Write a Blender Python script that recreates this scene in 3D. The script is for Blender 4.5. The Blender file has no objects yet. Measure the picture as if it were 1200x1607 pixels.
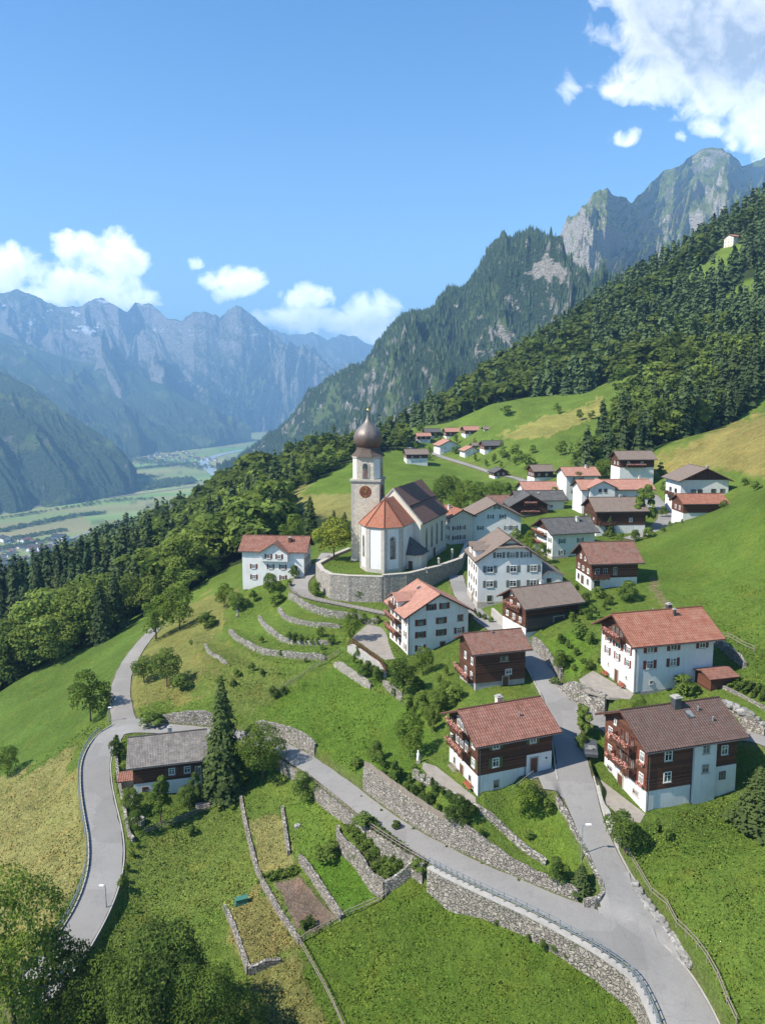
import bpy, math, random, colorsys
import numpy as np
from mathutils import Vector, Matrix
R=math.radians
rng=np.random.default_rng(7); random.seed(7)
scene=bpy.context.scene; COL=scene.collection
# ------------------------------------------------------------------ camera geometry
F=1150.; U0=600.; V0=751.; PT=R(7); SP=math.sin(PT); CP=math.cos(PT)
def ray(u,v):
    a=(u-U0)/F; b=-(v-V0)/F
    return (a, CP+b*SP, -SP+b*CP)
def ptd(u,v,d):
    r=ray(u,v); return (r[0]*d,r[1]*d,r[2]*d)
def atdn(u,v,dn):
    r=ray(u,v); k=-dn/r[2]; return (r[0]*k,r[1]*k,-dn)
def proj(x,y,z):
    d=y*CP-z*SP; up=y*SP+z*CP
    d=np.maximum(d,1e-3)
    return U0+F*x/d, V0-F*up/d, d
# ------------------------------------------------------------------ object helpers
def link(o,parent=None):
    COL.objects.link(o)
    if parent is not None: o.parent=parent
    return o
def tag(o,label=None,cat=None,group=None,kind=None):
    if label: o['label']=label
    if cat: o['category']=cat
    if group: o['group']=group
    if kind: o['kind']=kind
    return o
def empty(name,loc=(0,0,0),rz=0.):
    o=bpy.data.objects.new(name,None); o.location=loc; o.rotation_euler=(0,0,rz); o.empty_display_size=.5
    return link(o)
class MB:
    def __init__(s): s.v=[]; s.f=[]; s.uv={}; s.mi=[]
    def face(s,pts,uv=None,m=0):
        n=len(s.v); s.v+= [tuple(p) for p in pts]; s.f.append(tuple(range(n,n+len(pts)))); s.mi.append(m)
        if uv: s.uv[len(s.f)-1]=uv
    def hexa(s,p,m=0):  # p: 8 pts bottom 0-3 ccw, top 4-7
        n=len(s.v); s.v+=[tuple(q) for q in p]
        for f in ((3,2,1,0),(4,5,6,7),(0,1,5,4),(1,2,6,5),(2,3,7,6),(3,0,4,7)):
            s.f.append(tuple(n+i for i in f)); s.mi.append(m)
    def box(s,x0,x1,y0,y1,z0,z1,m=0):
        s.hexa([(x0,y0,z0),(x1,y0,z0),(x1,y1,z0),(x0,y1,z0),(x0,y0,z1),(x1,y0,z1),(x1,y1,z1),(x0,y1,z1)],m)
    def prism(s,poly,vec,m=0,caps=True):  # poly list of 3d pts, extruded by vec
        n=len(s.v); k=len(poly); v=Vector(vec)
        s.v+=[tuple(p) for p in poly]+[tuple(Vector(p)+v) for p in poly]
        if caps:
            s.f.append(tuple(range(n+k-1,n-1,-1))); s.mi.append(m)
            s.f.append(tuple(range(n+k,n+2*k))); s.mi.append(m)
        for i in range(k):
            j=(i+1)%k; s.f.append((n+i,n+j,n+k+j,n+k+i)); s.mi.append(m)
    def bar(s,a,b,w=.06,h=None,m=0):
        a=Vector(a); b=Vector(b); d=(b-a)
        if d.length<1e-6: return
        h=h or w; d.normalize()
        up=Vector((0,0,1)) if abs(d.z)<.9 else Vector((1,0,0))
        x=d.cross(up).normalized()*w/2; y=x.cross(d).normalized()*h/2
        s.hexa([a-x-y,a+x-y,b+x-y,b-x-y,a-x+y,a+x+y,b+x+y,b-x+y],m)
    def cyl(s,a,b,r0,r1=None,n=8,m=0):
        a=Vector(a); b=Vector(b); r1=r0 if r1 is None else r1
        d=(b-a).normalized(); up=Vector((0,0,1)) if abs(d.z)<.9 else Vector((1,0,0))
        x=d.cross(up).normalized(); y=x.cross(d)
        k=len(s.v)
        for p,r in ((a,r0),(b,r1)):
            for i in range(n):
                t=2*math.pi*i/n; s.v.append(tuple(p+x*math.cos(t)*r+y*math.sin(t)*r))
        for i in range(n):
            j=(i+1)%n; s.f.append((k+i,k+n+i,k+n+j,k+j)); s.mi.append(m)
        s.f.append(tuple(k+i for i in range(n))); s.mi.append(m); s.f.append(tuple(k+n+i for i in range(n-1,-1,-1))); s.mi.append(m)
    def lathe(s,prof,cx=0,cy=0,n=24,rid=0,m=0):
        k=len(s.v)
        for (r,z) in prof:
            for i in range(n):
                t=2*math.pi*i/n; q=r*(1+rid*(abs(math.cos(4*t))-.5)*.5)
                s.v.append((cx+q*math.cos(t),cy+q*math.sin(t),z))
        for a in range(len(prof)-1):
            for i in range(n):
                j=(i+1)%n; s.f.append((k+a*n+i,k+a*n+j,k+(a+1)*n+j,k+(a+1)*n+i)); s.mi.append(m)
    def build(s,name,mats,parent=None,smooth=False):
        me=bpy.data.meshes.new(name); me.from_pydata(s.v,[],s.f)
        ms=mats if isinstance(mats,(list,tuple)) else [mats]
        for q in ms: me.materials.append(q)
        if len(ms)>1: me.polygons.foreach_set('material_index',s.mi)
        if s.uv:
            ul=me.uv_layers.new(name='UVMap')
            for fi,uv in s.uv.items():
                p=me.polygons[fi]
                for li,q in zip(p.loop_indices,uv): ul.data[li].uv=q
        if smooth: me.polygons.foreach_set('use_smooth',[True]*len(me.polygons))
        me.update()
        o=bpy.data.objects.new(name,me); return link(o,parent)
def npmesh(name,verts,faces,mats,smooth=False,attrs=None,midx=None):
    """verts (n,3), faces (m,k) all same k"""
    verts=np.ascontiguousarray(verts,dtype=np.float32); faces=np.ascontiguousarray(faces,dtype=np.int32)
    me=bpy.data.meshes.new(name); k=faces.shape[1]
    me.vertices.add(len(verts)); me.vertices.foreach_set('co',verts.ravel())
    me.loops.add(faces.size); me.loops.foreach_set('vertex_index',faces.ravel())
    me.polygons.add(len(faces)); me.polygons.foreach_set('loop_start',np.arange(0,faces.size,k,dtype=np.int32))
    me.polygons.foreach_set('loop_total',np.full(len(faces),k,dtype=np.int32))
    for q in (mats if isinstance(mats,(list,tuple)) else [mats]): me.materials.append(q)
    if midx is not None: me.polygons.foreach_set('material_index',np.asarray(midx,dtype=np.int32))
    me.polygons.foreach_set('use_smooth',np.full(len(faces),smooth,dtype=bool))
    if attrs is not None:
        a=me.color_attributes.new('Col','FLOAT_COLOR','POINT')
        c=np.ones((len(verts),4),dtype=np.float32); c[:,:attrs.shape[1]]=attrs; a.data.foreach_set('color',c.ravel())
    me.update(calc_edges=True); return me
# ------------------------------------------------------------------ numpy noise
_T=np.random.default_rng(3).random(65536).astype(np.float64)
def vnoise(x,y,seed=0):
    xi=np.floor(x).astype(np.int64); yi=np.floor(y).astype(np.int64); fx=x-xi; fy=y-yi
    fx=fx*fx*(3-2*fx); fy=fy*fy*(3-2*fy)
    def h(a,b): return _T[((a*73856093)^(b*19349663)^(seed*83492791))&65535]
    return (h(xi,yi)*(1-fx)+h(xi+1,yi)*fx)*(1-fy)+(h(xi,yi+1)*(1-fx)+h(xi+1,yi+1)*fx)*fy
def fbm(x,y,o=4,seed=0):
    s=0;a=.5;t=0
    for i in range(o):
        s=s+a*vnoise(x,y,seed+i*7); t+=a; a*=.5; x=x*2.03+17.3; y=y*2.03+5.1
    return s/t
def ridged(x,y,o=5,seed=0):
    s=0;a=.5;t=0
    for i in range(o):
        n=1-abs(2*vnoise(x,y,seed+i*7)-1); s=s+a*n*n; t+=a; a*=.52; x=x*2.05+11.3; y=y*2.05+7.7
    return s/t
def inpoly(x,y,poly):
    x=np.asarray(x);y=np.asarray(y); c=np.zeros(x.shape,bool); n=len(poly)
    for i in range(n):
        x0,y0=poly[i][:2]; x1,y1=poly[(i+1)%n][:2]
        if y0==y1: continue
        c^=((y0>y)!=(y1>y))&(x<(x1-x0)*(y-y0)/(y1-y0)+x0)
    return c
def dseg(x,y,poly,closed=False):
    """min distance to polyline, signed side (left>0), along t (index+frac)"""
    bd=np.full(x.shape,1e9); sd=np.zeros(x.shape); tt=np.zeros(x.shape)
    n=len(poly)
    for i in range(n if closed else n-1):
        ax,ay=poly[i][:2]; bx,by=poly[(i+1)%n][:2]
        dx=bx-ax; dy=by-ay; L=dx*dx+dy*dy+1e-9
        t=np.clip(((x-ax)*dx+(y-ay)*dy)/L,0,1)
        px=x-ax-t*dx; py=y-ay-t*dy; d=np.hypot(px,py)
        m=d<bd; bd=np.where(m,d,bd); sd=np.where(m,np.sign(dx*(y-ay)-dy*(x-ax)),sd); tt=np.where(m,i+t,tt)
    return bd,sd,tt
def resample(pl,step):
    pl=[np.array(p,float) for p in pl]; out=[pl[0]]
    for a,b in zip(pl[:-1],pl[1:]):
        n=max(1,int(round(np.linalg.norm((b-a)[:2])/step)))
        for i in range(1,n+1): out.append(a+(b-a)*i/n)
    return np.array(out)
def smoothpl(pl,it=2):
    pl=[np.array(p,float) for p in pl]
    for _ in range(it):
        q=[pl[0]]
        for a,b in zip(pl[:-1],pl[1:]): q+= [a*.75+b*.25,a*.25+b*.75]
        q.append(pl[-1]); pl=q
    return np.array(pl)
# ------------------------------------------------------------------ terrain controls
# roads: (u,v,down,halfwidth)
ROADS={
 'main':[(1100,1650,60,2.55),(1072,1580,59.3,2.55),(1036,1520,58.6,2.6),(985,1478,58,2.9),(920,1447,57.7,2.4),(850,1415,57.5,2.0),(780,1385,57.4,1.95),(710,1353,57.5,1.95),(650,1320,57.7,1.95),(600,1288,58,1.95),(550,1248,58.7,1.95),(500,1210,59.5,1.95),(460,1184,60.4,1.95),(420,1165,61.1,1.9),(370,1154,61.7,1.9),(310,1148,62.1,1.9),(250,1143,62.6,1.9),(205,1140,63,2.6),(176,1150,63.4,2.4)],
 'street':[(1045,1530,58.6,2.3),(1012,1460,57.95,2.4),(985,1412,57.0,2.1),(957,1365,55.4,1.9),(925,1295,53,1.9),(905,1235,51.2,2.3),(893,1170,49.8,2.1),(880,1110,48.4,2.0),(858,1068,47.6,2),(840,1040,47,1.9),(806,1004,46.6,1.8),(775,985,46.5,1.8),(745,962,46.3,1.8),(722,930,46,1.8),(715,903,45.6,1.7)],
 'side':[(885,1105,48.4,1.8),(930,1124,48.4,1.8),(985,1160,49.3,1.6),(1060,1166,48.8,1.6),(1120,1158,47.9,1.6),(1175,1152,47,1.7),(1240,1178,47,1.7)],
 'spur':[(898,1226,50.95,3.2),(870,1222,51.0,3.1),(846,1224,51.15,2.2)],
 'left':[(225,1134,62.8,2),(195,1140,63.1,2.6),(169,1158,63.6,2.5),(150,1190,64,2.25),(150,1230,64.5,2.2),(157,1270,65,2.2),(166,1310,65.5,2.2),(168,1350,66,2.2),(160,1390,66.5,2.2),(144,1430,67,2.2),(118,1475,67.5,2.3),(88,1515,68,2.6),(40,1570,69,2.6)],
 'lane':[(196,1140,63,2.2),(188,1100,63.2,2.0),(190,1068,63.5,1.9),(203,1038,63.7,1.7),(222,1010,64,1.5),(245,985,64.5,1.4)],
 'churchroad':[(512,868,45,1.5),(500,890,45.4,1.6),(476,905,46.2,2.2),(467,918,46.9,2.2),(474,932,47.7,1.7),(494,940,48.1,1.2),(540,949,48.7,1.1),(600,962,49.2,1.1),(645,970,49.4,1.1)],
 'hamletroad':[(621,690,33,2),(640,703,36,2.2),(675,709,38,2.2),(693,717,39,2.4),(720,725,40,2.4),(752,735,41,2.2),(780,745,41.4,2.2),(803,748,41,2),(824,755,40.5,2),(833,762,40.3,1.8)],
 'upperlane':[(1024,777,37,1.6),(1038,795,37.6,1.9),(1048,812,37.9,2.3),(1035,826,38.2,2.2),(1008,838,39,1.7),(985,846,39.6,1.6)],
}
CT=[ # (u,v,down)
(330,1100,58.7),(240,1085,61),(300,1030,58.5),(240,1000,63),(360,1000,55.5),(340,950,56.5),(420,960,52),(450,1010,53),(500,1060,54),(400,1070,56.5),(450,1120,58.6),(560,1100,54.5),(620,1130,54),(520,1160,57.3),(590,1200,55.6),(650,1180,54.2),(560,990,50.5),(590,1040,51.8),(650,1035,50.8),(680,1070,50.5),(690,1130,52),(660,1230,54.3),(740,1262,53),(800,1285,54.4),(700,1300,56.0),(860,1340,55.8),(900,1392,56.9),
(520,943,48.6),(560,944,48.5),(620,945,48.4),(480,925,47.4),(1010,1100,46.2),(1060,1085,45.3),(668,1360,58.9),(701,1378,58.9),(785,1430,59.2),(901,1484,59.5),(967,1524,60.0),(1020,1590,61.2),
(700,1430,61.5),(820,1510,61.5),(900,1570,61.8),(980,1640,62),(600,1450,63),(700,1560,64),(550,1560,66),(480,1510,66.8),(400,1560,68.5),(300,1500,69.5),(200,1420,68.3),(250,1330,67),(330,1280,66),(400,1250,64.3),(480,1250,61.6),(505,1246,60.6),(560,1292,59.5),(600,1325,59.4),(640,1348,59.0),(450,1340,65.2),(530,1380,64),(600,1370,62),(400,1430,67.2),(460,1460,66.4),(240,1275,65.7),(290,1245,65.3),(120,1560,70.5),(0,1500,72),(50,1400,71),(0,1300,74),(80,1250,70),(0,1150,80),(100,1150,71),(60,1060,80),(140,1050,74),(190,1015,68.5),(0,1090,84),(105,1310,68.8),(100,1220,68),(260,1600,71),(400,1700,71),(700,1750,66),(0,1750,74),(1300,1750,58),
(225,950,76),(100,1000,90),(0,1040,98),(300,900,68),(150,925,110),(0,968,140),(340,860,68),(380,832,66),(250,855,110),(100,912,190),(-150,1040,120),(-150,1300,84),(-150,945,240),
(432,790,56),(450,778,51),(500,785,49),(545,800,47),(480,835,52),(540,845,46.5),(440,870,52),(560,740,42),
(620,760,41.5),(700,760,41),(650,800,42.5),(740,790,41),(600,720,38),(300,817,95),(220,842,130),
(1000,868,40),(1100,812,33.7),(1200,767,25),(1300,730,15),(1190,850,31),(1100,900,37.4),(1190,950,38),(1050,930,39.8),(1150,1010,42),(960,960,41.9),(1190,1080,43.6),(1130,1095,44.8),(985,1095,45.5),(900,1040,44.8),(1090,1060,44.4),
(1200,1230,49.5),(1100,1300,52.2),(1015,1288,52.3),(1180,1400,52.8),(1060,1380,54.3),(1120,1500,55.6),(1180,1560,56.5),(1200,1640,57.5),(1143,1205,50.4),(950,1240,51.6),(930,1150,49.6),
(860,880,42.5),(800,860,43),(900,850,40.7),(880,800,38.2),(950,800,36.6),(830,780,39),(760,830,42.5),(748,955,46.4),(826,1000,45.8),(870,1000,43.9),(880,1040,45.7),(927,925,41.2),(960,885,40),(1060,790,36.5),(1110,805,34.6),(1150,780,31.5),(477,905,46.4),(390,931,50),
(749,1250,52.8),(860,1190,51.2),(745,1082,48.3),(820,1062,47.8),(680,1200,53)]
CTD=[ # (u,v,distance)
(640,690,465),(700,690,465),(560,700,490),(520,703,540),(450,728,530),(380,768,533),
(700,664,510),(760,642,470),(800,690,400),(850,720,350),(900,740,315),(850,642,450),(950,610,455),(1000,592,440),(950,680,380),(1000,700,330),(1190,657,300),(1110,680,290),(1050,705,285),(1190,720,230),(1100,742,250),(1040,742,270),
(1050,575,430),(1200,650,325),(1190,575,380),(1100,470,540),(1200,420,540),(1200,330,720),(1060,428,750),(950,500,800),(850,562,800),(760,620,750),(690,655,700),(1000,540,520),(900,597,520),(1320,330,720),(1320,480,480)]
HID=[ # (u, r, z) hidden ground
(450,800,-230),(300,1000,-330),(600,780,-110),(150,1100,-360),(0,900,-330),(-150,700,-280),(520,700,-110),(640,700,-60),(600,1200,-380),(450,1300,-500),(300,1500,-560),(100,1700,-600),(-200,1300,-560),
(1200,950,150),(1060,1000,80),(950,1050,30),(850,1100,-20),(760,1100,-150),(690,1000,-120),(1320,1000,180),(760,1600,-350),(950,1700,-250),(1200,1800,-100),(1320,1800,-50),(600,2000,-620),(300,2500,-700),(-200,2500,-700),(900,2600,-500),(1300,2600,-400),
(-300,60,-66),(200,50,-66),(600,45,-63),(1000,45,-59),(1500,55,-57),(1500,100,-38),(1500,160,-22),(1500,300,10),(1600,600,120),(1600,1000,220),(-400,110,-90),(-400,250,-150),(-400,500,-280),(-400,1000,-500),(1500,2000,0)]
def cw(u,v,dn): return atdn(u,v,dn)
cps=[cw(*c) for c in CT]+[ptd(*c) for c in CTD]
ROADW={}
for k,pl in ROADS.items():
    w=np.array([list(cw(a,b,c))+[h] for a,b,c,h in pl]); sm=smoothpl(w,2); ROADW[k]=resample(sm,1.0)
    for p in w: cps.append(tuple(p[:3]))
for u,r,z in HID:
    a=math.atan2((u-U0)/F,1.0); cps.append((r*math.sin(a),r*math.cos(a),z))
cps=np.array(cps); A_=np.arctan2(cps[:,0],cps[:,1]); LR_=np.log(np.hypot(cps[:,0],cps[:,1])); S_=cps[:,2]/np.hypot(cps[:,0],cps[:,1])
def _k(d2): return .5*d2*np.log(d2+1e-12)
def _fit():
    n=len(A_); D=(A_[:,None]-A_)**2+(LR_[:,None]-LR_)**2
    K=_k(D)+np.eye(n)*2e-5; Pm=np.c_[np.ones(n),A_,LR_]
    M=np.zeros((n+3,n+3)); M[:n,:n]=K; M[:n,n:]=Pm; M[n:,:n]=Pm.T
    return np.linalg.solve(M,np.r_[S_,0,0,0])
W_=_fit()
def H0(x,y):
    x=np.asarray(x,float); y=np.asarray(y,float); sh=x.shape; x=x.ravel(); y=y.ravel()
    r=np.hypot(x,y); a=np.arctan2(x,y); a=np.clip(a,-.9,.9); lr=np.log(np.clip(r,35,3000)); out=np.empty(len(x)); n=len(A_)
    for i in range(0,len(x),20000):
        s=slice(i,i+20000); D=(a[s,None]-A_)**2+(lr[s,None]-LR_)**2
        out[s]=_k(D)@W_[:n]+W_[n]+a[s]*W_[n+1]+lr[s]*W_[n+2]
    z=out*np.clip(r,35,3000)
    z=np.maximum(z,-600)+ np.log1p(np.exp(-np.abs(z+600)/12))*12-12*math.log(2)*0
    return np.where(r>2600,-600+(z+600)*np.clip((3000-r)/400,0,1),z).reshape(sh)
def hit(u,v,fn=H0,d0=45,d1=3000):
    r=ray(u,v); k=np.exp(np.linspace(math.log(d0),math.log(d1),900)); z=fn(r[0]*k,r[1]*k)
    b=np.nonzero(z>=r[2]*k)[0]
    if len(b)==0: i=len(k)-1
    else: i=max(b[0],1)
    lo,hi=k[i-1],k[i]
    kk=np.linspace(lo,hi,40); z=fn(r[0]*kk,r[1]*kk); b=np.nonzero(z>=r[2]*kk)[0]
    m=kk[b[0]] if len(b) else hi
    return (r[0]*m,r[1]*m,r[2]*m)
# terrace steps: name -> (px polyline, height at each / const, side(+1 raise to left of direction, -1 right), decay L)
STEPS=[
 ([(454,940),(483,959),(525,972),(594,976)],1.7,+1,4),
 ([(437,960),(448,975),(487,986),(534,988)],1.1,+1,4),
 ([(406,970),(414,986),(433,1001),(448,1012),(487,1015),(521,1015)],1.2,+1,4),
 ([(360,997),(376,1014),(410,1028),(448,1035),(510,1037)],1.4,+1,5),
 ([(322,1016),(328,1031),(356,1049)],.8,+1,4),
 ([(375,945),(372,972)],1.0,+1,4),
 ([(546,1024),(575,1045),(605,1068)],2.3,+1,9),
 ([(525,1046),(552,1064),(582,1081)],1.6,+1,5),
 ([(602,1074),(622,1094),(642,1110)],1.3,+1,5),
 (('main','u',548,905,-1,.5),[.1,.15,.3,.5,.7,.7,.7,.9],-1,9),
 (('main','u',222,330,-1,.5),[.8,.7,.7,.4],-1,9),
 (('main','u',385,476,-1,.5),[1.0,1.5,1.6,1.5],-1,8),
 ([(376,1245),(385,1295),(400,1358),(413,1392),(440,1440),(470,1483)],.8,+1,4),
 ([(443,1270),(453,1342)],.5,+1,3),
 ([(470,1350),(500,1394),(537,1444)],1.1,+1,4),
 ([(530,1305),(531,1329),(567,1370),(603,1406)],[.6,1.2,1.8,1.8],+1,7),
 ([(603,1406),(647,1370)],.9,+1,6),
 ([(352,1425),(370,1468),(390,1532)],.7,+1,4),
 ([(390,1532),(440,1510)],.7,+1,3),
 ([(649,1225),(696,1253),(750,1277),(780,1296),(827,1338),(857,1358)],[.8,.8,.8,.8,.6,.4],+1,5),
 (('street','v',1232,1345,-1,.4),[.4,1.,1.2,1.1],-1,5),
 ([(872,1069),(884,1083),(914,1099),(950,1109)],[.8,1,1,.7],+1,6),
 (('street','v',1010,1070,-1,.4),[.15,.15,.15],-1,6),
 ([(1121,1010),(1145,1030),(1169,1052)],1.6,+1,5),
 ([(1132,1112),(1165,1130),(1200,1150)],1.2,+1,4),
 ([(330,1042),(372,1060),(430,1064),(505,1058)],.9,+1,3.5),
 ([(300,1062),(345,1082),(420,1087),(480,1082)],.9,+1,3.5),
 ([(345,975),(352,1000),(385,1030),(425,1046),(500,1048)],.7,+1,3),
 ([(300,1000),(306,1030),(330,1052)],.8,+1,4),
]
STEPW=[]
for pl,h,side,L in STEPS:
    if isinstance(pl,tuple):
        key,ax,lo,hi,sg,of=pl; R_=ROADW[key]; uu,vv,_=proj(R_[:,0],R_[:,1],R_[:,2]); q=uu if ax=='u' else vv; ii=np.nonzero((q>=lo)&(q<=hi))[0]
        T_r=np.gradient(R_[:,:2],axis=0); T_r/=np.linalg.norm(T_r,axis=1)[:,None]; pts=[(R_[i,0]-T_r[i,1]*sg*(R_[i,3]+of),R_[i,1]+T_r[i,0]*sg*(R_[i,3]+of)) for i in ii]
        hs=np.interp(np.linspace(0,1,len(pts)),np.linspace(0,1,len(h)),h); w=np.array([[a,b,c] for (a,b),c in zip(pts,hs)])[::2]; STEPW.append((w,side,L)); continue
    w=[hit(*q) for q in pl]; hs=h if isinstance(h,list) else [h]*len(pl)
    w=np.array([list(p[:2])+[q] for p,q in zip(w,hs)]); w=smoothpl(w,1); STEPW.append((w,side,L))
# level platforms (px polygon at a down)
PLAT={
 'churchyard':([(499,887),(506,897),(520,904),(548,906.5),(600,908),(640,905),(688,893),(722,881),(735,850),(715,835),(600,835),(548,863),(524,873)],43,.5),
 'redterrace':([(548,1000),(604,1038),(640,1032),(660,1040),(625,1048),(600,985),(575,978)],50.6,.6),
 'patio_mid':([(664,1196),(684,1202),(752,1252),(752,1266),(735,1270),(690,1240),(660,1206)],52.9,.6),
 'patio_white':([(903,1066),(930,1050),(1000,1086),(1008,1096),(990,1104),(955,1100),(916,1088)],45.5,.6),
 'patio_brown':([(918,1224),(931,1214),(1014,1276),(1008,1296),(975,1288),(940,1255)],52.2,.6),
 'yard_left':([(182,1228),(200,1222),(214,1256),(214,1264),(198,1268)],65.3,.8),
}
PLATW={k:(np.array([atdn(u,v,dn)[:2] for u,v in p]),-dn,bl) for k,(p,dn,bl) in PLAT.items()}
def H1f(x,y):
    """height with steps and platforms but without roads"""
    x=np.asarray(x,float); y=np.asarray(y,float); z=H0(x,y)
    m=np.hypot(x,y)<420
    if not m.any(): return z
    X=x[m]; Y=y[m]; Z=z[m]
    for w,side,L in STEPW:
        q=(X>w[:,0].min()-L)&(X<w[:,0].max()+L)&(Y>w[:,1].min()-L)&(Y<w[:,1].max()+L)
        if not q.any(): continue
        d,s,t=dseg(X[q],Y[q],w); n=len(w)-1
        h=np.interp(t,np.arange(n+1),w[:,2])*.88; tp=np.clip(np.minimum(t,n-t)*1.5+.25,0,1)
        tp=np.where((t<=0)|(t>=n),np.clip(.25-d*.1,0,1),tp)
        Z[q]+=np.where(s*side>0,h*tp*np.clip(1-d/L,0,1),0)
    for k,(p,zz,bl) in PLATW.items():
        q=(X>p[:,0].min()-bl)&(X<p[:,0].max()+bl)&(Y>p[:,1].min()-bl)&(Y<p[:,1].max()+bl)
        if not q.any(): continue
        d,_,_=dseg(X[q],Y[q],p,True); i=inpoly(X[q],Y[q],p); w=np.where(i,1,np.clip(1-d/bl,0,1))
        if k=='churchyard': w=np.where(i,np.clip(d/.8,0,1),0)
        Z[q]=Z[q]*(1-w)+zz*w
    z=z.copy(); z[m]=Z; return z
BL=dict(hamletroad=.9,upperlane=.9,churchroad=.6,lane=.9,left=.9,spur=.9,side=.7,street=.6,main=.5)
ORDER=['hamletroad','upperlane','churchroad','lane','left','spur','side','street','main']
def H(x,y):
    x=np.atleast_1d(np.asarray(x,float)); y=np.atleast_1d(np.asarray(y,float)); z=H1f(x,y)
    # small natural roughness
    r=np.hypot(x,y)
    dz=(fbm(x/9,y/9,3,5)-.5)*.9*np.clip((r-30)/60,0,1)*np.clip((900-r)/300,0,1)
    for k,(p,zz,bl) in PLATW.items(): dz=np.where(inpoly(x,y,p),0,dz)
    z=z+dz
    m=r<620; X=x[m]; Y=y[m]; Z=z[m]
    for k in ORDER:
        w=ROADW[k]; B=6
        q=(X>w[:,0].min()-B)&(X<w[:,0].max()+B)&(Y>w[:,1].min()-B)&(Y<w[:,1].max()+B)
        if not q.any(): continue
        d,s,t=dseg(X[q],Y[q],w); n=np.arange(len(w)); rz=np.interp(t,n,w[:,2])-.12; hw=np.interp(t,n,w[:,3])+.25
        c=np.clip((d-hw)/BL[k],0,1); c=c*c*(3-2*c)
        Z[q]=rz*(1-c)+Z[q]*c
    z=z.copy(); z[m]=Z; return z
def Hs(x,y): return float(H(x,y)[0])
# ------------------------------------------------------------------ materials
def newmat(name,rough=.85,spec=.3):
    m=bpy.data.materials.new(name); m.use_nodes=True; nt=m.node_tree; b=nt.nodes['Principled BSDF']
    b.inputs['Roughness'].default_value=rough; b.inputs['Specular IOR Level'].default_value=spec
    return m,nt,b
def nd(nt,t,**kw):
    n=nt.nodes.new(t)
    for k,v in kw.items():
        if k.startswith('_'): setattr(n,k[1:],v)
        else:
            key=k.replace('__',' ')
            i=n.inputs[int(key[1:])] if key[0]=='i' and key[1:].isdigit() else n.inputs[key]
            if isinstance(v,bpy.types.NodeSocket): nt.links.new(v,i)
            else: i.default_value=v
    return n
def noise(nt,vec,scale,detail=3,rough=.6,dist=0):
    return nd(nt,'ShaderNodeTexNoise',Vector=vec,Scale=scale,Detail=detail,Roughness=rough,Distortion=dist).outputs['Fac']
def mth(nt,op,a,b=None,c=None,clamp=False):
    n=nt.nodes.new('ShaderNodeMath'); n.operation=op; n.use_clamp=clamp
    for i,v in enumerate((a,b,c)):
        if v is None: continue
        if isinstance(v,bpy.types.NodeSocket): nt.links.new(v,n.inputs[i])
        else: n.inputs[i].default_value=v
    return n.outputs[0]
def mixc(nt,f,a,b,blend='MIX'):
    n=nt.nodes.new('ShaderNodeMix'); n.data_type='RGBA'; n.blend_type=blend
    for i,v in ((0,f),(6,a),(7,b)):
        if isinstance(v,bpy.types.NodeSocket): nt.links.new(v,n.inputs[i])
        else: n.inputs[i].default_value=v if i==0 else (*v[:3],1)
    return n.outputs[2]
def rng_(nt,v,a,b,c=0.,d=1.):
    n=nt.nodes.new('ShaderNodeMapRange'); nt.links.new(v,n.inputs[0])
    for i,q in enumerate((a,b,c,d)): n.inputs[i+1].default_value=q
    return n.outputs[0]
def bump(nt,bsdf,h,strength=.5,dist=.1):
    n=nt.nodes.new('ShaderNodeBump'); n.inputs['Strength'].default_value=strength; n.inputs['Distance'].default_value=dist
    nt.links.new(h,n.inputs['Height']); nt.links.new(n.outputs[0],bsdf.inputs['Normal'])
def pos(nt): return nt.nodes.new('ShaderNodeNewGeometry').outputs['Position']
def objc(nt): return nt.nodes.new('ShaderNodeTexCoord').outputs['Object']
def scl(nt,vec,s):
    return nd(nt,'ShaderNodeMapping',Vector=vec,Scale=s).outputs[0]
def simple(name,c,rough=.8,var=.25,sc=3.,spec=.3,bmp=0,metal=0,c2=None,coord='obj'):
    m,nt,b=newmat(name,rough,spec); v=objc(nt) if coord=='obj' else pos(nt)
    n=noise(nt,v,sc,4); n2=noise(nt,v,sc*7,3)
    f=mth(nt,'ADD',mth(nt,'MULTIPLY',n,.65),mth(nt,'MULTIPLY',n2,.35))
    c2=c2 or tuple(q*(1-var) for q in c); c1=tuple(min(1,q*(1+var)) for q in c) if c2 is None else c
    col=mixc(nt,rng_(nt,f,.35,.65),c2,tuple(min(1,q*(1+var*.6)) for q in c))
    nt.links.new(col,b.inputs['Base Color']); b.inputs['Metallic'].default_value=metal
    if bmp: bump(nt,b,f,bmp,.05)
    return m
M={}
M['plaster']=simple('white_plaster',(.66,.65,.62),.9,.10,.45,c2=(.50,.485,.45))
M['plaster_warm']=simple('cream_plaster',(.66,.60,.50),.9,.1,.6,c2=(.52,.47,.39))
M['trim']=simple('grey_stone_trim',(.42,.38,.33),.9,.2,1.5)
M['white_paint']=simple('white_paint',(.75,.75,.72),.6,.05)
m,nt,b=newmat('window_glass',.1,.9); v=pos(nt); nt.links.new(mixc(nt,rng_(nt,noise(nt,v,.55,2),.47,.56),(.025,.032,.038),(.20,.20,.19)),b.inputs['Base Color']); M['glass']=m
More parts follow.
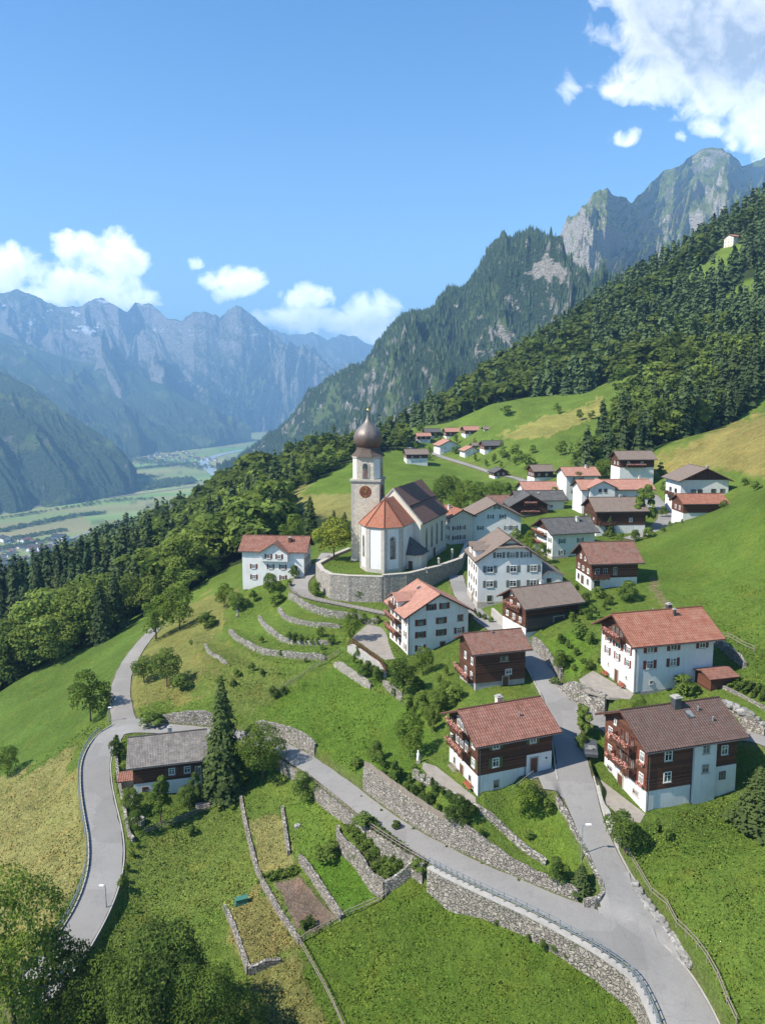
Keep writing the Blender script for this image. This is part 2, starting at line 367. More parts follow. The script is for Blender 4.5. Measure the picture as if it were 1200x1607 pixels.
def plaster(name,c,c2):
    m,nt,b=newmat(name,.92,.15); v=objc(nt)
    a=noise(nt,v,.35,5,.7); s=noise(nt,scl(nt,v,(2.2,2.2,.22)),1.,5,.65); g=noise(nt,v,9,3)
    col=mixc(nt,rng_(nt,a,.4,.65),c,tuple(q*.88 for q in c)); col=mixc(nt,rng_(nt,s,.54,.72,0,.7),col,c2); col=mixc(nt,rng_(nt,g,.3,.7,0,.12),col,c2)
    nt.links.new(col,b.inputs['Base Color']); bump(nt,b,g,.12,.02); return m
M['plaster']=plaster('white_plaster',(.70,.69,.66),(.47,.455,.42)); M['plaster_warm']=plaster('cream_plaster',(.66,.60,.50),(.46,.41,.33))
M['darkmetal']=simple('dark_metal',(.08,.085,.09),.5,.2,spec=.5,metal=.3)
M['galv']=simple('galvanised_steel',(.33,.36,.38),.45,.15,spec=.5,metal=.5)
M['redshut']=simple('red_brown_shutter',(.17,.045,.025),.7,.2)
M['greenshut']=simple('green_shutter',(.09,.12,.035),.7,.2)
M['greyshut']=simple('grey_green_shutter',(.15,.16,.14),.7,.2)
M['brownshut']=simple('brown_shutter',(.10,.05,.03),.7,.2)
M['door']=simple('brown_door',(.12,.05,.03),.6,.2)
M['concrete']=simple('concrete',(.36,.34,.31),.9,.2,1.2,bmp=.2)
M['flower']=simple('pink_geraniums',(.72,.34,.29),.8,.3,8,c2=(.50,.19,.16))
M['bench']=simple('red_bench_paint',(.32,.09,.05),.6,.15)
M['greywood']=simple('weathered_wood',(.25,.21,.17),.9,.3,6)
M['copper']=None
M['soil']=simple('tilled_soil',(.20,.13,.085),.95,.25,2,bmp=.5)
M['gold']=simple('gold_leaf',(.8,.5,.12),.35,.1,metal=.9)
M['paving']=simple('pale_paving',(.27,.24,.205),.9,.2,.9,bmp=.1)
M['barrel']=simple('green_plastic',(.05,.16,.12),.5,.2)
M['redcloth']=simple('red_awning',(.28,.07,.05),.8,.2)
def timber(name,c1,c2,horizontal=True,pitch=.22):
    m,nt,b=newmat(name,.8,.25); v=objc(nt)
    sep=nd(nt,'ShaderNodeSeparateXYZ',Vector=v)
    ax=sep.outputs['Z'] if horizontal else mth(nt,'ADD',sep.outputs['X'],sep.outputs['Y'])
    fr=mth(nt,'FRACT',mth(nt,'DIVIDE',ax,pitch)); gap=rng_(nt,fr,.0,.16)
    st=noise(nt,scl(nt,v,(1.2,1.2,9) if horizontal else (9,9,1)),1.5,4)
    row=nd(nt,'ShaderNodeTexWhiteNoise',_noise_dimensions='1D',W=mth(nt,'FLOOR',mth(nt,'DIVIDE',ax,pitch))).outputs['Value']
    f=mth(nt,'ADD',mth(nt,'MULTIPLY',st,.7),mth(nt,'MULTIPLY',row,.35))
    col=mixc(nt,rng_(nt,f,.3,.75),c2,c1); col=mixc(nt,gap,tuple(q*.3 for q in c2),col)
    nt.links.new(col,b.inputs['Base Color']); bump(nt,b,gap,.6,.03); return m
M['timber']=timber('dark_log_wall',(.145,.062,.034),(.042,.02,.013))
M['timber_red']=timber('reddish_log_wall',(.18,.073,.042),(.06,.026,.017))
M['timber_grey']=timber('grey_barn_boards',(.14,.11,.09),(.03,.02,.015),True,.3)
M['boards']=timber('brown_eave_boards',(.12,.055,.035),(.045,.022,.015),False,.2)
M['balwood']=timber('balcony_boards',(.15,.06,.035),(.06,.03,.02),False,.13)
def tiles(name,c1,c2,c3,cw=.26,ch=.36,moss=None,bs=.8):
    m,nt,b=newmat(name,.85,.2); uv=nt.nodes.new('ShaderNodeUVMap').outputs[0]; sep=nd(nt,'ShaderNodeSeparateXYZ',Vector=uv)
    gx=mth(nt,'DIVIDE',sep.outputs['X'],cw); gy=mth(nt,'DIVIDE',sep.outputs['Y'],ch)
    fy=mth(nt,'FRACT',gy); off=mth(nt,'MULTIPLY',mth(nt,'MODULO',mth(nt,'FLOOR',gy),2),.0)
    fx=mth(nt,'FRACT',mth(nt,'ADD',gx,off))
    cell=nd(nt,'ShaderNodeCombineXYZ',X=mth(nt,'FLOOR',gx),Y=mth(nt,'FLOOR',gy)).outputs[0]
    wn=nd(nt,'ShaderNodeTexWhiteNoise',_noise_dimensions='2D',Vector=cell).outputs['Value']
    big=noise(nt,uv,.5,4); med=noise(nt,uv,2.5,3)
    f=mth(nt,'ADD',mth(nt,'MULTIPLY',wn,.35),mth(nt,'ADD',mth(nt,'MULTIPLY',big,.45),mth(nt,'MULTIPLY',med,.3)))
    col=mixc(nt,rng_(nt,f,.3,.8),c2,c1); col=mixc(nt,rng_(nt,noise(nt,uv,.7,6,.75),.46,.64),col,c3)
    edge=mth(nt,'MINIMUM',rng_(nt,fy,.0,.18),rng_(nt,mth(nt,'ABSOLUTE',mth(nt,'SUBTRACT',fx,.5)),.5,.36))
    col=mixc(nt,rng_(nt,edge,0,1,.72,0),col,tuple(q*.25 for q in c2))
    col=mixc(nt,rng_(nt,noise(nt,scl(nt,uv,(1.2,.18,1)),1.,5,.7),.56,.72,0,.55),col,tuple(q*.45 for q in c3))
    nt.links.new(col,b.inputs['Base Color'])
    wave=mth(nt,'SINE',mth(nt,'MULTIPLY',fx,math.pi)); hgt=mth(nt,'ADD',mth(nt,'MULTIPLY',wave,.6),mth(nt,'MULTIPLY',mth(nt,'SUBTRACT',1.,fy),.6))
    bump(nt,b,hgt,bs,.13); return m
M['t_orange']=tiles('orange_red_tiles',(.365,.155,.10),(.25,.09,.055),(.36,.19,.13),.36,.52)
M['t_red']=tiles('brown_red_tiles',(.31,.14,.10),(.17,.078,.055),(.29,.155,.115),.36,.52)
M['t_brown']=tiles('dark_brown_tiles',(.16,.10,.08),(.10,.062,.05),(.13,.095,.08),.36,.42)
M['t_salmon']=tiles('salmon_plain_tiles',(.45,.23,.165),(.33,.155,.11),(.45,.25,.19),.2,.3,bs=.35)
M['t_old']=tiles('weathered_red_tiles',(.32,.155,.11),(.16,.08,.057),(.24,.17,.14),.22,.3)
M['t_grey']=tiles('grey_slate_shingles',(.22,.195,.175),(.13,.115,.105),(.28,.25,.22),.25,.3,bs=.4)
M['t_dkgrey']=tiles('dark_grey_shingles',(.115,.11,.105),(.075,.072,.07),(.15,.14,.13),.25,.3,bs=.4)
M['t_taupe']=tiles('taupe_plain_tiles',(.25,.19,.15),(.17,.125,.10),(.22,.18,.15),.2,.3,bs=.4)
M['t_church']=tiles('dark_red_brown_church_tiles',(.24,.135,.105),(.15,.085,.07),(.17,.105,.085),.3,.4,bs=.5)
M['t_choir']=tiles('orange_choir_tiles',(.43,.16,.09),(.28,.10,.06),(.32,.17,.12),.3,.35,bs=.5)
def stonewall(name,c1,c2,gap=(.13,.115,.10),sc=2.5,flat=.0,moss=(.09,.12,.04),mossf=.62):
    m,nt,b=newmat(name,.95,.15); v=pos(nt)
    dv=nd(nt,'ShaderNodeVectorMath',_operation='ADD',i0=v,i1=nd(nt,'ShaderNodeTexNoise',Vector=v,Scale=1.2,Detail=2).outputs['Color']).outputs[0]
    vs=scl(nt,dv,(sc,sc,sc*1.6))
    vo=nd(nt,'ShaderNodeTexVoronoi',_feature='DISTANCE_TO_EDGE',Vector=vs,Scale=1.); vc=nd(nt,'ShaderNodeTexVoronoi',Vector=vs,Scale=1.)
    e=rng_(nt,vo.outputs['Distance'],.01,.13)
    sv=nd(nt,'ShaderNodeSeparateColor',Color=vc.outputs['Color']).outputs[0]
    f=mth(nt,'ADD',mth(nt,'MULTIPLY',sv,.6),mth(nt,'MULTIPLY',noise(nt,v,3,4),.5))
    col=mixc(nt,rng_(nt,f,.2,.9),c2,c1); col=mixc(nt,e,mixc(nt,flat,gap,c2),col)
    col=mixc(nt,rng_(nt,noise(nt,v,.45,5,.7),mossf,mossf+.08,0,.8),col,moss)
    nt.links.new(col,b.inputs['Base Color']); bump(nt,b,mth(nt,'ADD',e,mth(nt,'MULTIPLY',noise(nt,v,6,3),.4)),.9*(1-flat*.6),.12); return m
M['drystone']=stonewall('pale_dry_stone',(.41,.37,.315),(.20,.178,.15),sc=2.1,mossf=.60)
M['oldstone']=stonewall('grey_terrace_stone',(.42,.39,.34),(.20,.18,.155),sc=1.7,mossf=.57)
M['rampart']=stonewall('weathered_rampart',(.40,.36,.31),(.25,.225,.195),gap=(.16,.14,.12),sc=1.5,flat=.6,mossf=.64)
M['towerstone']=stonewall('rendered_tower_stone',(.60,.53,.43),(.46,.40,.32),gap=(.36,.31,.25),sc=1.4,flat=.8,moss=(.34,.31,.27))
M['rock']=stonewall('boulder_rock',(.36,.345,.32),(.2,.19,.175),gap=(.17,.16,.15),sc=.9,flat=.9,mossf=.68)
# copper onion
m,nt,b=newmat('oxidised_copper',.5,.45); v=objc(nt); b.inputs['Metallic'].default_value=.25
sep=nd(nt,'ShaderNodeSeparateXYZ',Vector=v)
g=rng_(nt,mth(nt,'ADD',sep.outputs['Z'],mth(nt,'MULTIPLY',noise(nt,scl(nt,v,(1,1,.25)),1.5,5),4)),29.,35.)
col=mixc(nt,g,(.13,.035,.022),(.19,.17,.15)); col=mixc(nt,rng_(nt,noise(nt,scl(nt,v,(2,2,.3)),2,5),.45,.7,0,.7),col,(.07,.05,.045))
nt.links.new(col,b.inputs['Base Color']); M['copper']=m
# asphalt
def asphalt(name,c):
    m,nt,b=newmat(name,.9,.25); v=pos(nt)
    a=noise(nt,v,.12,5,.65); d=noise(nt,v,6,3); k=noise(nt,scl(nt,v,(1,1,.2)),.8,4,.7)
    f=mth(nt,'ADD',mth(nt,'MULTIPLY',a,.6),mth(nt,'MULTIPLY',d,.4))
    col=mixc(nt,rng_(nt,f,.35,.65),tuple(q*.82 for q in c),tuple(q*1.12 for q in c))
    cr=nd(nt,'ShaderNodeTexVoronoi',_feature='DISTANCE_TO_EDGE',Vector=nd(nt,'ShaderNodeVectorMath',_operation='ADD',i0=v,i1=nd(nt,'ShaderNodeTexNoise',Vector=v,Scale=.5,Detail=4).outputs['Color']).outputs[0],Scale=.16).outputs['Distance']
    col=mixc(nt,rng_(nt,cr,.0,.006,.35,0),col,tuple(q*.45 for q in c))
    col=mixc(nt,rng_(nt,k,.56,.66,0,.4),col,tuple(q*.7 for q in c)); pt=nd(nt,'ShaderNodeSeparateColor',Color=nd(nt,'ShaderNodeTexVoronoi',Vector=v,Scale=.11,_distance='CHEBYCHEV').outputs['Color']).outputs[0]; col=mixc(nt,rng_(nt,pt,.72,.74,0,.35),col,tuple(q*.66 for q in c))
    nt.links.new(col,b.inputs['Base Color']); bump(nt,b,d,.15,.02); return m
M['asphalt']=asphalt('light_asphalt',(.245,.233,.218)); M['lane']=asphalt('pale_lane_asphalt',(.27,.25,.225))
M['kerb']=simple('kerb_concrete',(.36,.34,.31),.9,.2,2,coord='pos')
# ground
def groundmat():
    m,nt,b=newmat('meadow_ground',.95,.05); v=pos(nt)
    at=nt.nodes.new('ShaderNodeVertexColor'); at.layer_name='Col'; c=at.outputs['Color']
    sp=nd(nt,'ShaderNodeSeparateColor',Color=c)
    yel=rng_(nt,mth(nt,'DIVIDE',sp.outputs[0],mth(nt,'ADD',sp.outputs[1],.001)),.55,1.15)  # dry share
    warp=nd(nt,'ShaderNodeVectorMath',_operation='ADD',i0=v,i1=nd(nt,'ShaderNodeVectorMath',_operation='SCALE',i0=nd(nt,'ShaderNodeTexNoise',Vector=v,Scale=.12,Detail=2).outputs['Color'],Scale=14.).outputs[0]).outputs[0]
    st=noise(nt,scl(nt,warp,(.16,1.1,.3)),1.,4,.65)
    a=noise(nt,v,.07,5,.62); d=noise(nt,v,1.1,5,.75); e=noise(nt,v,4.5,3,.8)
    f=mth(nt,'ADD',mth(nt,'ADD',mth(nt,'MULTIPLY',a,.45),mth(nt,'MULTIPLY',d,.55)),mth(nt,'ADD',mth(nt,'MULTIPLY',e,.75),mth(nt,'MULTIPLY',mth(nt,'MULTIPLY',st,yel),.6)))
    ff=rng_(nt,mth(nt,'SUBTRACT',f,mth(nt,'MULTIPLY',yel,.3)),.62,1.15,.42,1.6)
    col=nd(nt,'ShaderNodeVectorMath',_operation='SCALE',i0=c,Scale=ff).outputs[0]
    # dry tint patches & lush tint
    dry=rng_(nt,noise(nt,v,.22,5,.7),.5,.72,0,.55)
    col=mixc(nt,mth(nt,'MULTIPLY',dry,mth(nt,'GREATER_THAN',sp.outputs[1],.08)),col,nd(nt,'ShaderNodeVectorMath',_operation='MULTIPLY',i0=col,i1=(1.5,1.08,1.0)).outputs[0])
    lush=rng_(nt,noise(nt,v,.35,4,.7),.52,.7,0,.6)
    col=mixc(nt,lush,col,nd(nt,'ShaderNodeVectorMath',_operation='MULTIPLY',i0=col,i1=(.68,.85,.6)).outputs[0])
    nt.links.new(col,b.inputs['Base Color'])
    bump(nt,b,mth(nt,'ADD',mth(nt,'MULTIPLY',d,1.),mth(nt,'ADD',mth(nt,'MULTIPLY',e,.45),mth(nt,'MULTIPLY',mth(nt,'MULTIPLY',st,yel),.7))),1.,.75)
    return m
M['ground']=groundmat()
# ------------------------------------------------------------------ ground sheet
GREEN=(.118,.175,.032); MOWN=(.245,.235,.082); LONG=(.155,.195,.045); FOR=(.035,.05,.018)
PAINT=[ # poly px, colour, dmin, dmax, jitter px
 ([(-200,1225),(50,1208),(108,1168),(118,1230),(136,1290),(140,1350),(120,1415),(88,1462),(30,1520),(-200,1540)],MOWN,70,190,5),
 ([(-200,1100),(100,1010),(240,960),(215,1040),(180,1070),(120,1150),(50,1208),(-200,1235)],(.105,.165,.032),120,400,8),
 ([(180,1100),(205,1040),(250,975),(330,925),(385,935),(372,990),(330,1010),(330,1060),(300,1100),(215,1108)],(.20,.205,.06),100,330,6),
 ([(330,1000),(372,1000),(430,1060),(530,1075),(500,1140),(420,1120),(320,1105)],LONG,100,260,9),
 ([(372,940),(560,940),(600,1000),(525,1060),(420,1045),(360,1010)],(.125,.185,.034),100,260,6),
 ([(410,1110),(540,1030),(600,1090),(690,1110),(640,1230),(560,1220),(480,1170)],(.108,.18,.026),90,200,6),
 ([(388,1290),(440,1277),(463,1360),(413,1378)],MOWN,80,140,2),
 ([(443,1262),(525,1245),(600,1310),(530,1345),(470,1345)],(.12,.19,.03),80,140,3),
 ([(196,1320),(330,1268),(384,1293),(412,1390),(470,1482),(545,1640),(385,1640),(352,1425),(190,1500)],(.145,.195,.04),60,140,8),
 ([(352,1425),(412,1392),(470,1482),(390,1532)],(.23,.21,.07),70,120,5),
 ([(390,1540),(470,1488),(545,1640),(380,1640)],(.18,.18,.055),60,110,7),
 ([(430,1387),(470,1375),(530,1443),(492,1463),(466,1456)],(.21,.155,.115),80,130,1),
 ([(535,1297),(570,1280),(645,1345),(650,1370),(603,1400)],(.07,.085,.03),80,130,2),
 ([(475,1348),(530,1345),(600,1404),(540,1440)],(.10,.19,.022),80,130,2),
 ([(470,1484),(605,1407),(668,1362),(800,1462),(900,1505),(1030,1600),(1030,1720),(545,1720)],(.096,.15,.022),55,110,3),
 ([(760,1278),(850,1242),(872,1258),(932,1390),(900,1412),(850,1358)],(.13,.20,.03),80,110,1),
 ([(665,1205),(560,1222),(600,1240),(640,1215)],(.12,.19,.03),80,125,2),
 ([(830,1010),(905,985),(935,1020),(900,1060),(876,1060)],(.12,.20,.028),100,150,2),
 ([(975,1330),(1060,1300),(1300,1200),(1300,1720),(1150,1720),(1090,1540)],(.112,.17,.028),55,130,3),
 ([(432,790),(452,772),(550,735),(640,700),(640,745),(548,815),(500,810),(470,800)],(.225,.22,.07),230,700,2),
 ([(470,775),(505,750),(552,728),(640,700),(860,800),(548,775)],(.12,.185,.03),230,700,1),
 ([(780,684),(850,655),(900,645),(945,622),(950,650),(900,668),(860,684),(800,688)],(.25,.24,.07),280,700,2),
 ([(1005,735),(1060,700),(1130,672),(1192,652),(1300,640),(1300,760),(1160,742),(1100,735),(1050,752)],(.255,.22,.07),180,420,5),
 ([(1000,870),(1100,815),(1200,765),(1300,740),(1300,1100),(1180,1070),(1060,960),(1010,915)],(.116,.178,.03),90,250,4),
 ([(1012,905),(1025,900),(1050,955),(1040,958)],(.22,.19,.09),120,180,3),
]
FORESTS=[ # polygons in (u, distance) space, kind mix (share of spruce), spacing
 ('left',[(-120,218),(60,212),(140,210),(215,226),(290,236),(345,250),(385,246),(450,238),(552,240),(552,292),(500,302),(442,332),(430,356),(415,420),(425,480),(330,640),(250,700),(200,860),(60,1100),(-120,900)],.4,7.6),
 ('belt',[(380,540),(420,400),(448,365),(480,368),(520,392),(555,420),(640,440),(640,470),(560,462),(500,455),(470,470),(520,520),(560,575),(640,560),(660,640),(500,660),(430,600)],.15,7.5),
 ('right',[(640,560),(692,515),(715,500),(760,492),(830,490),(880,478),(905,466),(945,470),(1000,452),(985,420),(955,385),(945,350),(930,322),(905,296),(940,285),(985,288),(1030,300),(1060,302),(1100,305),(1130,325),(1160,335),(1200,350),(1400,360),(1400,1000),(1060,980),(950,1020),(850,1010),(760,980),(690,900),(640,760)],.62,8.2),
]
CLEAR=[[(1060,458),(1100,412),(1150,376),(1172,385),(1156,425),(1110,456)],[(1112,500),(1150,452),(1200,425),(1200,452),(1160,478),(1125,508)],[(985,610),(1010,585),(1030,590),(1010,615)],
 [(245,835),(300,815),(305,835),(260,850)],[(225,925),(300,890),(310,905),(240,945)]]
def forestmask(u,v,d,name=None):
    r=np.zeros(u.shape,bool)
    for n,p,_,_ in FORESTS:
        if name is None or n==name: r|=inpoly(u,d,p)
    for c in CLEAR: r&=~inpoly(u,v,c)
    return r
def paint(x,y,z):
    u,v,d=proj(x,y,z)
    col=np.tile(np.array(GREEN),(len(x),1))
    j1=(fbm(x/4,y/4,3,21)-.5)+(fbm(x/1.1,y/1.1,2,25)-.5)*.6; j2=(fbm(x/4,y/4,3,33)-.5)
    near=d<1400
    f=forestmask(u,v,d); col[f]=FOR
    far=(d>600)&(z<-480)
    ang=.5; xx=x*math.cos(ang)+y*math.sin(ang); yy=-x*math.sin(ang)+y*math.cos(ang)
    ci=np.floor(xx/420+.25*vnoise(xx/500,yy/500,4)); cj=np.floor(yy/130+.3*vnoise(xx/400,yy/400,6))
    h=vnoise(ci*7.3+.5,cj*3.1+.5,55); h2=vnoise(ci*3.3+.5,cj*9.1+.5,75)
    vc=np.stack([.12+.20*h,.20+.10*h2+.02*h,.055+.07*h],1)
    edge=(np.abs((yy/130+.3*vnoise(xx/400,yy/400,6))%1-.5)>.47); vc[edge]*=.6
    col[far]=vc[far]
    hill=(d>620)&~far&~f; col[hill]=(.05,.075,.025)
    for poly,c,d0,d1,j in PAINT:
        q=near&inpoly(u+j1*j*9,v+j2*j*6,poly)&(d>d0)&(d<d1); col[q]=c
    return col,u,v,d,near
def ground():
    lr=np.r_[np.linspace(math.log(34),math.log(260),560),np.linspace(math.log(260),math.log(1600),240)[1:],np.linspace(math.log(1600),math.log(21500),90)[1:]]
    az=np.r_[np.linspace(-48,-31,60)[:-1],np.linspace(-31,31,740),np.linspace(31,48,60)[1:]]*math.pi/180
    AZ,LR=np.meshgrid(az,lr); r=np.exp(LR); X=r*np.sin(AZ); Y=r*np.cos(AZ); x=X.ravel(); y=Y.ravel()
    z=np.empty(len(x))
    for i in range(0,len(x),60000): z[i:i+60000]=H(x[i:i+60000],y[i:i+60000])
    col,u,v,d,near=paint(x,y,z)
    C3=col.reshape(X.shape+(3,))
    B=C3.copy()
    for _ in range(2):
        B[1:-1,1:-1]=(B[1:-1,1:-1]*2+B[:-2,1:-1]+B[2:,1:-1]+B[1:-1,:-2]+B[1:-1,2:])/6
    col=np.where((d<300)[:,None],B.reshape(-1,3),col)
    for k in ORDER:
        w=ROADW[k]; q=near&(x>w[:,0].min()-5)&(x<w[:,0].max()+5)&(y>w[:,1].min()-5)&(y<w[:,1].max()+5)
        dd,s,t=dseg(x[q],y[q],w); hw=np.interp(t,np.arange(len(w)),w[:,3]); g=np.clip(1-(dd-hw)/.8,0,1)[:,None]*.6
        col[q]=col[q]*(1-g)+np.array((.17,.15,.09))*g
    nr,nc=X.shape; idx=np.arange(nr*nc).reshape(nr,nc)
    faces=np.stack([idx[:-1,:-1],idx[:-1,1:],idx[1:,1:],idx[1:,:-1]],-1).reshape(-1,4)
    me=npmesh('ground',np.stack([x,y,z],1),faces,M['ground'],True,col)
    o=bpy.data.objects.new('ground',me); link(o); tag(o,'green and mown yellow alpine meadows falling to the valley floor',None,None,'structure')
    return o
ground()
# ------------------------------------------------------------------ roads
def road(name,key,label,mat,lift,kerb=False):
    w=ROADW[key]; w=resample([tuple(p) for p in w],.8); n=len(w); T=np.gradient(w[:,:2],axis=0); T/=np.linalg.norm(T,axis=1)[:,None]+1e-9
    N=np.stack([-T[:,1],T[:,0]],1); off=np.linspace(-1,1,7); V=[]
    wob=(fbm(w[:,0]/2.,w[:,1]/2.,3,9)-.5)*.35
    for i in range(n):
        for o in off:
            hw=w[i,3]+wob[i]*(abs(o)>.9); V.append((w[i,0]+N[i,0]*o*hw,w[i,1]+N[i,1]*o*hw,w[i,2]+lift+.03*(1-o*o)))
    V=np.array(V)
    for k2 in ORDER[ORDER.index(key)+1:]:
        w2=ROADW[k2]; d2,_,t2=dseg(V[:,0],V[:,1],w2); a2=np.arange(len(w2)); z2=np.interp(t2,a2,w2[:,2]); h2=np.interp(t2,a2,w2[:,3]); c2=np.clip((d2-h2-.25)/BL[k2],0,1); c2=c2*c2*(3-2*c2)
        V[:,2]=np.where(d2<h2-.5,np.minimum(V[:,2],z2-.01),(z2+.012)*(1-c2)+V[:,2]*c2)
    idx=np.arange(n*7).reshape(n,7); f=np.stack([idx[:-1,:-1],idx[:-1,1:],idx[1:,1:],idx[1:,:-1]],-1).reshape(-1,4)[:,::-1]
    o=link(bpy.data.objects.new(name,npmesh(name,np.array(V),f,mat,True))); tag(o,label,None,None,'structure'); return w,N
road('road','main','grey asphalt road curving up behind the walled gardens',M['asphalt'],.03)
road('road','street','grey village street climbing between the chalets',M['asphalt'],.022)
road('road','side','grey side street behind the brown roofed chalet',M['asphalt'],.014)
road('road','spur','asphalt forecourt beside the red tiled chalet',M['asphalt'],.010)
road('road','left','grey asphalt road bending down past the meadow',M['asphalt'],.018)
road('path','lane','narrow lane running up beside the forest edge',M['lane'],.010)
road('path','churchroad','narrow path curving below the church rampart',M['lane'],.02)
road('road','hamletroad','pale road passing the distant hamlet',M['lane'],.05)
road('road','upperlane','short lane beside the upper chalets',M['asphalt'],.02)
def junction(px,label,dn):
    P=np.array([atdn(u,v,dn)[:2] for u,v in px]); g=.35; xs=np.arange(P[:,0].min(),P[:,0].max()+g,g); ys=np.arange(P[:,1].min(),P[:,1].max()+g,g); X,Y=np.meshgrid(xs,ys); Z=H(X.ravel(),Y.ravel()).reshape(X.shape); K=np.ones((5,5))/25
    Zp=np.pad(Z,2,'edge'); Z2=sum(Zp[i:i+Z.shape[0],j:j+Z.shape[1]] for i in range(5) for j in range(5))/25; Z2=np.maximum(Z,Z2)+.165
    idx=np.arange(X.size).reshape(X.shape); cx=(X[:-1,:-1]+g/2).ravel(); cy=(Y[:-1,:-1]+g/2).ravel(); k=inpoly(cx,cy,P); f=np.stack([idx[:-1,:-1],idx[:-1,1:],idx[1:,1:],idx[1:,:-1]],-1).reshape(-1,4)[k]
    o=link(bpy.data.objects.new('road',npmesh('road',np.stack([X.ravel(),Y.ravel(),Z2.ravel()],1),f,M['asphalt'],True))); tag(o,label,None,None,'structure')
junction([(938,1428),(950,1402),(983,1392),(1040,1478),(1030,1515),(985,1482)],'asphalt apron where the village street meets the lower road',57.6)
# light kerb lines along the road edges
def kerb(key,i0,i1,side,label,h=.07,w_=.16):
    w=ROADW[key]; n=len(w); a,b=int(i0*n),int(i1*n); w=w[a:b]; T=np.gradient(w[:,:2],axis=0); T/=np.linalg.norm(T,axis=1)[:,None]; N=np.stack([-T[:,1],T[:,0]],1)*side
    mb=MB(); P=[(w[i,0]+N[i,0]*(w[i,3]+.1),w[i,1]+N[i,1]*(w[i,3]+.1),w[i,2]) for i in range(len(w))]; Q=[(p[0]+N[i,0]*w_,p[1]+N[i,1]*w_,p[2]) for i,p in enumerate(P)]
    for i in range(len(P)-1):
        a0,a1,b0,b1=P[i],P[i+1],Q[i],Q[i+1]
        z=lambda p,q:(p[0],p[1],p[2]+q)
        mb.hexa([z(a0,-.25),z(a1,-.25),z(b1,-.25),z(b0,-.25),z(a0,h),z(a1,h),z(b1,h),z(b0,h)])
    tag(mb.build('kerb',M['kerb']),label,None,None,'structure')
kerb('street',.02,.24,-1,'pale kerb on the meadow side of the village street')
kerb('street',.22,.5,1,'pale kerb on the garden side of the village street')
kerb('main',.0,.13,-1,'pale kerb at the foot of the lower road')
kerb('left',.15,.98,1,'pale kerb on the house side of the bending road')
kerb('left',.1,.98,-1,'pale kerb under the guard rail of the bending road')
# ------------------------------------------------------------------ mountains
def mountmat(name,forest,rockc,alp,tree0,tree1,rock0,rock1,snow=None,cell=14.,patch=.004,bs=1.):
    m,nt,b=newmat(name,.95,.05); v=pos(nt); g=nt.nodes.new('ShaderNodeNewGeometry')
    nz=nd(nt,'ShaderNodeSeparateXYZ',Vector=g.outputs['Normal']).outputs['Z']; pz=nd(nt,'ShaderNodeSeparateXYZ',Vector=v).outputs['Z']
    n1=noise(nt,v,patch,7,.65); n2=noise(nt,v,patch*6,6,.7); n3=noise(nt,v,patch*30,5,.7)
    hz=mth(nt,'ADD',pz,mth(nt,'MULTIPLY',mth(nt,'SUBTRACT',n2,.5),(tree1-tree0)*2.2))
    al=rng_(nt,hz,tree0,tree1)
    fc=mixc(nt,rng_(nt,n3,.35,.65),tuple(q*.6 for q in forest),tuple(q*1.35 for q in forest))
    # meadow clearings low down
    fc=mixc(nt,rng_(nt,n1,.56,.60,0,.85),fc,(.15,.20,.06))
    ac=mixc(nt,rng_(nt,n2,.4,.6),alp,tuple(q*.6 for q in alp))
    c=mixc(nt,al,fc,ac)
    stt=noise(nt,scl(nt,v,(1,1,5)),patch*12,5,.7)
    rc=mixc(nt,rng_(nt,mth(nt,'ADD',mth(nt,'MULTIPLY',stt,.6),mth(nt,'MULTIPLY',n3,.4)),.38,.6),tuple(q*.45 for q in rockc),rockc)
    rf=rng_(nt,mth(nt,'ADD',nz,mth(nt,'MULTIPLY',mth(nt,'SUBTRACT',n2,.5),.9)),rock1,rock0)
    rf=mth(nt,'MAXIMUM',rf,mth(nt,'MULTIPLY',al,rng_(nt,mth(nt,'ADD',nz,mth(nt,'MULTIPLY',mth(nt,'SUBTRACT',n3,.5),.8)),rock1+.25,rock0+.2)))
    c=mixc(nt,rf,c,rc)
    pm=mth(nt,'MULTIPLY',rng_(nt,noise(nt,scl(nt,v,(1,1,1.6)),patch*1.1,6,.68),.585,.62),rng_(nt,nz,.74,.66)); c=mixc(nt,pm,c,rc)
    if snow:
        sf=mth(nt,'MULTIPLY',rng_(nt,pz,snow,snow+80),rng_(nt,noise(nt,scl(nt,v,(1,1,2.5)),patch*3.,4,.55),.62,.645)); c=mixc(nt,sf,c,(.85,.87,.9))
    nt.links.new(c,b.inputs['Base Color'])
    vo=nd(nt,'ShaderNodeTexVoronoi',Vector=v,Scale=1./cell).outputs['Distance']
    hgt=mth(nt,'ADD',mth(nt,'MULTIPLY',mth(nt,'SUBTRACT',1.,vo),cell*.8),mth(nt,'MULTIPLY',n3,cell*2.5))
    bump(nt,b,hgt,bs,1.); return m
M['m_far']=mountmat('far_range',(.05,.075,.045),(.46,.43,.40),(.17,.19,.09),200,700,.30,.52,snow=800,cell=40,patch=.0009)
M['m_far2']=mountmat('farthest_range',(.06,.08,.05),(.32,.31,.30),(.14,.16,.09),-100,500,.42,.6,snow=1200,cell=60,patch=.0006)
M['m_hill']=mountmat('wooded_valley_flank',(.065,.10,.048),(.25,.24,.22),(.08,.12,.04),2000,3000,.2,.3,cell=22,patch=.0022)
M['m_cliff']=mountmat('wooded_cliff_mountain',(.045,.07,.028),(.50,.45,.38),(.09,.13,.035),420,640,.05,.17,cell=9,patch=.0045)
M['m_peak']=mountmat('rocky_green_peak',(.055,.085,.035),(.54,.48,.40),(.19,.23,.075),260,480,.14,.30,cell=10,patch=.0032)
MT={}
VS=.6
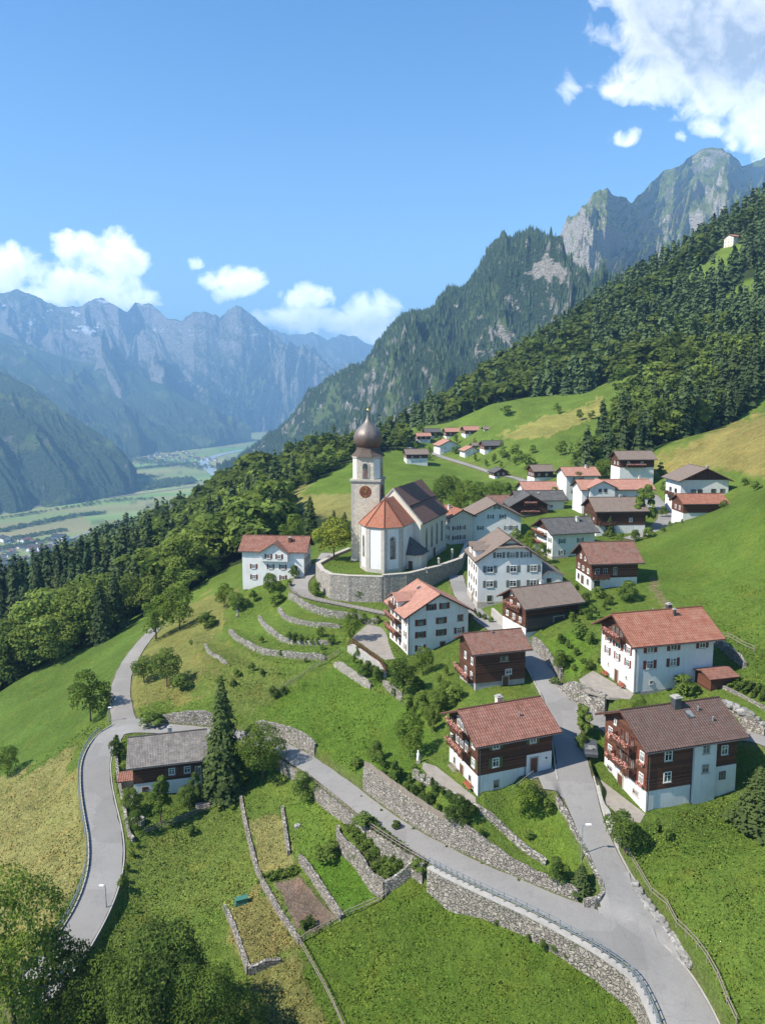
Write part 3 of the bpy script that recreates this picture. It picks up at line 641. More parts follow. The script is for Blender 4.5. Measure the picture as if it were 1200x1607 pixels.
def mountain(name,label,sil,foot,mat,amp,wave,seed,nt_=150,step=.0011,jag=.0,back=.18,prof=.85):
    """sil: (u,v,d) ridge line, foot: (u,d,z)"""
    P=np.array([ptd(*s) for s in sil]); az=np.arctan2(P[:,0],P[:,1]); rr=np.hypot(P[:,0],P[:,1])
    A=np.arange(az[0],az[-1],step); R0=np.interp(A,az,rr); Z0=np.interp(A,az,P[:,2])
    fu=np.array(foot,float); fa=np.arctan2((fu[:,0]-U0)/F,1.); RF=np.interp(A,fa,fu[:,1]); ZF=np.interp(A,fa,fu[:,2])
    t=np.r_[np.linspace(-back,0,14)[:-1],np.linspace(0,1,nt_)**1.15]
    T,AA=np.meshgrid(t,A,indexing='ij'); R0g=np.broadcast_to(R0,T.shape); RFg=np.broadcast_to(RF,T.shape)
    Rg=R0g+(RFg-R0g)*T; X=Rg*np.sin(AA); Y=Rg*np.cos(AA)
    s=AA*R0.mean(); dn=(R0g-Rg)
    wv=(fbm(s/wave*.7,dn/wave*.5,3,seed+50)-.5)*1.6
    g=np.sign(T)*np.abs(T)**prof; g=np.where(T<0,-T*1.6,g)
    Z=Z0+(ZF-Z0)*np.clip(g,0,1.5)
    win=np.clip(T,0,1)**.6*np.clip(1-T,0,1)**.5*1.6
    spur=ridged(s/wave+wv,dn/wave*VS+wv*.5,6,seed); fine=ridged(s/wave*5,dn/wave*4,4,seed+9)
    Z=Z+win*amp*((spur-.45)*1.7)+ (np.clip(win,0,1)*.22*amp+np.clip(1-np.abs(T)*8,0,1)*jag)*(fine-.35)
    idx=np.arange(T.size).reshape(T.shape); f=np.stack([idx[:-1,:-1],idx[:-1,1:],idx[1:,1:],idx[1:,:-1]],-1).reshape(-1,4)[:,::-1]
    V=np.stack([X.ravel(),Y.ravel(),Z.ravel()],1)
    o=link(bpy.data.objects.new(name,npmesh(name,V,f,mat,True))); tag(o,label,None,None,'structure'); MT[name+str(seed)]=(A,t,X,Y,Z)
    return o
mountain('mountains','farthest pale blue mountain range in the gap behind the cliff',[(340,520,17000),(410,515,17000),(432,519,17000),(455,525,17000),(480,526,17000),(490,520,17000),(512,534,17000),(535,526,17000),(556,527,17000),(571,538,17000),(600,546,17000),(680,560,17000),(800,600,17000)],[(300,12500,-600),(800,12500,-600)],M['m_far2'],520,900,11,90,.0014,60)
mountain('mountains','blue jagged mountain range across the valley with snow patches',[(-260,500,12000),(-120,470,12000),(0,463,12000),(28,456,12000),(50,462,12000),(75,474,12000),(95,480,12000),(130,480,12000),(145,473,12000),(162,466,12000),(185,482,11800),(200,490,12000),(212,476,12400),(238,479,12400),(262,502,12000),(285,503,11800),(302,489,11500),(322,487,11500),(345,499,11600),(358,486,11700),(378,482,11700),(398,498,11800),(420,514,12000),(450,540,12000),(500,570,12000),(560,605,12000),(640,640,12000),(720,670,12000)],[(-260,8800,-600),(60,8800,-600),(200,9000,-600),(330,9200,-600),(450,9600,-600),(720,10800,-600)],M['m_far'],1250,1500,23,200,.0009,90,prof=.78)
mountain('hill','dark wooded mountain flank behind the valley village',[(-260,470,10300),(0,520,10300),(60,548,10200),(110,566,10100),(160,574,10000),(200,582,9900),(250,602,9700),(290,628,9500),(330,652,9300),(360,676,9100),(395,694,9000)],[(-260,5600,-600),(100,6000,-602),(200,6700,-602),(330,7700,-602),(395,8500,-602)],M['m_hill'],430,900,31,120,.0009,30,prof=.9)
mountain('hill','dark wooded mountain flank on the near side of the valley edge',[(-260,520,5600),(-100,556,5600),(0,584,5500),(48,607,5400),(96,642,5200),(149,676,5000),(190,704,4800),(215,738,4600)],[(-260,3600,-600),(0,3900,-602),(120,4150,-602),(190,4350,-602),(215,4550,-602)],M['m_hill'],330,700,37,130,.0009,16,prof=.9)
mountain('mountains','high rocky green peaks rising behind the wooded cliff mountain',[(780,430,3700),(850,385,3700),(871,373,3700),(896,349,3650),(912,330,3600),(928,311,3550),(940,301,3550),(953,299,3550),(962,306,3600),(972,309,3700),(991,316,3900),(1010,300,4200),(1029,284,4400),(1042,266,4500),(1058,262,4500),(1073,253,4600),(1085,242,4700),(1105,236,4700),(1130,234,4700),(1145,240,4700),(1156,252,4800),(1163,264,4900),(1180,256,5400),(1200,250,5500),(1260,262,5500),(1340,300,5200)],[(780,2500,-150),(950,2400,-60),(1100,2500,0),(1340,2600,50)],M['m_peak'],620,620,43,260,.0007,55,prof=.72)
mountain('mountains','steep wooded mountain with pale rock cliffs above the valley',[(340,735,3600),(400,700,3500),(440,677,3400),(470,638,3200),(478,625,3150),(505,604,3050),(535,588,2950),(560,578,2850),(582,566,2750),(590,545,2700),(597,535,2700),(612,518,2650),(630,500,2600),(650,496,2550),(681,490,2500),(700,474,2480),(725,460,2450),(745,432,2420),(763,404,2400),(778,385,2380),(795,373,2360),(815,365,2350),(833,364,2350),(850,374,2330),(871,391,2300),(902,418,2250),(947,462,2200),(1000,500,2150),(1100,560,2100)],[(340,3100,-600),(440,2500,-560),(560,1900,-420),(700,1500,-300),(850,1300,-200),(1100,1250,-100)],M['m_cliff'],400,400,57,260,.0008,42,prof=.80)
# ------------------------------------------------------------------ world, sun, haze, camera
SUN_EL=47.; SUN_TO=Vector((-.93,-.36,0)).normalized()
def world():
    w=bpy.data.worlds.new('World'); scene.world=w; w.use_nodes=True; nt=w.node_tree; nt.nodes.clear()
    out=nt.nodes.new('ShaderNodeOutputWorld'); bg=nt.nodes.new('ShaderNodeBackground'); nt.links.new(bg.outputs[0],out.inputs[0])
    sky=nt.nodes.new('ShaderNodeTexSky'); sky.sky_type='NISHITA'; sky.sun_disc=False; sky.sun_elevation=R(SUN_EL)
    sky.sun_rotation=math.atan2(SUN_TO.x,SUN_TO.y); sky.altitude=900; sky.air_density=1.; sky.dust_density=.35; sky.ozone_density=2.2
    tc=nt.nodes.new('ShaderNodeTexCoord').outputs['Generated']
    sp=nd(nt,'ShaderNodeSeparateXYZ',Vector=tc); y=mth(nt,'MAXIMUM',sp.outputs['Y'],.05)
    px=mth(nt,'DIVIDE',sp.outputs['X'],y); pz=mth(nt,'DIVIDE',sp.outputs['Z'],y)
    def g(u,v):
        r=ray(u,v); return r[0]/r[1], r[2]/r[1]
    blobs=[(20,425,55,32,1),(-20,450,60,40,1),(160,400,62,36,1),(120,385,38,24,1),(210,410,34,22,1),(150,445,85,26,1),(200,470,45,20,1),(60,470,60,18,.9),
      (345,438,36,15,1),(372,436,42,24,1),(358,455,26,18,1),(306,412,18,14,.2),
      (478,470,34,28,1),(515,468,12,14,.3),(470,500,60,18,1),(530,508,70,16,1),(585,495,44,34,1),(575,520,50,22,1),
      (1060,20,85,60,1.5),(1150,60,110,70,1.7),(1080,120,110,34,1),(1010,140,55,20,.95),(1010,30,30,40,.9),(930,55,28,30,.2),(965,62,34,22,.25),(1190,130,60,40,.95),
      (1185,190,42,48,1.),(1115,196,38,18,.5),(1150,225,20,20,.7),(888,138,24,30,.25),(978,212,30,16,.3),(1070,215,20,16,.1),(1290,120,120,120,1.4)]
    def dens(dx,dz):
        qx=mth(nt,'ADD',px,dx); qz=mth(nt,'ADD',pz,dz)
        vec=nd(nt,'ShaderNodeCombineXYZ',X=qx,Y=qz,Z=0.).outputs[0]
        wn=nd(nt,'ShaderNodeTexNoise',Vector=vec,Scale=14.,Detail=3,Roughness=.5).outputs['Color']
        ws=nd(nt,'ShaderNodeSeparateColor',Color=wn)
        qx2=mth(nt,'ADD',qx,mth(nt,'MULTIPLY',mth(nt,'SUBTRACT',ws.outputs[0],.5),.035)); qz2=mth(nt,'ADD',qz,mth(nt,'MULTIPLY',mth(nt,'SUBTRACT',ws.outputs[1],.5),.035))
        cur=None
        for (u,v,ru,rv,s) in blobs:
            cx,cz=g(u,v); rx=ru/F*1.1; rz=rv/F*1.1*(1+cz*cz)
            a=mth(nt,'MULTIPLY',mth(nt,'SUBTRACT',qx2,cx),1/rx); b=mth(nt,'MULTIPLY',mth(nt,'SUBTRACT',qz2,cz),1/rz)
            e=mth(nt,'SUBTRACT',s,mth(nt,'ADD',mth(nt,'MULTIPLY',a,a),mth(nt,'MULTIPLY',b,b)))
            cur=e if cur is None else mth(nt,'SMOOTH_MAX',cur,e,.25)
        n=nd(nt,'ShaderNodeTexNoise',Vector=vec,Scale=25.,Detail=10,Roughness=.60,Distortion=.45).outputs['Fac']
        return mth(nt,'ADD',mth(nt,'MAXIMUM',cur,-2.),mth(nt,'MULTIPLY',mth(nt,'SUBTRACT',n,.5),3.5))
    d0=dens(0.,0.); d1=dens(-.016,.018)
    a=rng_(nt,d0,-.12,.80); a=mth(nt,'MULTIPLY',a,a) if False else a
    lit=rng_(nt,mth(nt,'SUBTRACT',d1,mth(nt,'MULTIPLY',d0,.35)),-.3,1.1,1.,0.)
    thick=rng_(nt,d0,.2,1.6)
    cc=mixc(nt,mth(nt,'MULTIPLY',mth(nt,'SUBTRACT',1.,lit),thick),(5.2,5.3,5.45),(2.1,2.5,3.15))  # sunlit sides and shaded bases of the clouds are painted into their colour
    boost=nd(nt,'ShaderNodeMapRange',Value=pz); boost.inputs[1].default_value=.12; boost.inputs[2].default_value=.42; boost.inputs[3].default_value=2.7; boost.inputs[4].default_value=1.
    cc=nd(nt,'ShaderNodeVectorMath',_operation='SCALE',i0=cc,Scale=boost.outputs[0]).outputs[0]
    front=mth(nt,'GREATER_THAN',sp.outputs['Y'],.1)
    # the blue deepens overhead
    el=sp.outputs['Z']; tint=mixc(nt,rng_(nt,el,.08,.50),(.78,.90,.92),(.34,.65,.87)); tint=mixc(nt,rng_(nt,el,.55,.95),tint,(.66,.84,.95))
    skyc=nd(nt,'ShaderNodeVectorMath',_operation='MULTIPLY',i0=sky.outputs[0],i1=tint).outputs[0]
    col=mixc(nt,mth(nt,'MULTIPLY',mth(nt,'MULTIPLY',a,front),.97),skyc,cc)
    nt.links.new(col,bg.inputs[0]); bg.inputs[1].default_value=SKYS
    w.cycles.sampling_method='MANUAL'; w.cycles.sample_map_resolution=512
SKYS=.122
world()
sl=bpy.data.lights.new('sun','SUN'); sl.energy=4.7; sl.angle=R(.53); sl.color=(1.,.94,.84)
so=bpy.data.objects.new('sun',sl); link(so)
sd=Vector((SUN_TO.x*math.cos(R(SUN_EL)),SUN_TO.y*math.cos(R(SUN_EL)),math.sin(R(SUN_EL)))); so.rotation_euler=sd.to_track_quat('Z','Y').to_euler(); so.location=(0,0,60)
def haze():
    mb=MB(); mb.box(-17500,17500,-1500,22500,-640,1950)
    m=bpy.data.materials.new('haze_air'); m.use_nodes=True; nt=m.node_tree; nt.nodes.clear()
    o=nt.nodes.new('ShaderNodeOutputMaterial'); p=nt.nodes.new('ShaderNodeVolumePrincipled'); p.inputs['Color'].default_value=(.32,.62,1,1); p.inputs['Density'].default_value=HAZE; p.inputs['Anisotropy'].default_value=.0
    nt.links.new(p.outputs[0],o.inputs['Volume']); ob=mb.build('haze',m); tag(ob,'blue summer haze filling the valley air',None,None,'stuff')
HAZE=1.0e-4
haze()
cam=bpy.data.cameras.new('camera'); co=bpy.data.objects.new('camera',cam); link(co); scene.camera=co
cam.sensor_fit='HORIZONTAL'; cam.sensor_width=36; cam.lens=36*F/1200; cam.clip_start=1; cam.clip_end=60000
cam.shift_y=-(803.5-V0)/1200; co.rotation_euler=(R(90)-PT,0,0)
scene.view_settings.view_transform='Standard'; scene.view_settings.look='None'; scene.view_settings.exposure=1.08; scene.view_settings.gamma=1
scene.cycles.use_denoising=True; scene.cycles.max_bounces=5; scene.cycles.diffuse_bounces=2; scene.cycles.glossy_bounces=2; scene.cycles.transmission_bounces=2; scene.cycles.volume_bounces=0; scene.cycles.transparent_max_bounces=6
scene.cycles.caustics_reflective=False; scene.cycles.caustics_refractive=False; scene.cycles.sample_clamp_indirect=4
# ------------------------------------------------------------------ foliage materials
def leafmat(name,c1,c2,tr=.25,rand=.35):
    m=bpy.data.materials.new(name); m.use_nodes=True; nt=m.node_tree; nt.nodes.clear()
    out=nt.nodes.new('ShaderNodeOutputMaterial'); v=pos(nt); oi=nt.nodes.new('ShaderNodeObjectInfo').outputs['Random']
    cell=nd(nt,'ShaderNodeSeparateColor',Color=nd(nt,'ShaderNodeTexVoronoi',Vector=scl(nt,v,(1,1,.3)),Scale=.13).outputs['Color']).outputs[0]
    f=mth(nt,'ADD',mth(nt,'MULTIPLY',noise(nt,v,1.1,3,.7),.6),mth(nt,'ADD',mth(nt,'MULTIPLY',noise(nt,v,.05,2),.2),mth(nt,'MULTIPLY',cell,.22)))
    c=mixc(nt,rng_(nt,f,.36,.62),c2,c1)
    k=mth(nt,'ADD',1-rand/2,mth(nt,'MULTIPLY',oi,rand)); c=nd(nt,'ShaderNodeVectorMath',_operation='SCALE',i0=c,Scale=k).outputs[0]
    d=nd(nt,'ShaderNodeBsdfDiffuse',Color=c); t=nd(nt,'ShaderNodeBsdfTranslucent',Color=c); mx=nt.nodes.new('ShaderNodeMixShader'); mx.inputs[0].default_value=tr
    nt.links.new(d.outputs[0],mx.inputs[1]); nt.links.new(t.outputs[0],mx.inputs[2]); nt.links.new(mx.outputs[0],out.inputs[0]); return m
M['leaf_a']=leafmat('broadleaf_green',(.175,.235,.04),(.085,.135,.028),.45)
M['leaf_b']=leafmat('shrub_green',(.16,.22,.045),(.075,.12,.03),.42)
M['leaf_y']=leafmat('yellow_green_leaves',(.30,.33,.05),(.17,.21,.035),.3)
M['leaf_d']=leafmat('dark_green_leaves',(.14,.195,.04),(.065,.105,.026),.42)
M['needle']=leafmat('spruce_needles',(.085,.115,.036),(.038,.058,.02),.15)
M['forest_b']=leafmat('forest_broadleaf',(.19,.24,.05),(.075,.12,.03),.4,.7)
M['forest_s']=leafmat('forest_needles',(.085,.115,.045),(.035,.058,.025),.15,.6)
M['bark']=simple('bark',(.13,.09,.065),.95,.35,6,bmp=.4)
M['birchbark']=simple('pale_bark',(.4,.37,.33),.9,.35,6)
def unit(v): return v/(np.linalg.norm(v,axis=1)[:,None]+1e-9)
def quads(Pt,Nr,size,r,asp=1.5):
    n=len(Pt); a=unit(r.normal(size=(n,3))); t=unit(np.cross(Nr,a)); b=np.cross(Nr,t); s=(size*r.uniform(.6,1.3,n))[:,None]
    V=np.stack([Pt-t*s*asp*.5,Pt-b*s*.5,Pt+t*s*asp*.5,Pt+b*s*.5],1).reshape(-1,3); return V,np.arange(n*4).reshape(-1,4)
def crown_b(n,size,w=.42,lob=16,seed=0,z0=.12,shape='round'):
    r=np.random.default_rng(seed); h=(1-z0)/2; C=[];R_=[]
    for i in range(lob):
        d=unit(r.normal(size=(1,3)))[0]; k=r.uniform(.35,.78); zc=z0+h+d[2]*h*k*1.05
        wz=1.0
        if shape=='col': wz=.55+.6*(1-(zc-z0)/(1-z0))
        C.append((d[0]*w*k*wz,d[1]*w*k*wz,zc)); R_.append(w*r.uniform(.30,.50)*(.75 if shape=='col' else 1))
    C=np.array(C);R_=np.array(R_); pr=R_**2/np.sum(R_**2); L=r.choice(lob,n,p=pr); d=unit(r.normal(size=(n,3))); d[:,2]=np.where(d[:,2]<-.4,-d[:,2],d[:,2])
    rad=R_[L]*r.uniform(.72,1.06,n); P_=C[L]+d*rad[:,None]*np.array([1,1,.85])
    ins=np.zeros(n,bool)
    for i in range(lob): ins|=((np.linalg.norm((P_-C[i])/np.array([1,1,.85]),axis=1)<R_[i]*.68)&(L!=i))
    P_=P_[~ins]; d=d[~ins]; P_[:,2]=np.clip(P_[:,2],z0*.6,1.03)
    N_=unit(d+r.normal(size=d.shape)*.42+np.array([0,0,.3])); return quads(P_,N_,size,r)
def crown_s(n,size,w=.2,tiers=16,seed=0,z0=.06):
    r=np.random.default_rng(seed); u=r.random(n); zt=z0+(1-z0)*(1-np.sqrt(1-u*.995)); 
    k=(zt-z0)/(1-z0)*tiers; fr=k-np.floor(k); Rm=w*(1-(zt-z0)/(1-z0))**.82*(1.12-.62*fr)+.008
    nb=11; ti=np.floor(k); ph=(r.integers(0,nb,n)+_T[(ti*37).astype(int)%65536])*2*np.pi/nb+r.normal(size=n)*.13
    jit=_T[((ti*91+np.round(ph*1.7)*13).astype(int))%65536]*.45+.72
    rho=Rm*jit*np.sqrt(r.uniform(.12,1,n)); z=zt-rho*.38+(rho/w)**2*.012
    P_=np.stack([rho*np.cos(ph),rho*np.sin(ph),np.clip(z,.02,1)],1); out=np.stack([np.cos(ph),np.sin(ph),np.full(n,.9)],1)
    N_=unit(out+r.normal(size=(n,3))*.35); return quads(P_,N_,size*(.55+.6*(1-zt)),r,1.7)
def trunkmesh(h0,r0,limbs,seed,w=.3):
    mb=MB(); r=np.random.default_rng(seed); pts=[Vector((0,0,-.06)),Vector((r.normal()*.01,r.normal()*.01,h0*.5)),Vector((r.normal()*.02,r.normal()*.02,h0))]
    mb.cyl(pts[0],pts[1],r0*1.25,r0*.85,8); mb.cyl(pts[1],pts[2],r0*.85,r0*.35,8)
    for i in range(limbs):
        z=h0*r.uniform(.3,.85); a=r.uniform(0,6.28); l=w*r.uniform(.5,.85); s=Vector((0,0,z)); e=s+Vector((math.cos(a)*l,math.sin(a)*l,l*r.uniform(.5,.9))); mb.cyl(s,e,r0*.4,r0*.12,5)
    me=mb.build('tmp',M['bark']); d=me.data; COL.objects.unlink(me); bpy.data.objects.remove(me); return d
# ------------------------------------------------------------------ buildings
class House:
    """corner pixel -> nearest ground corner; local x runs along the right hand wall, y along the left hand wall"""
    def __init__(s,name,label,cat,corner,down,th,A,B,he,ridge='a',pitch=30,ov=.9,og=.9,roof='t_red',wall='plaster',base=None,upper=None,group=None,deep=3.5,vergew='boards',jerk=0,uplo=None,gabletimber=None,loc=None):
        s.P=Vector(loc if loc else atdn(corner[0],corner[1],down)); s.th=R(th); s.A=A; s.B=B; s.he=he; s.ridge=ridge; s.tan=math.tan(R(pitch)); s.ov=ov; s.og=og
        s.root=empty(name,s.P,s.th); tag(s.root,label,cat,group)
        s.span=B if ridge=='a' else A
        zb=base if base is not None else None
        if upper:   # masonry base + timber upper
            s.body(M[wall],-deep,zb,0.,'wall',False); s.body(M[upper],zb,he,.06,'timber_wall',True)
        else:
            s.body(M[wall],-deep,he,0.,'wall',gabletimber is None)
            if gabletimber: s.gabletop(M[gabletimber],.05)
        s.roof(M[roof],vergew,jerk)
    def top(s,q): # roof underside height above eave level at cross position q
        return s.he+min(q,s.span-q)*s.tan
    def body(s,m,z0,z1,e,name,gable):
        mb=MB(); A,B=s.A,s.B
        if not gable: mb.box(-e,A+e,-e,B+e,z0,z1)
        else:
            hr=s.top(s.span/2); zz=z1-e*s.tan
            if s.ridge=='a': poly=[(-e,-e,z0),(-e,-e,zz),(-e,B/2,hr),(-e,B+e,zz),(-e,B+e,z0)]; vec=(A+2*e,0,0)
            else: poly=[(-e,-e,z0),(A+e,-e,z0),(A+e,-e,zz),(A/2,-e,hr),(-e,-e,zz)]; vec=(0,B+2*e,0)
            mb.prism(poly,vec)
        return mb.build(name,m,s.root)
    def gabletop(s,m,e):
        mb=MB(); A,B=s.A,s.B; hr=s.top(s.span/2); z=s.he
        if s.ridge=='a': mb.prism([(-e,0,z),(-e,B/2,hr),(-e,B,z)],(A+2*e,0,0))
        else: mb.prism([(0,-e,z),(A,-e,z),(A/2,-e,hr)],(0,B+2*e,0))
        mb.build('timber_gable',m,s.root)
    def slab(s,mb,q0,q1,l0,l1,t0,t1,uvs=True,lift=0.,j0=0,j1=0):
        """roof slab between cross positions q0->q1, ridge positions l0..l1, offsets t0<t1 above underside"""
        def z(q): return s.he+(q if q<=s.span/2 else s.span-q)*s.tan
        def P(l,q,o): return (l,q,z(q)+o) if s.ridge=='a' else (q,l,z(q)+o)
        c=1/math.cos(math.atan(s.tan)); ins=[(l0,q0),(l1,q0),(l1-j1,q1),(l0+j0,q1)]
        up=[P(l,q,t1) for l,q in ins]; lo=[P(l,q,t0) for l,q in ins]
        uv=[(l,abs(q-q0)*c) for l,q in ins]
        flip=(s.ridge=='b')^(q0>q1)
        order=[0,1,2,3] if not flip else [3,2,1,0]
        mb.face([up[i] for i in order],[uv[i] for i in order])
        mb.face([lo[i] for i in order[::-1]])
        for i in range(4):
            j=(i+1)%4; f=[lo[i],lo[j],up[j],up[i]]; uu=[uv[i],uv[j],uv[j],uv[i]]
            if flip: f=f[::-1]; uu=uu[::-1]
            mb.face(f,uu)
    def roof(s,m,vm,jerk):
        L=s.A if s.ridge=='a' else s.B; W=s.span; o=s.ov; g=s.og
        mb=MB(); s.slab(mb,-o,W/2,-g,L+g,.17,.30); s.slab(mb,W+o,W/2,-g,L+g,.17,.30)
        r=mb.build('roof',m,s.root)
        mb=MB(); s.slab(mb,-o+.06,W/2,-g+.05,L+g-.05,.03,.165); s.slab(mb,W+o-.06,W/2,-g+.05,L+g-.05,.03,.165)
        # rafters ends / verge boards
        for l in (-g-.03,L+g-.05):
            for q0 in (-o,W+o):
                s.slab(mb,q0,W/2,l,l+.08,-.05,.22)
        mb.build('roof_boards',M[vm],s.root)
        mb=MB(); hr=s.top(W/2)+.30
        a=(-g,W/2,hr) ; b=(L+g,W/2,hr)
        if s.ridge=='b': a=(W/2,-g,hr); b=(W/2,L+g,hr)
        mb.cyl(a,b,.13,.13,8); mb.build('ridge_cap',m,r)
        # gutters
        ze=s.he-o*s.tan+.12
        for q in (-o-.05,W+o+.05):
            mb=MB()
            a=(-g,q,ze) ; b=(L+g,q,ze)
            if s.ridge=='b': a=(q,-g,ze); b=(q,L+g,ze)
            mb.cyl(a,b,.06,.06,6)
            mb.build('gutter',M['darkmetal'],r)
        s.r=r
    # faces -----------------------------------------------------------
    def fr(s,face):
        A,B=s.A,s.B
        return {'R':(Vector((0,0,0)),Vector((1,0,0)),Vector((0,-1,0)),A),'L':(Vector((0,0,0)),Vector((0,1,0)),Vector((-1,0,0)),B),
                'RB':(Vector((A,0,0)),Vector((0,1,0)),Vector((1,0,0)),B),'LB':(Vector((0,B,0)),Vector((1,0,0)),Vector((0,1,0)),A)}[face]
    def fbox(s,mb,face,s0,s1,n0,n1,z0,z1,m=0):
        o,t,n,_=s.fr(face); p=[]
        for z in (z0,z1):
            for a,b in ((s0,n0),(s1,n0),(s1,n1),(s0,n1)): v=o+t*a+n*b; p.append((v.x,v.y,z))
        # orientation
        if t.cross(n).z<0: p=[p[3],p[2],p[1],p[0],p[7],p[6],p[5],p[4]]
        mb.hexa(p,m)
    def win(s,face,c,z,w=.95,h=1.15,shut=None,frame='white_paint',off=.0,sill=True,single=False,name='window'):
        mb=MB(); f=.09; o=off+.07
        s.fbox(mb,face,c-w/2,c-w/2+f,off-.02,o,z,z+h); s.fbox(mb,face,c+w/2-f,c+w/2,off-.02,o,z,z+h)
        s.fbox(mb,face,c-w/2+f,c+w/2-f,off-.02,o,z,z+f); s.fbox(mb,face,c-w/2+f,c+w/2-f,off-.02,o,z+h-f,z+h)
        if not single:
            s.fbox(mb,face,c-.03,c+.03,off-.02,o-.01,z+f,z+h-f); s.fbox(mb,face,c-w/2+f,c-.03,off-.02,o-.013,z+h*.62,z+h*.62+.05); s.fbox(mb,face,c+.03,c+w/2-f,off-.02,o-.013,z+h*.62,z+h*.62+.05)
        fo=mb.build(name,M[frame],s.root)
        mb=MB(); s.fbox(mb,face,c-w/2+f*.5,c+w/2-f*.5,off-.06,off+.022,z+f*.5,z+h-f*.5); mb.build('pane',M['glass'],fo)
        if sill: mb=MB(); s.fbox(mb,face,c-w/2-.08,c+w/2+.08,off-.02,off+.14,z-.09,z-.005); mb.build('sill',M['trim'],fo)
        if shut:
            sw=w*.46
            for q in (-1,1):
                mb=MB(); a=c+q*(w/2+.03); b=c+q*(w/2+.03+sw); a,b=min(a,b),max(a,b)
                s.fbox(mb,face,a,b,off-.01,off+.05,z-.03,z+h+.03)
                for k in range(5): s.fbox(mb,face,a+.07,b-.07,off+.045,off+.07,z+.1+k*(h-.2)/5,z+.1+k*(h-.2)/5+.09)
                mb.build('shutter',M[shut],fo)
        return fo
    def wins(s,face,cs,zs,**k):
        for z in zs:
            for c in cs: s.win(face,c,z,**k)
    def door(s,face,c,z,w=1.,h=2.05,mat='door',off=0.,frame='trim'):
        mb=MB(); s.fbox(mb,face,c-w/2,c+w/2,off-.03,off+.05,z,z+h); d=mb.build('door',M[mat],s.root)
        mb=MB(); s.fbox(mb,face,c-w/2-.13,c-w/2-.002,off-.03,off+.1,z,z+h+.13); s.fbox(mb,face,c+w/2+.002,c+w/2+.13,off-.03,off+.1,z,z+h+.13); s.fbox(mb,face,c-w/2,c+w/2,off-.03,off+.1,z+h+.002,z+h+.13)
        mb.build('frame',M[frame],d)
        mb=MB(); s.fbox(mb,face,c+w*.32,c+w*.40,off+.04,off+.1,z+.95,z+1.1); mb.build('handle',M['darkmetal'],d)
    def balcony(s,face,s0,s1,z,depth=1.1,h=.95,flowers=False,off=.06,mat='balwood',solid=True):
        mb=MB(); s.fbox(mb,face,s0,s1,off-.05,off+depth,z-.14,z)
        for k in range(int((s1-s0)/1.6)+2):
            q=s0+.1+(s1-s0-.2)*k/(int((s1-s0)/1.6)+1); s.fbox(mb,face,q-.06,q+.06,off-.05,off+depth+.02,z-.30,z-.142)
        bo=mb.build('balcony',M[mat],s.root)
        mb=MB(); 
        s.fbox(mb,face,s0-.02,s1+.02,off+depth-.03,off+depth+.05,z+h-.07,z+h)
        n=int((s1-s0)/.17)
        for k in range(n+1):
            q=s0+(s1-s0)*k/n; s.fbox(mb,face,q-.065,q+.065,off+depth-.02,off+depth+.02,z-.1,z+h-.075)
        for q in (s0,s1):
            for k in range(6): s.fbox(mb,face,q-.02,q+.02,off+depth*(k/6)+.02,off+depth*((k+.7)/6)+.0,z+.02,z+h-.05)
        mb.build('railing',M[mat],bo)
        if flowers:
            s.flowers(face,s0+.05,s1-.05,off+depth+.12,z+h-.02,bo)
        return bo
    def flowers(s,face,s0,s1,nn,z,par,dens=150,name='flower_box'):
        mb=MB(); s.fbox(mb,face,s0,s1,nn-.1,nn+.12,z-.18,z-.03); 
        o,t,n,_=s.fr(face)
        fb=mb.build(name,M['balwood'],par)
        N=int((s1-s0)*dens); q=MB()
        for i in range(N):
            a=random.uniform(s0,s1); lump=.5+.5*math.sin(a*4.1+s0*3+z)*math.sin(a*1.7); b=nn+random.gauss(.05,.12); zz=z+random.uniform(-.25,.12+.2*lump)
            c=o+t*a+n*b; c.z=zz; r=random.uniform(.04,.085)
            d1=Vector((random.gauss(0,1),random.gauss(0,1),random.gauss(0,1))).normalized(); d2=d1.cross(Vector((random.gauss(0,1),random.gauss(0,1),random.gauss(0,1)))).normalized()
            q.face([c+d1*r,c+d2*r,c-d1*r,c-d2*r],m=0 if random.random()<.72 else 1)
        q.build('geraniums',[M['flower'],M['leaf_b']],fb)
    def chimney(s,l,q,h=1.3,w=.7,mat='plaster_warm',cap='concrete',name='chimney'):
        z=s.top(q); p=(l,q) if s.ridge=='a' else (q,l)
        mb=MB(); mb.box(p[0]-w/2,p[0]+w/2,p[1]-w/2,p[1]+w/2,z-.5,z+.3+h); c=mb.build(name,M[mat],s.root)
        mb=MB(); mb.box(p[0]-w/2-.1,p[0]+w/2+.1,p[1]-w/2-.1,p[1]+w/2+.1,z+.302+h,z+.42+h); mb.box(p[0]-w/2+.1,p[0]+w/2-.1,p[1]-w/2+.1,p[1]+w/2-.1,z+.423+h,z+.58+h); mb.build('cap',M[cap],c)
    def skylight(s,l,q,w=.8,h=1.1):
        c=math.cos(math.atan(s.tan)); 
        def P(a,b,o):
            z=s.he+(b if b<=s.span/2 else s.span-b)*s.tan+o; return (a,b,z) if s.ridge=='a' else (b,a,z)
        mb=MB(); q1=q+h*c; pts=[P(l,q,.28),P(l+w,q,.28),P(l+w,q1,.28),P(l,q1,.28),P(l,q,.40),P(l+w,q,.40),P(l+w,q1,.40),P(l,q1,.40)]
        if s.ridge=='b': pts=[pts[i] for i in (3,2,1,0,7,6,5,4)]
        mb.hexa(pts); k=mb.build('skylight',M['darkmetal'],s.root)
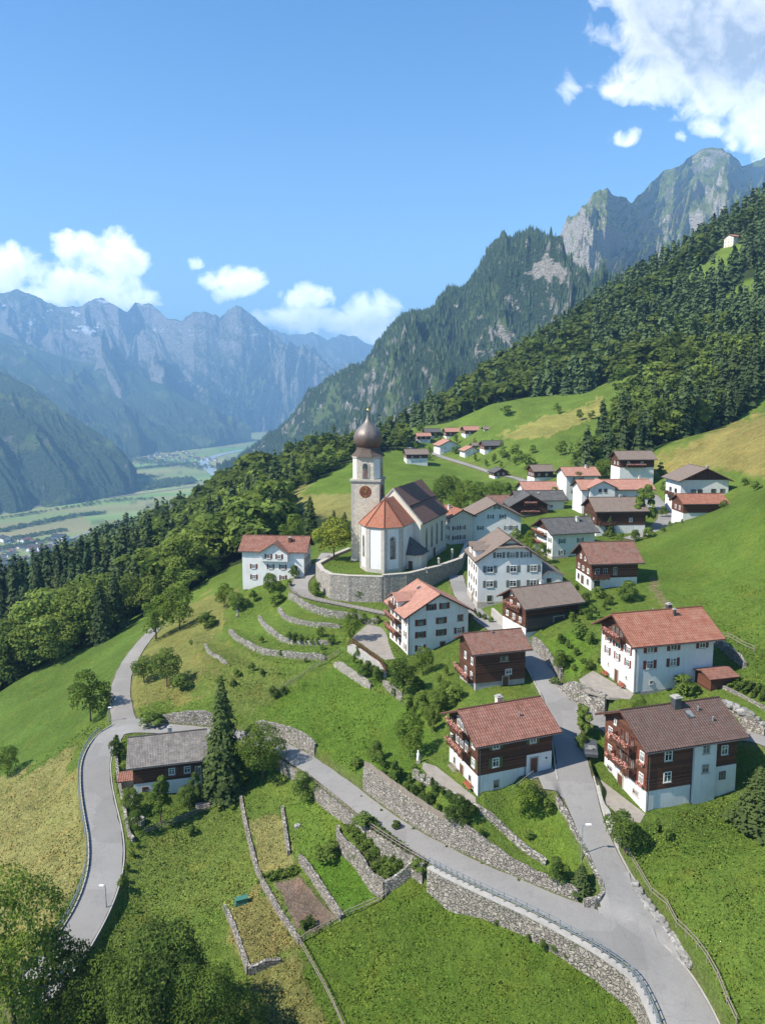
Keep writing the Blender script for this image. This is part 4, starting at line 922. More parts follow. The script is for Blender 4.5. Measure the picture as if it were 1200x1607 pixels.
        mb=MB(); pts=[P(l+.08,q+.08,.39),P(l+w-.08,q+.08,.39),P(l+w-.08,q1-.08,.39),P(l+.08,q1-.08,.39),P(l+.08,q+.08,.415),P(l+w-.08,q+.08,.415),P(l+w-.08,q1-.08,.415),P(l+.08,q1-.08,.415)]
        if s.ridge=='b': pts=[pts[i] for i in (3,2,1,0,7,6,5,4)]
        mb.hexa(pts); mb.build('pane',M['glass'],k)
    def vents(s,pts):
        for l,q in pts:
            z=s.top(q)+.25; p=(l,q) if s.ridge=='a' else (q,l)
            mb=MB(); mb.cyl((p[0],p[1],z),(p[0],p[1],z+.55),.09,.09,8); mb.cyl((p[0],p[1],z+.5),(p[0],p[1],z+.62),.15,.15,8); mb.build('roof_vent',M['galv'],s.root)
    def wing(s,x0,x1,y0,y1,z0,h,ridge,pitch,mat,roof,ov=.4,name='wing',upper=None):
        """low gabled wing in local coordinates"""
        mb=MB(); t=math.tan(R(pitch)); W=(y1-y0) if ridge=='a' else (x1-x0); hr=h+W/2*t
        if ridge=='a': mb.prism([(x0,y0,z0),(x0,y0,h),(x0,(y0+y1)/2,hr),(x0,y1,h),(x0,y1,z0)],(x1-x0,0,0))
        else: mb.prism([(x0,y0,z0),(x1,y0,z0),(x1,y0,h),((x0+x1)/2,y0,hr),(x0,y0,h)],(0,y1-y0,0))
        w=mb.build(name,M[mat],s.root); mb=MB(); c=1/math.cos(R(pitch))
        def z(q): return h+(q if q<=W/2 else W-q)*t
        for q0 in (-ov,W+ov):
            ins=[(-ov,q0),((x1-x0 if ridge=='a' else y1-y0)+ov,q0),((x1-x0 if ridge=='a' else y1-y0)+ov,W/2),(-ov,W/2)]
            def P(l,q,o): return (x0+l,y0+q,z(q)+o) if ridge=='a' else (x0+q,y0+l,z(q)+o)
            up=[P(l,q,.16) for l,q in ins]; lo=[P(l,q,.03) for l,q in ins]; uv=[(l,abs(q-q0)*c) for l,q in ins]
            fl=(ridge=='b')^(q0>W/2); od=[0,1,2,3] if not fl else [3,2,1,0]
            mb.face([up[i] for i in od],[uv[i] for i in od]); mb.face([lo[i] for i in od[::-1]])
            for i in range(4):
                j=(i+1)%4; f=[lo[i],lo[j],up[j],up[i]]; mb.face(f[::-1] if fl else f,[uv[i],uv[j],uv[j],uv[i]][::(-1 if fl else 1)])
        mb.build(name+'_roof' if name!='wing' else 'wing_roof',M[roof],w); return w
def pipe(H_,face,sx,z0,z1,off=.08):
    o,t,n,_=H_.fr(face); p=o+t*sx+n*off; mb=MB(); mb.cyl((p.x,p.y,z0),(p.x,p.y,z1),.05,.05,6); mb.build('downpipe',M['darkmetal'],H_.root)
def plinth(H_,z0=-3.4,z1=.5,e=.05,mat='trim'):
    mb=MB(); mb.box(-e,H_.A+e,-e,H_.B+e,z0,z1); mb.build('plinth',M[mat],H_.root)
def quoins(H_,z1,mat='trim'):
    mb=MB(); mb.box(-.03,.35,-.03,.35,-3,z1); mb.build('corner_stones',M[mat],H_.root)
# ---- red tiled chalet in the lower middle
h=House('chalet','dark timber chalet with red tiled roof, white base and flowered balconies above the lower road','chalet',(749,1249),52.8,20,11.0,8.6,7.6,'a',27,1.15,.95,'t_red','plaster',2.75,'timber')
h.wins('R',[2.55],[3.55,6.1-.05],w=1.0,h=1.25,shut='greenshut',off=.06); h.win('R',8.1,5.9,w=1.,h=1.25,shut='greenshut',off=.06)
mb=MB(); mb.box(7.2,11.06,-.09,1.2,-3,4.3); mb.build('entrance_wall',M['plaster'],h.root)
h.door('R',8.3,1.7,1.05,2.1,off=.09); h.win('R',10.2,3.2,.55,.5,off=.09,single=True,sill=False); h.win('R',2.7,.55,.9,1.15,off=0,frame='trim',single=True)
mb=MB(); 
for k in range(7): mb.box(4.4+k*.45,4.85+k*.45,-1.35,-.05,-1.5,.0+k*.26)
mb.box(7.55,9.4,-1.35,-.05,-1.5,1.7); mb.build('entrance_steps',M['concrete'],h.root)
mb=MB(); mb.bar((4.4,-1.3,1.),(7.5,-1.3,2.7),.05); mb.bar((4.4,-1.3,.6),(7.5,-1.3,2.3),.04)
for k in range(5): mb.bar((4.4+k*.77,-1.3,0+k*.4),(4.4+k*.77,-1.3,1.+k*.43),.04)
mb.build('stair_railing',M['galv'],h.root)
h.balcony('L',1.9,6.9,4.35,1.25,flowers=True); h.balcony('L',2.3,6.9,6.95,1.15,flowers=True)
for z in (3.35,): h.wins('L',[1.15],[3.4],w=.9,h=1.2,shut='greenshut',off=.06); h.win('L',7.7,3.9,.8,1.1,shut='greenshut',off=.06)
h.win('L',1.15,6.0,.9,1.2,shut='greenshut',off=.06); h.win('L',7.7,6.2,.8,1.1,shut='greenshut',off=.06)
h.wins('L',[3.2,4.6,5.9],[4.45],w=.85,h=1.6,off=.06,sill=False); h.wins('L',[3.3,4.5,5.6],[7.0],w=.85,h=1.5,off=.06,sill=False)
h.flowers('L',4.0,5.2,.25,3.3,h.root); h.door('L',4.6,.0,1.,2.); h.win('L',2.2,.8,.75,.95,frame='trim',single=True); h.win('L',6.9,.9,.8,1.1,frame='trim',single=True)
h.vents([(7.2,2.0)]); h.chimney(6.4,6.3,.9,.8); pipe(h,'R',6.95,-1,7.1,.12); pipe(h,'R',.2,-1,7.1,.14); H_MID=h
# ---- brown tiled chalet lower right
h=House('chalet','large timber chalet with dark brown tiled roof and pink geranium balconies at lower right','chalet',(1012,1277),52.3,15.5,13.0,9.2,8.9,'a',27,1.1,1.0,'t_brown','plaster',2.9,'timber_red')
h.A=13.0
mb=MB(); mb.box(6.5,9.7,-.45,2.2,-2.5,8.55); mb.build('stair_tower',M['plaster'],h.root)
mb=MB(); mb.box(9.7,13.08,-.12,1.6,-2.5,4.7); mb.build('side_wall',M['plaster'],h.root)
h.wins('R',[2.9],[3.75,6.55],w=1.1,h=1.35,shut=None,off=.06); h.wins('R',[8.1],[4.4,7.0-.05],w=1.05,h=1.15,off=.45,frame='trim'); h.win('R',11.2,6.2,1.,1.25,shut='brownshut',off=.06); h.win('R',11.0,3.0,.95,1.0,shut=None,frame='brownshut',off=.12)
h.balcony('L',1.9,6.6,3.95+.2,1.2,flowers=True); h.balcony('L',2.2,6.3,6.9,1.15,flowers=True)
h.wins('L',[1.0],[3.5,6.3],w=.9,h=1.3,shut='redshut',off=.06); h.flowers('L',.4,1.7,.22,3.35,h.root); h.flowers('L',.4,1.7,.22,6.15,h.root)
h.wins('L',[7.9],[3.9,6.4],w=.9,h=1.2,shut='redshut',off=.06); h.flowers('L',7.3,8.5,.22,3.8,h.root); h.flowers('L',7.2,8.6,.22,6.3,h.root)
h.wins('L',[2.9,4.2,5.4],[4.25],w=.85,h=1.7,off=.06,sill=False,frame='brownshut'); h.wins('L',[3.1,4.2,5.3],[6.95],w=.8,h=1.7,off=.06,sill=False,frame='redshut'); h.flowers('L',3.9,5.0,.25,3.0,h.root)
h.win('L',6.9,8.4,.55,.8,off=.06,frame='white_paint',single=True)
h.door('L',5.4,.1,1.1,2.1,mat='door'); h.win('L',2.1,1.3,1.2,.7,off=0,frame='trim'); h.win('L',7.9,1.5,1.2,.7,off=0,frame='trim')
h.skylight(7.6,2.3,.95,1.2); h.chimney(6.9,4.1,1.25,.95,'darkmetal'); h.vents([(9.6,3.2),(10.6,1.6)]); pipe(h,'R',.2,-1,8.4,.14); pipe(h,'R',6.35,-1,8.4,.14)
# ---- white house with red roof, right
h=House('white_house','white three storey house with orange red tiled roof and timber gable on the right','house',(993,1090),45.6,14,13.6,9.3,8.2,'a',30,1.2,1.2,'t_orange','plaster',7.15,'timber_red')
for c,zs in ((2.6,(3.8,6.35-1.3+1.25)),(6.6,(3.8,6.3))): h.wins('R',[c],zs,w=1.15,h=1.25,shut='redshut',off=.0)
h.win('R',11.6,6.25,1.1,1.15,shut='redshut',off=0); h.win('R',3.0,1.3,.6,.6,off=0,frame='trim',single=True)
h.wins('L',[1.7,4.6,7.4],[3.7],w=.9,h=1.15,shut='redshut'); h.wins('L',[1.6,7.3],[5.75],w=.9,h=1.1,shut='redshut'); h.win('L',4.5,5.6,1.5,1.3,shut='redshut')
h.balcony('L',2.4,7.4,7.25,1.0,flowers=True); h.wins('L',[3.6,4.7,5.8],[7.35],w=.85,h=1.6,off=.06,frame='brownshut',sill=False)
h.door('L',4.6,.1,.9,2.); h.win('L',1.9,1.7,.45,.45,frame='trim',single=True); h.win('L',7.0,1.9,.45,.5,frame='trim',single=True)
plinth(h,-3.4,.35,.04,'concrete')
h.wing(10.6,14.7,-3.6,-.0,-3,2.9,'a',16,'timber_red','t_red',.5,'annex'); h.chimney(9.0,3.5,.9,.35,'darkmetal'); h.vents([(6.6,5.6)]); h.chimney(10.2,6.6,1.2,.7,'darkmetal'); pipe(h,'R',.2,-1,7.6,.12); H_WHITE=h
# ---- log house behind
h=House('log_house','small dark log house with old red tiled roof between the street and the walled garden','chalet',(745.5,1084),48.3,15,8.6,6.9,6.5,'a',26,.9,.9,'t_old','concrete',1.2,'timber')
h.wins('L',[1.3,4.2],[3.9],w=.85,h=1.15,off=.06); h.balcony('L',.6,6.7,1.3,1.0,flowers=True); h.wins('L',[1.5,4.],[1.4],w=.9,h=1.2,off=.06); h.wins('R',[4.9],[4.5],w=1.5,h=.9,off=.06,frame='greenshut',single=True); h.win('R',5.7,2.2,1.1,.9,off=.06)
h.vents([(4.,3.0)]); h.door('R',5.2,.0,1.,1.9,off=.06)
# ---- large white inn with salmon roof (gable to the right front)
h=House('inn','large white house with salmon tiled roof, red shutters and flowered balconies beside the terrace','house',(639.5,1030),50.7,19,12.6,10.2,8.1,'b',29,1.1,.9,'t_salmon','plaster')
h.wins('R',[2.6,6.9],[3.35,5.75],w=1.15,h=1.2,shut='redshut',frame='greyshut'); h.win('R',2.6,.7,1.15,1.2,shut='redshut'); h.wins('R',[4.8,7.5],[8.6],w=1.1,h=1.15,shut='redshut',frame='greyshut'); h.wins('R',[10.7],[3.35],w=1.1,h=1.2,shut='redshut'); h.win('R',10.9,5.8,1.2,1.3,frame='redshut',shut=None)
h.door('R',7.2,0,1.05,2.1)
h.wins('L',[1.4],[.8,3.3,5.8],w=.85,h=1.25,shut='redshut'); h.wins('L',[4.2,6.2,8.4],[.8,3.3,5.8],w=.8,h=1.4,frame='redshut',sill=False)
h.balcony('L',3.3,9.6,3.0,1.2,flowers=True,mat='balwood'); h.balcony('L',3.3,9.6,5.5,1.2,flowers=True)
# dormer on the left slope
t=h.tan; y0,y1=4.6,8.4; x0=-.4; zt=9.6
mb=MB(); mb.prism([(x0,y0,8.0),(x0,y0,zt),(x0,(y0+y1)/2,zt+.9),(x0,y1,zt),(x0,y1,8.0)],(4.0,0,0)); dm=mb.build('dormer',M['plaster'],h.root)
mb=MB(); c=(y0+y1)/2
for ya,sg in ((y0-.5,1),(y1+.5,-1)):
    za=zt-.2; pts=[(x0-.5,ya,za),(4.6,ya,za),(4.6,c,zt+1.05),(x0-.5,c,zt+1.05)]
    if sg<0: pts=pts[::-1]
    up=[(p[0],p[1],p[2]+.2) for p in pts]; mb.face(up,[(p[0],abs(p[1]-ya)) for p in up]); mb.face([(p[0],p[1],p[2]+.06) for p in pts[::-1]])
    for i in range(4):
        j=(i+1)%4; mb.face([(pts[i][0],pts[i][1],pts[i][2]+.06),(pts[j][0],pts[j][1],pts[j][2]+.06),up[j],up[i]],[(0,0),(1,0),(1,.1),(0,.1)])
mb.build('dormer_roof',M['t_salmon'],dm)
h.balcony('L',5.,8.,7.9,.8,off=.3); h.wins('L',[5.8,7.2],[8.3],w=.8,h=1.3,frame='redshut',off=.4,sill=False)
h.skylight(6.5,4.6,.8,.8); h.wing(9.6,13.8,9.5,14.,-3,5.4,'a',20,'plaster','t_salmon',.5,'rear_wing'); pipe(h,'R',.2,-1,8.0,.1); quoins(h,7.8,'plaster')
mb=MB()
for k in range(3): mb.bar((12.7+.2*k,-.05,6.4-k*.55),(12.6,-.75,7.0-k*.0),.08)
mb.build('brackets',M['boards'],h.root)
# ---- brown barn house
h=House('barn_house','dark wooden barn house with grey brown roof on the lawn above the street','barn',(824,1001),45.8,22,11.6,8.0,6.0,'a',29,1.0,.9,'t_taupe','plaster',1.9,'timber')
mb=MB(); mb.box(.2,11.6,-.13,.2,1.0,3.9); mb.build('plank_wall',M['timber_grey'],h.root)
h.balcony('L',1.2,6.5,4.55,.7,flowers=True); h.wins('L',[1.7,3.9,6.2],[2.5],w=.85,h=1.0,off=.06); h.flowers('L',1.2,2.2,.2,2.4,h.root); h.flowers('L',3.4,4.5,.2,2.4,h.root); h.wins('L',[2.4,4.9],[4.9],w=.85,h=1.0,off=.06); h.wins('L',[3.2,4.9],[6.8],w=.7,h=.8,off=.06)
h.door('R',7.2,.9,2.2,2.4,mat='boards',off=.06); h.chimney(6.5,4.8,.8,.6,'white_paint')
# ---- four storey white hall with half hip
h=House('town_hall','tall white four storey building with half hipped taupe roof and grey shutters behind the street','building',(748.5,956),46.4,5,13.8,10.4,10.6,'b',33,.8,.7,'t_taupe','plaster')
h.wins('R',[2.6,7.6,12.0],[4.7,7.9],w=1.5,h=1.4,shut='greyshut',frame='white_paint'); h.wins('R',[4.5,7.4,10.3],[11.],w=1.3,h=1.2,shut='greyshut'); h.win('R',7.0,13.2,.6,.6,frame='greyshut',single=True); h.win('R',2.6,1.5,1.2,1.5,frame='trim',single=True); h.win('R',8.2,1.7,1.2,1.3,frame='trim')
h.wins('L',[1.3,3.6,6.0,8.4],[2.4,5.0,7.7],w=.8,h=1.2,frame='brownshut',sill=True); h.door('L',4.6,0,1.2,2.3); plinth(h,-3.4,1.6,.05)
# half hip: cut the gable point with a tiled hip face
W=h.A; t=h.tan; zt=h.top(W/2)+.31; k=3.2; zc=zt-k*t; mb=MB()
a=(W/2-k,-1.0,zc+.05); b=(W/2+k,-1.0,zc+.05); c=(W/2,2.0,zt+.06)
mb.face([a,b,c],[(0,0),(2*k,0),(k,3.2)]); mb.face([(W/2-k,-1.0,zc-.1),c,(W/2+k,-1.0,zc-.1)]) ; mb.face([a,(W/2-k,-1.0,zc-.1),(W/2+k,-1.0,zc-.1),b],[(0,0),(0,.1),(1,.1),(1,0)]); mb.build('hip_face',M['t_taupe'],h.root)
# side lean-to wing and dormers
h.wing(13.8,18.6,.6,9.6,-3,6.9,'b',24,'plaster','t_taupe',.5,'wing'); h.win('R',15.6,5.3-.2,1.,1.1,frame='brownshut',off=-.6); h.door('R',15.8,1.4,1.8,2.0,off=-.6)
for yy in (3.0,7.0):
    mb=MB(); mb.prism([(-.2,yy-1,10.6),(-.2,yy-1,12.3),(-.2,yy,13.0),(-.2,yy+1,12.3),(-.2,yy+1,10.6)],(4.2,0,0)); dm=mb.build('dormer',M['plaster'],h.root)
    mb=MB()
    for ya,sg in ((yy-1.3,1),(yy+1.3,-1)):
        pts=[(-.6,ya,12.12),(4.4,ya,12.12),(4.4,yy,13.05),(-.6,yy,13.05)]
        if sg<0: pts=pts[::-1]
        up=[(p[0],p[1],p[2]+.16) for p in pts]; mb.face(up,[(p[0],abs(p[1]-ya)) for p in up]); mb.face([(p[0],p[1],p[2]+.04) for p in pts[::-1]])
        for i in range(4):
            j=(i+1)%4; mb.face([(pts[i][0],pts[i][1],pts[i][2]+.04),(pts[j][0],pts[j][1],pts[j][2]+.04),up[j],up[i]],[(0,0),(1,0),(1,.1),(0,.1)])
    mb.build('dormer_roof',M['t_taupe'],dm)
# ---- vicarage left of the church
h=House('vicarage','white house with red brown roof and centre gable left of the church by the path','house',(477,906),46.4,84,8.6,15.6,8.0-1.6,'b',33,.55,.9,'t_red','plaster')
for c in (5.3,8.4): h.wins('L',[c],[1.2-2.,3.9-2.],w=.95,h=1.15,shut='redshut')
h.wins('L',[12.7],[-.8,1.9],w=.95,h=1.15,shut='redshut'); h.win('L',2.0,1.9,.7,.9,frame='darkmetal',single=True)
h.wins('R',[2.,4.2,6.4],[1.,3.4],w=.7,h=1.1,shut='brownshut')
x0=-.8; y0,y1=3.9,10.7; zt=6.3
mb=MB(); mb.prism([(x0,y0,4.),(x0,y0,zt),(x0,(y0+y1)/2,zt+2.2),(x0,y1,zt),(x0,y1,4.)],(5.,0,0)); dm=mb.build('centre_gable',M['plaster'],h.root)
mb=MB(); c=(y0+y1)/2
for ya,sg in ((y0-.6,1),(y1+.6,-1)):
    za=zt-.39; pts=[(x0-.7,ya,za),(5.2,ya,za),(5.2,c,zt+2.2),(x0-.7,c,zt+2.2)]
    if sg<0: pts=pts[::-1]
    up=[(p[0],p[1],p[2]+.25) for p in pts]; mb.face(up,[(p[0],abs(p[1]-ya)*1.2) for p in up]); mb.face([(p[0],p[1],p[2]+.08) for p in pts[::-1]])
    for i in range(4):
        j=(i+1)%4; mb.face([(pts[i][0],pts[i][1],pts[i][2]+.08),(pts[j][0],pts[j][1],pts[j][2]+.08),up[j],up[i]],[(0,0),(1,0),(1,.1),(0,.1)])
mb.build('gable_roof',M['t_red'],dm)
h.win('L',6.0,4.7,.95,1.15,shut='redshut',off=.8); h.win('L',8.7,4.7,.95,1.15,shut='redshut',off=.8)
h.chimney(4.0,2.6,1.0,.7,'brownshut'); h.wing(8.0,12.5,1.5,6.,-3,4.5,'a',28,'plaster','t_red',.4,'rear_wing')
# ---- grey roofed chalet lower left
h=House('chalet','dark log chalet with grey shingle roof beside the bending road, lower left','chalet',(211,1254),65.3,14,10.6,7.6,5.9,'a',33,.9,1.0,'t_grey','plaster',2.5,'timber')
h.wins('R',[5.9,8.3],[3.35],w=1.0,h=1.15,shut='brownshut',off=.06,sill=True); h.win('R',1.7,.7,.95,1.1,frame='redshut',off=0); h.door('R',10.,2.4,.8,1.8,mat='greyshut',off=.06)
h.wins('L',[1.8,5.4],[3.4],w=.8,h=1.1,off=.06); h.wins('L',[3.2],[.6],w=.8,h=1.,off=0); h.chimney(5.6,4.1,1.0,.6,'concrete')
h.wing(-2.6,-.0,3.2,6.,-3,1.5,'a',8,'greywood','t_red',.3,'garden_porch')
# ---- chalet with weathered red roof right of the village centre
h=House('chalet','timber chalet with weathered red roof and small balcony at the foot of the right meadow','chalet',(927,926),41.1,6.5,9.8,8.4,6.1,'a',33,1.1,1.0,'t_old','plaster',2.5,'timber_red')
h.wins('L',[1.6,4.2,6.6],[3.1],w=.95,h=1.0,off=.06); h.wins('L',[3.2,5.6],[5.4],w=.8,h=.9,off=.06); h.wins('L',[1.8],[.7],w=.9,h=1.1,frame='darkmetal'); h.door('L',4.6,.1,1.3,1.8,mat='brownshut'); h.win('L',6.8,.7,.9,1.1,frame='darkmetal')
h.balcony('R',-.2,3.4,2.6,1.1); h.wins('R',[1.2,2.9],[2.8],w=.9,h=1.7,frame='trim',off=.06,sill=False); h.win('R',5.,3.1,.8,1.6,frame='trim',off=.06); h.win('R',1.2,.3,1.2,1.6,frame='darkmetal')
# ------------------------------------------------------------------ simpler village houses: name,label,corner,down,th,A,B,he,ridge,pitch,roof,wall,base,upper
VG='village houses behind the main street'
def vh(label,c,dn,th,A,B,he,ridge,pitch,roof,wall='plaster',base=None,upper=None,ov=.8,og=.8,rw=(),lw=(),shut=None,gt=None,name='village_house',cat='house',bal=None,chim=None,group=VG,frame='white_paint',w=.95,hh=1.15,loc=None):
    h=House(name,label,cat,c,dn,th,A,B,he,ridge,pitch,ov,og,roof,wall,base,upper,group,gabletimber=gt,loc=loc)
    o=.06 if upper else 0
    for cs,zs in rw:
        for z in zs: h.wins('R',cs,[z],w=w,h=hh,shut=shut,off=o if (base and z>base) else 0,frame=frame,sill=False)
    for cs,zs in lw:
        for z in zs: h.wins('L',cs,[z],w=w,h=hh,shut=shut,off=o if (base and z>base) else 0,frame=frame,sill=False)
    if bal:
        for b in bal: h.balcony(*b[:4],1.,flowers=b[4])
    if chim: h.chimney(*chim,1.0,.7)
    return h
h=vh('white gabled house with brown roof and dark shutters directly behind the tall white hall',(737,856),44,4,14.5,11,8.2,'b',27,'t_taupe',rw=[([2.9,],[4.4]),([5.8,9.2],[7.6]),([10.6,12.6],[4.4]),([7.6],[10.3])],shut='greyshut',og=1.0,ov=1.0)
h=vh('cream house with bright orange roof right behind the church nave',(706,856),43.2,22,7.0,8.6,8.0,'b',26,'t_orange',wall='plaster_warm',rw=[([1.6,3.8],[1.5,4.2])],lw=[([1.5,4.,6.5],[1.5,4.2,6.3])],shut='redshut',chim=(5,2.2))
h=vh('white chalet with dark grey roof and red flowered balconies left of the garden shrubs',(866,877),42.3,14,11.6,10,6.6,'a',27,'t_dkgrey',rw=[([2.6,7.6],[.9,3.8])],lw=[([1.5],[1.3,3.9])],shut='greyshut',gt='boards',bal=[('L',3.,9.,2.7,True),('L',3.,9.,5.2,True)],chim=(8.5,3.4),ov=1.,og=1.)
plinth(h,-3.,.6,.05)
h=vh('dark wooden chalet with grey roof and cross gable up behind the white gabled house',(803,815),40.6,2,11,9,4.6,'b',30,'t_dkgrey',base=1.5,upper='timber',rw=[([3.5,7.],[2.,]),([5.2],[4.8])],frame='greyshut',bal=[('R',2.5,8.5,1.8,True),('R',3.5,7.5,4.6,True)],og=1.2,ov=1.2)
h=vh('grey roofed house side on behind the cross gabled chalet',(812,805),39.4,4,15,8,4.2,'a',28,'t_dkgrey',rw=[([3,7,11],[1.5])])
h=vh('salmon roofed house half hidden below the brown roofed barn',(823,791),39.8,6,11.5,9,4.8,'a',26,'t_salmon',rw=[([3,7],[1.5])],shut='redshut')
h=vh('small house with red roof tucked beside the shrubs behind the grey roof',(771,812),41.4,10,8.5,8,4.6,'a',24,'t_old',rw=[([2,6],[1.])])
h=vh('white house with brown roof beside the far end of the hamlet road',(838,759),40.2,12,8.5,7.5,5.4,'a',28,'t_taupe',base=2.6,upper='timber',rw=[([2,5.5],[3.2])],lw=[([1.5,3.5,5.5],[.6,3.2])])
h=vh('cream house with red roof and wide grey chimney above the village centre',(888,780),38.,6,11.5,10,7.6,'a',24,'t_salmon',wall='plaster',rw=[([2.5,6,9],[1.2,4])],chim=(8.5,4.2))
h=vh('long salmon roofed guest house with a central gable and dark front loggias',(912,807),37.6,3,21.5,9,7.6,'a',25,'t_salmon',wall='plaster',rw=[([2,5,8,13,17],[1.6,4.4])],frame='brownshut',bal=[('R',1.,9.,3.8,False)],chim=(19.5,5.))
mb=MB(); mb.prism([(2.,-1.2,0.),(9.6,-1.2,0.),(9.6,-1.2,8.2),(5.8,-1.2,10.),(2.,-1.2,8.2)],(0,4.,0)); w=mb.build('front_gable',M['plaster'],h.root)
mb=MB()
for xa,sg in ((1.2,1),(10.4,-1)):
    pts=[(xa,-1.9,7.95),(5.8,-1.9,10.15),(5.8,5.,10.15),(xa,5.,7.95)]
    if sg>0: pts=pts[::-1]
    pts=pts[::-1] ; up=[(p[0],p[1],p[2]+.2) for p in pts]; mb.face(up,[(p[1],abs(p[0]-xa)) for p in up]); mb.face([(p[0],p[1],p[2]+.05) for p in pts[::-1]])
    for i in range(4):
        j=(i+1)%4; mb.face([(pts[i][0],pts[i][1],pts[i][2]+.05),(pts[j][0],pts[j][1],pts[j][2]+.05),up[j],up[i]],[(0,0),(1,0),(1,.1),(0,.1)])
mb.build('gable_roof',M['t_salmon'],w)
h.wins('R',[5.,6.7],[8.2-1.4],w=.9,h=1.1,frame='brownshut',off=1.2); h.wins('R',[4.,7.5],[3.9],w=1.,h=1.2,frame='brownshut',off=1.2)
h=vh('chalet with broad grey brown roof in the shade of the tall poplar',(935,838),39.3,4,13.6,10,6.4,'a',28,'t_taupe',base=2.4,upper='timber',rw=[([9.5],[3.2])],lw=[([2,5,8],[3.])],frame='white_paint',bal=[('L',1.5,8.5,2.6,True),('R',.5,5.,2.6,False)],chim=(9.,6.5))
h=vh('lone chalet with grey brown roof at the foot of the wooded slope',(972,746),31.,3,12.4,9,6.0,'a',26,'t_taupe',base=2.9,upper='timber',rw=[([3.,8.],[3.8])],lw=[([2,5],[3.6])],bal=[('R',2.,9.,3.1,True)],ov=1.,og=.9)
h=vh('white house with brown gabled roof, timber gable and long balcony below the mown slope',(1066,797),35.6,3.5,14.8,10,8.4,'b',25,'t_taupe',rw=[([10.2,13.],[4.4]),([10.2,13.],[1.2]),([4.,6.],[4.3])],lw=[([3,6.5],[1.2,4.2])],frame='darkmetal',gt='boards',bal=[('R',1.6,8.4,3.4,False),('L',2.,8.,3.4,False)],ov=1.1,og=1.1,chim=(3,9.5),w=1.5,hh=1.3)
h=vh('low wooden barn with red tiled roof in front of the upper white house',(1071,815),36.,3,12.2,7,4.6,'a',27,'t_orange',wall='plaster',base=1.8,upper='timber_red',lw=[([2,4.5],[2.4])],name='barn',cat='barn',ov=.9,og=.6)
# ---- distant hamlet : (label, px corner x,y, width px, roof, body, ridge)
HG='chalets of the distant hamlet'
ham=[('white and timber chalet with brown roof at the left edge of the hamlet',638,728,36,'t_taupe','w','a'),
('timber chalet with grey roof at the top of the hamlet',668,689,25,'t_dkgrey','t','a'),
('timber chalet with salmon roof beside the grey roofed one',655,694,22,'t_salmon','t','a'),
('low shed with salmon roof at the upper left of the hamlet',640,695,12,'t_salmon','t','a'),
('timber house with red roof below the hamlet hillside',700,690,28,'t_salmon','t','a'),
('chalet with red roof and white terrace at the top right of the hamlet',730,688,29,'t_salmon','w','a'),
('large white house with salmon roof in the middle of the hamlet',690,713,34,'t_salmon','w','b'),
('small timber house with grey roof behind the salmon roofed one',742,705,14,'t_taupe','t','a'),
('white house with salmon roof beside the hamlet terrace wall',729,719,26,'t_salmon','w','b'),
('white house with slate grey roof at the right of the hamlet',760,714,34,'t_dkgrey','w','a'),
('little white annex at the right end of the hamlet',760,677,9,'t_taupe','w','a'),
('dark shed with grey roof on the hamlet road bend',776,752,24,'t_dkgrey','t','b'),
('farmhouse with orange roof on the ridge left of the spire',513,697,21,'t_orange','t','a')]
for lb,u,v,wp,rf,bd,rd in ham:
    p=hit(u,v,H1f); d=p[1]; wm=wp*d/F*.98; L=wm; B=max(4.5,wm*.72); he=min(5.2,wm*.46)
    if rd=='b': B=wm*.9
    vh(lb,None,0,random.uniform(6,16),L*.95,B,he,rd,26,rf,base=he*.45 if bd=='t' else he*.55,upper='timber' if bd=='t' else ('timber_red' if rd=='a' else None),rw=[([L*.25,L*.62],[he*.12,he*.6])],lw=[([B*.3,B*.7],[he*.6])],loc=p,group=HG,w=.9,hh=1.0,shut=None) if not(bd=='w' and rd=='b') else vh(lb,None,0,random.uniform(6,16),L*.95,B,he,rd,26,rf,rw=[([L*.25,L*.62],[he*.12,he*.6])],lw=[([B*.3,B*.7],[he*.6])],loc=p,group=HG,w=.9,hh=1.)
# hotel on the wooded slope and hut by the clearing
p=hit(1150,386,H1f); vh('pale pink hotel standing among the trees high on the wooded slope',None,0,20,17,10,8,'a',24,'t_salmon',wall='plaster_warm',rw=[([2,5,8,11,14],[1,3.6,6.])],lw=[([2,5,8],[1,3.6,6.])],loc=p,group=None,name='hotel',cat='hotel')
p=hit(221,826,H1f); vh('small wooden hut with orange roof beside the forest clearing',None,0,12,9,7,4.5,'a',28,'t_orange',base=1.5,upper='timber',rw=[([2.5,6],[2.])],loc=(p[0],p[1],p[2]+6),group=None,name='hut',cat='hut')
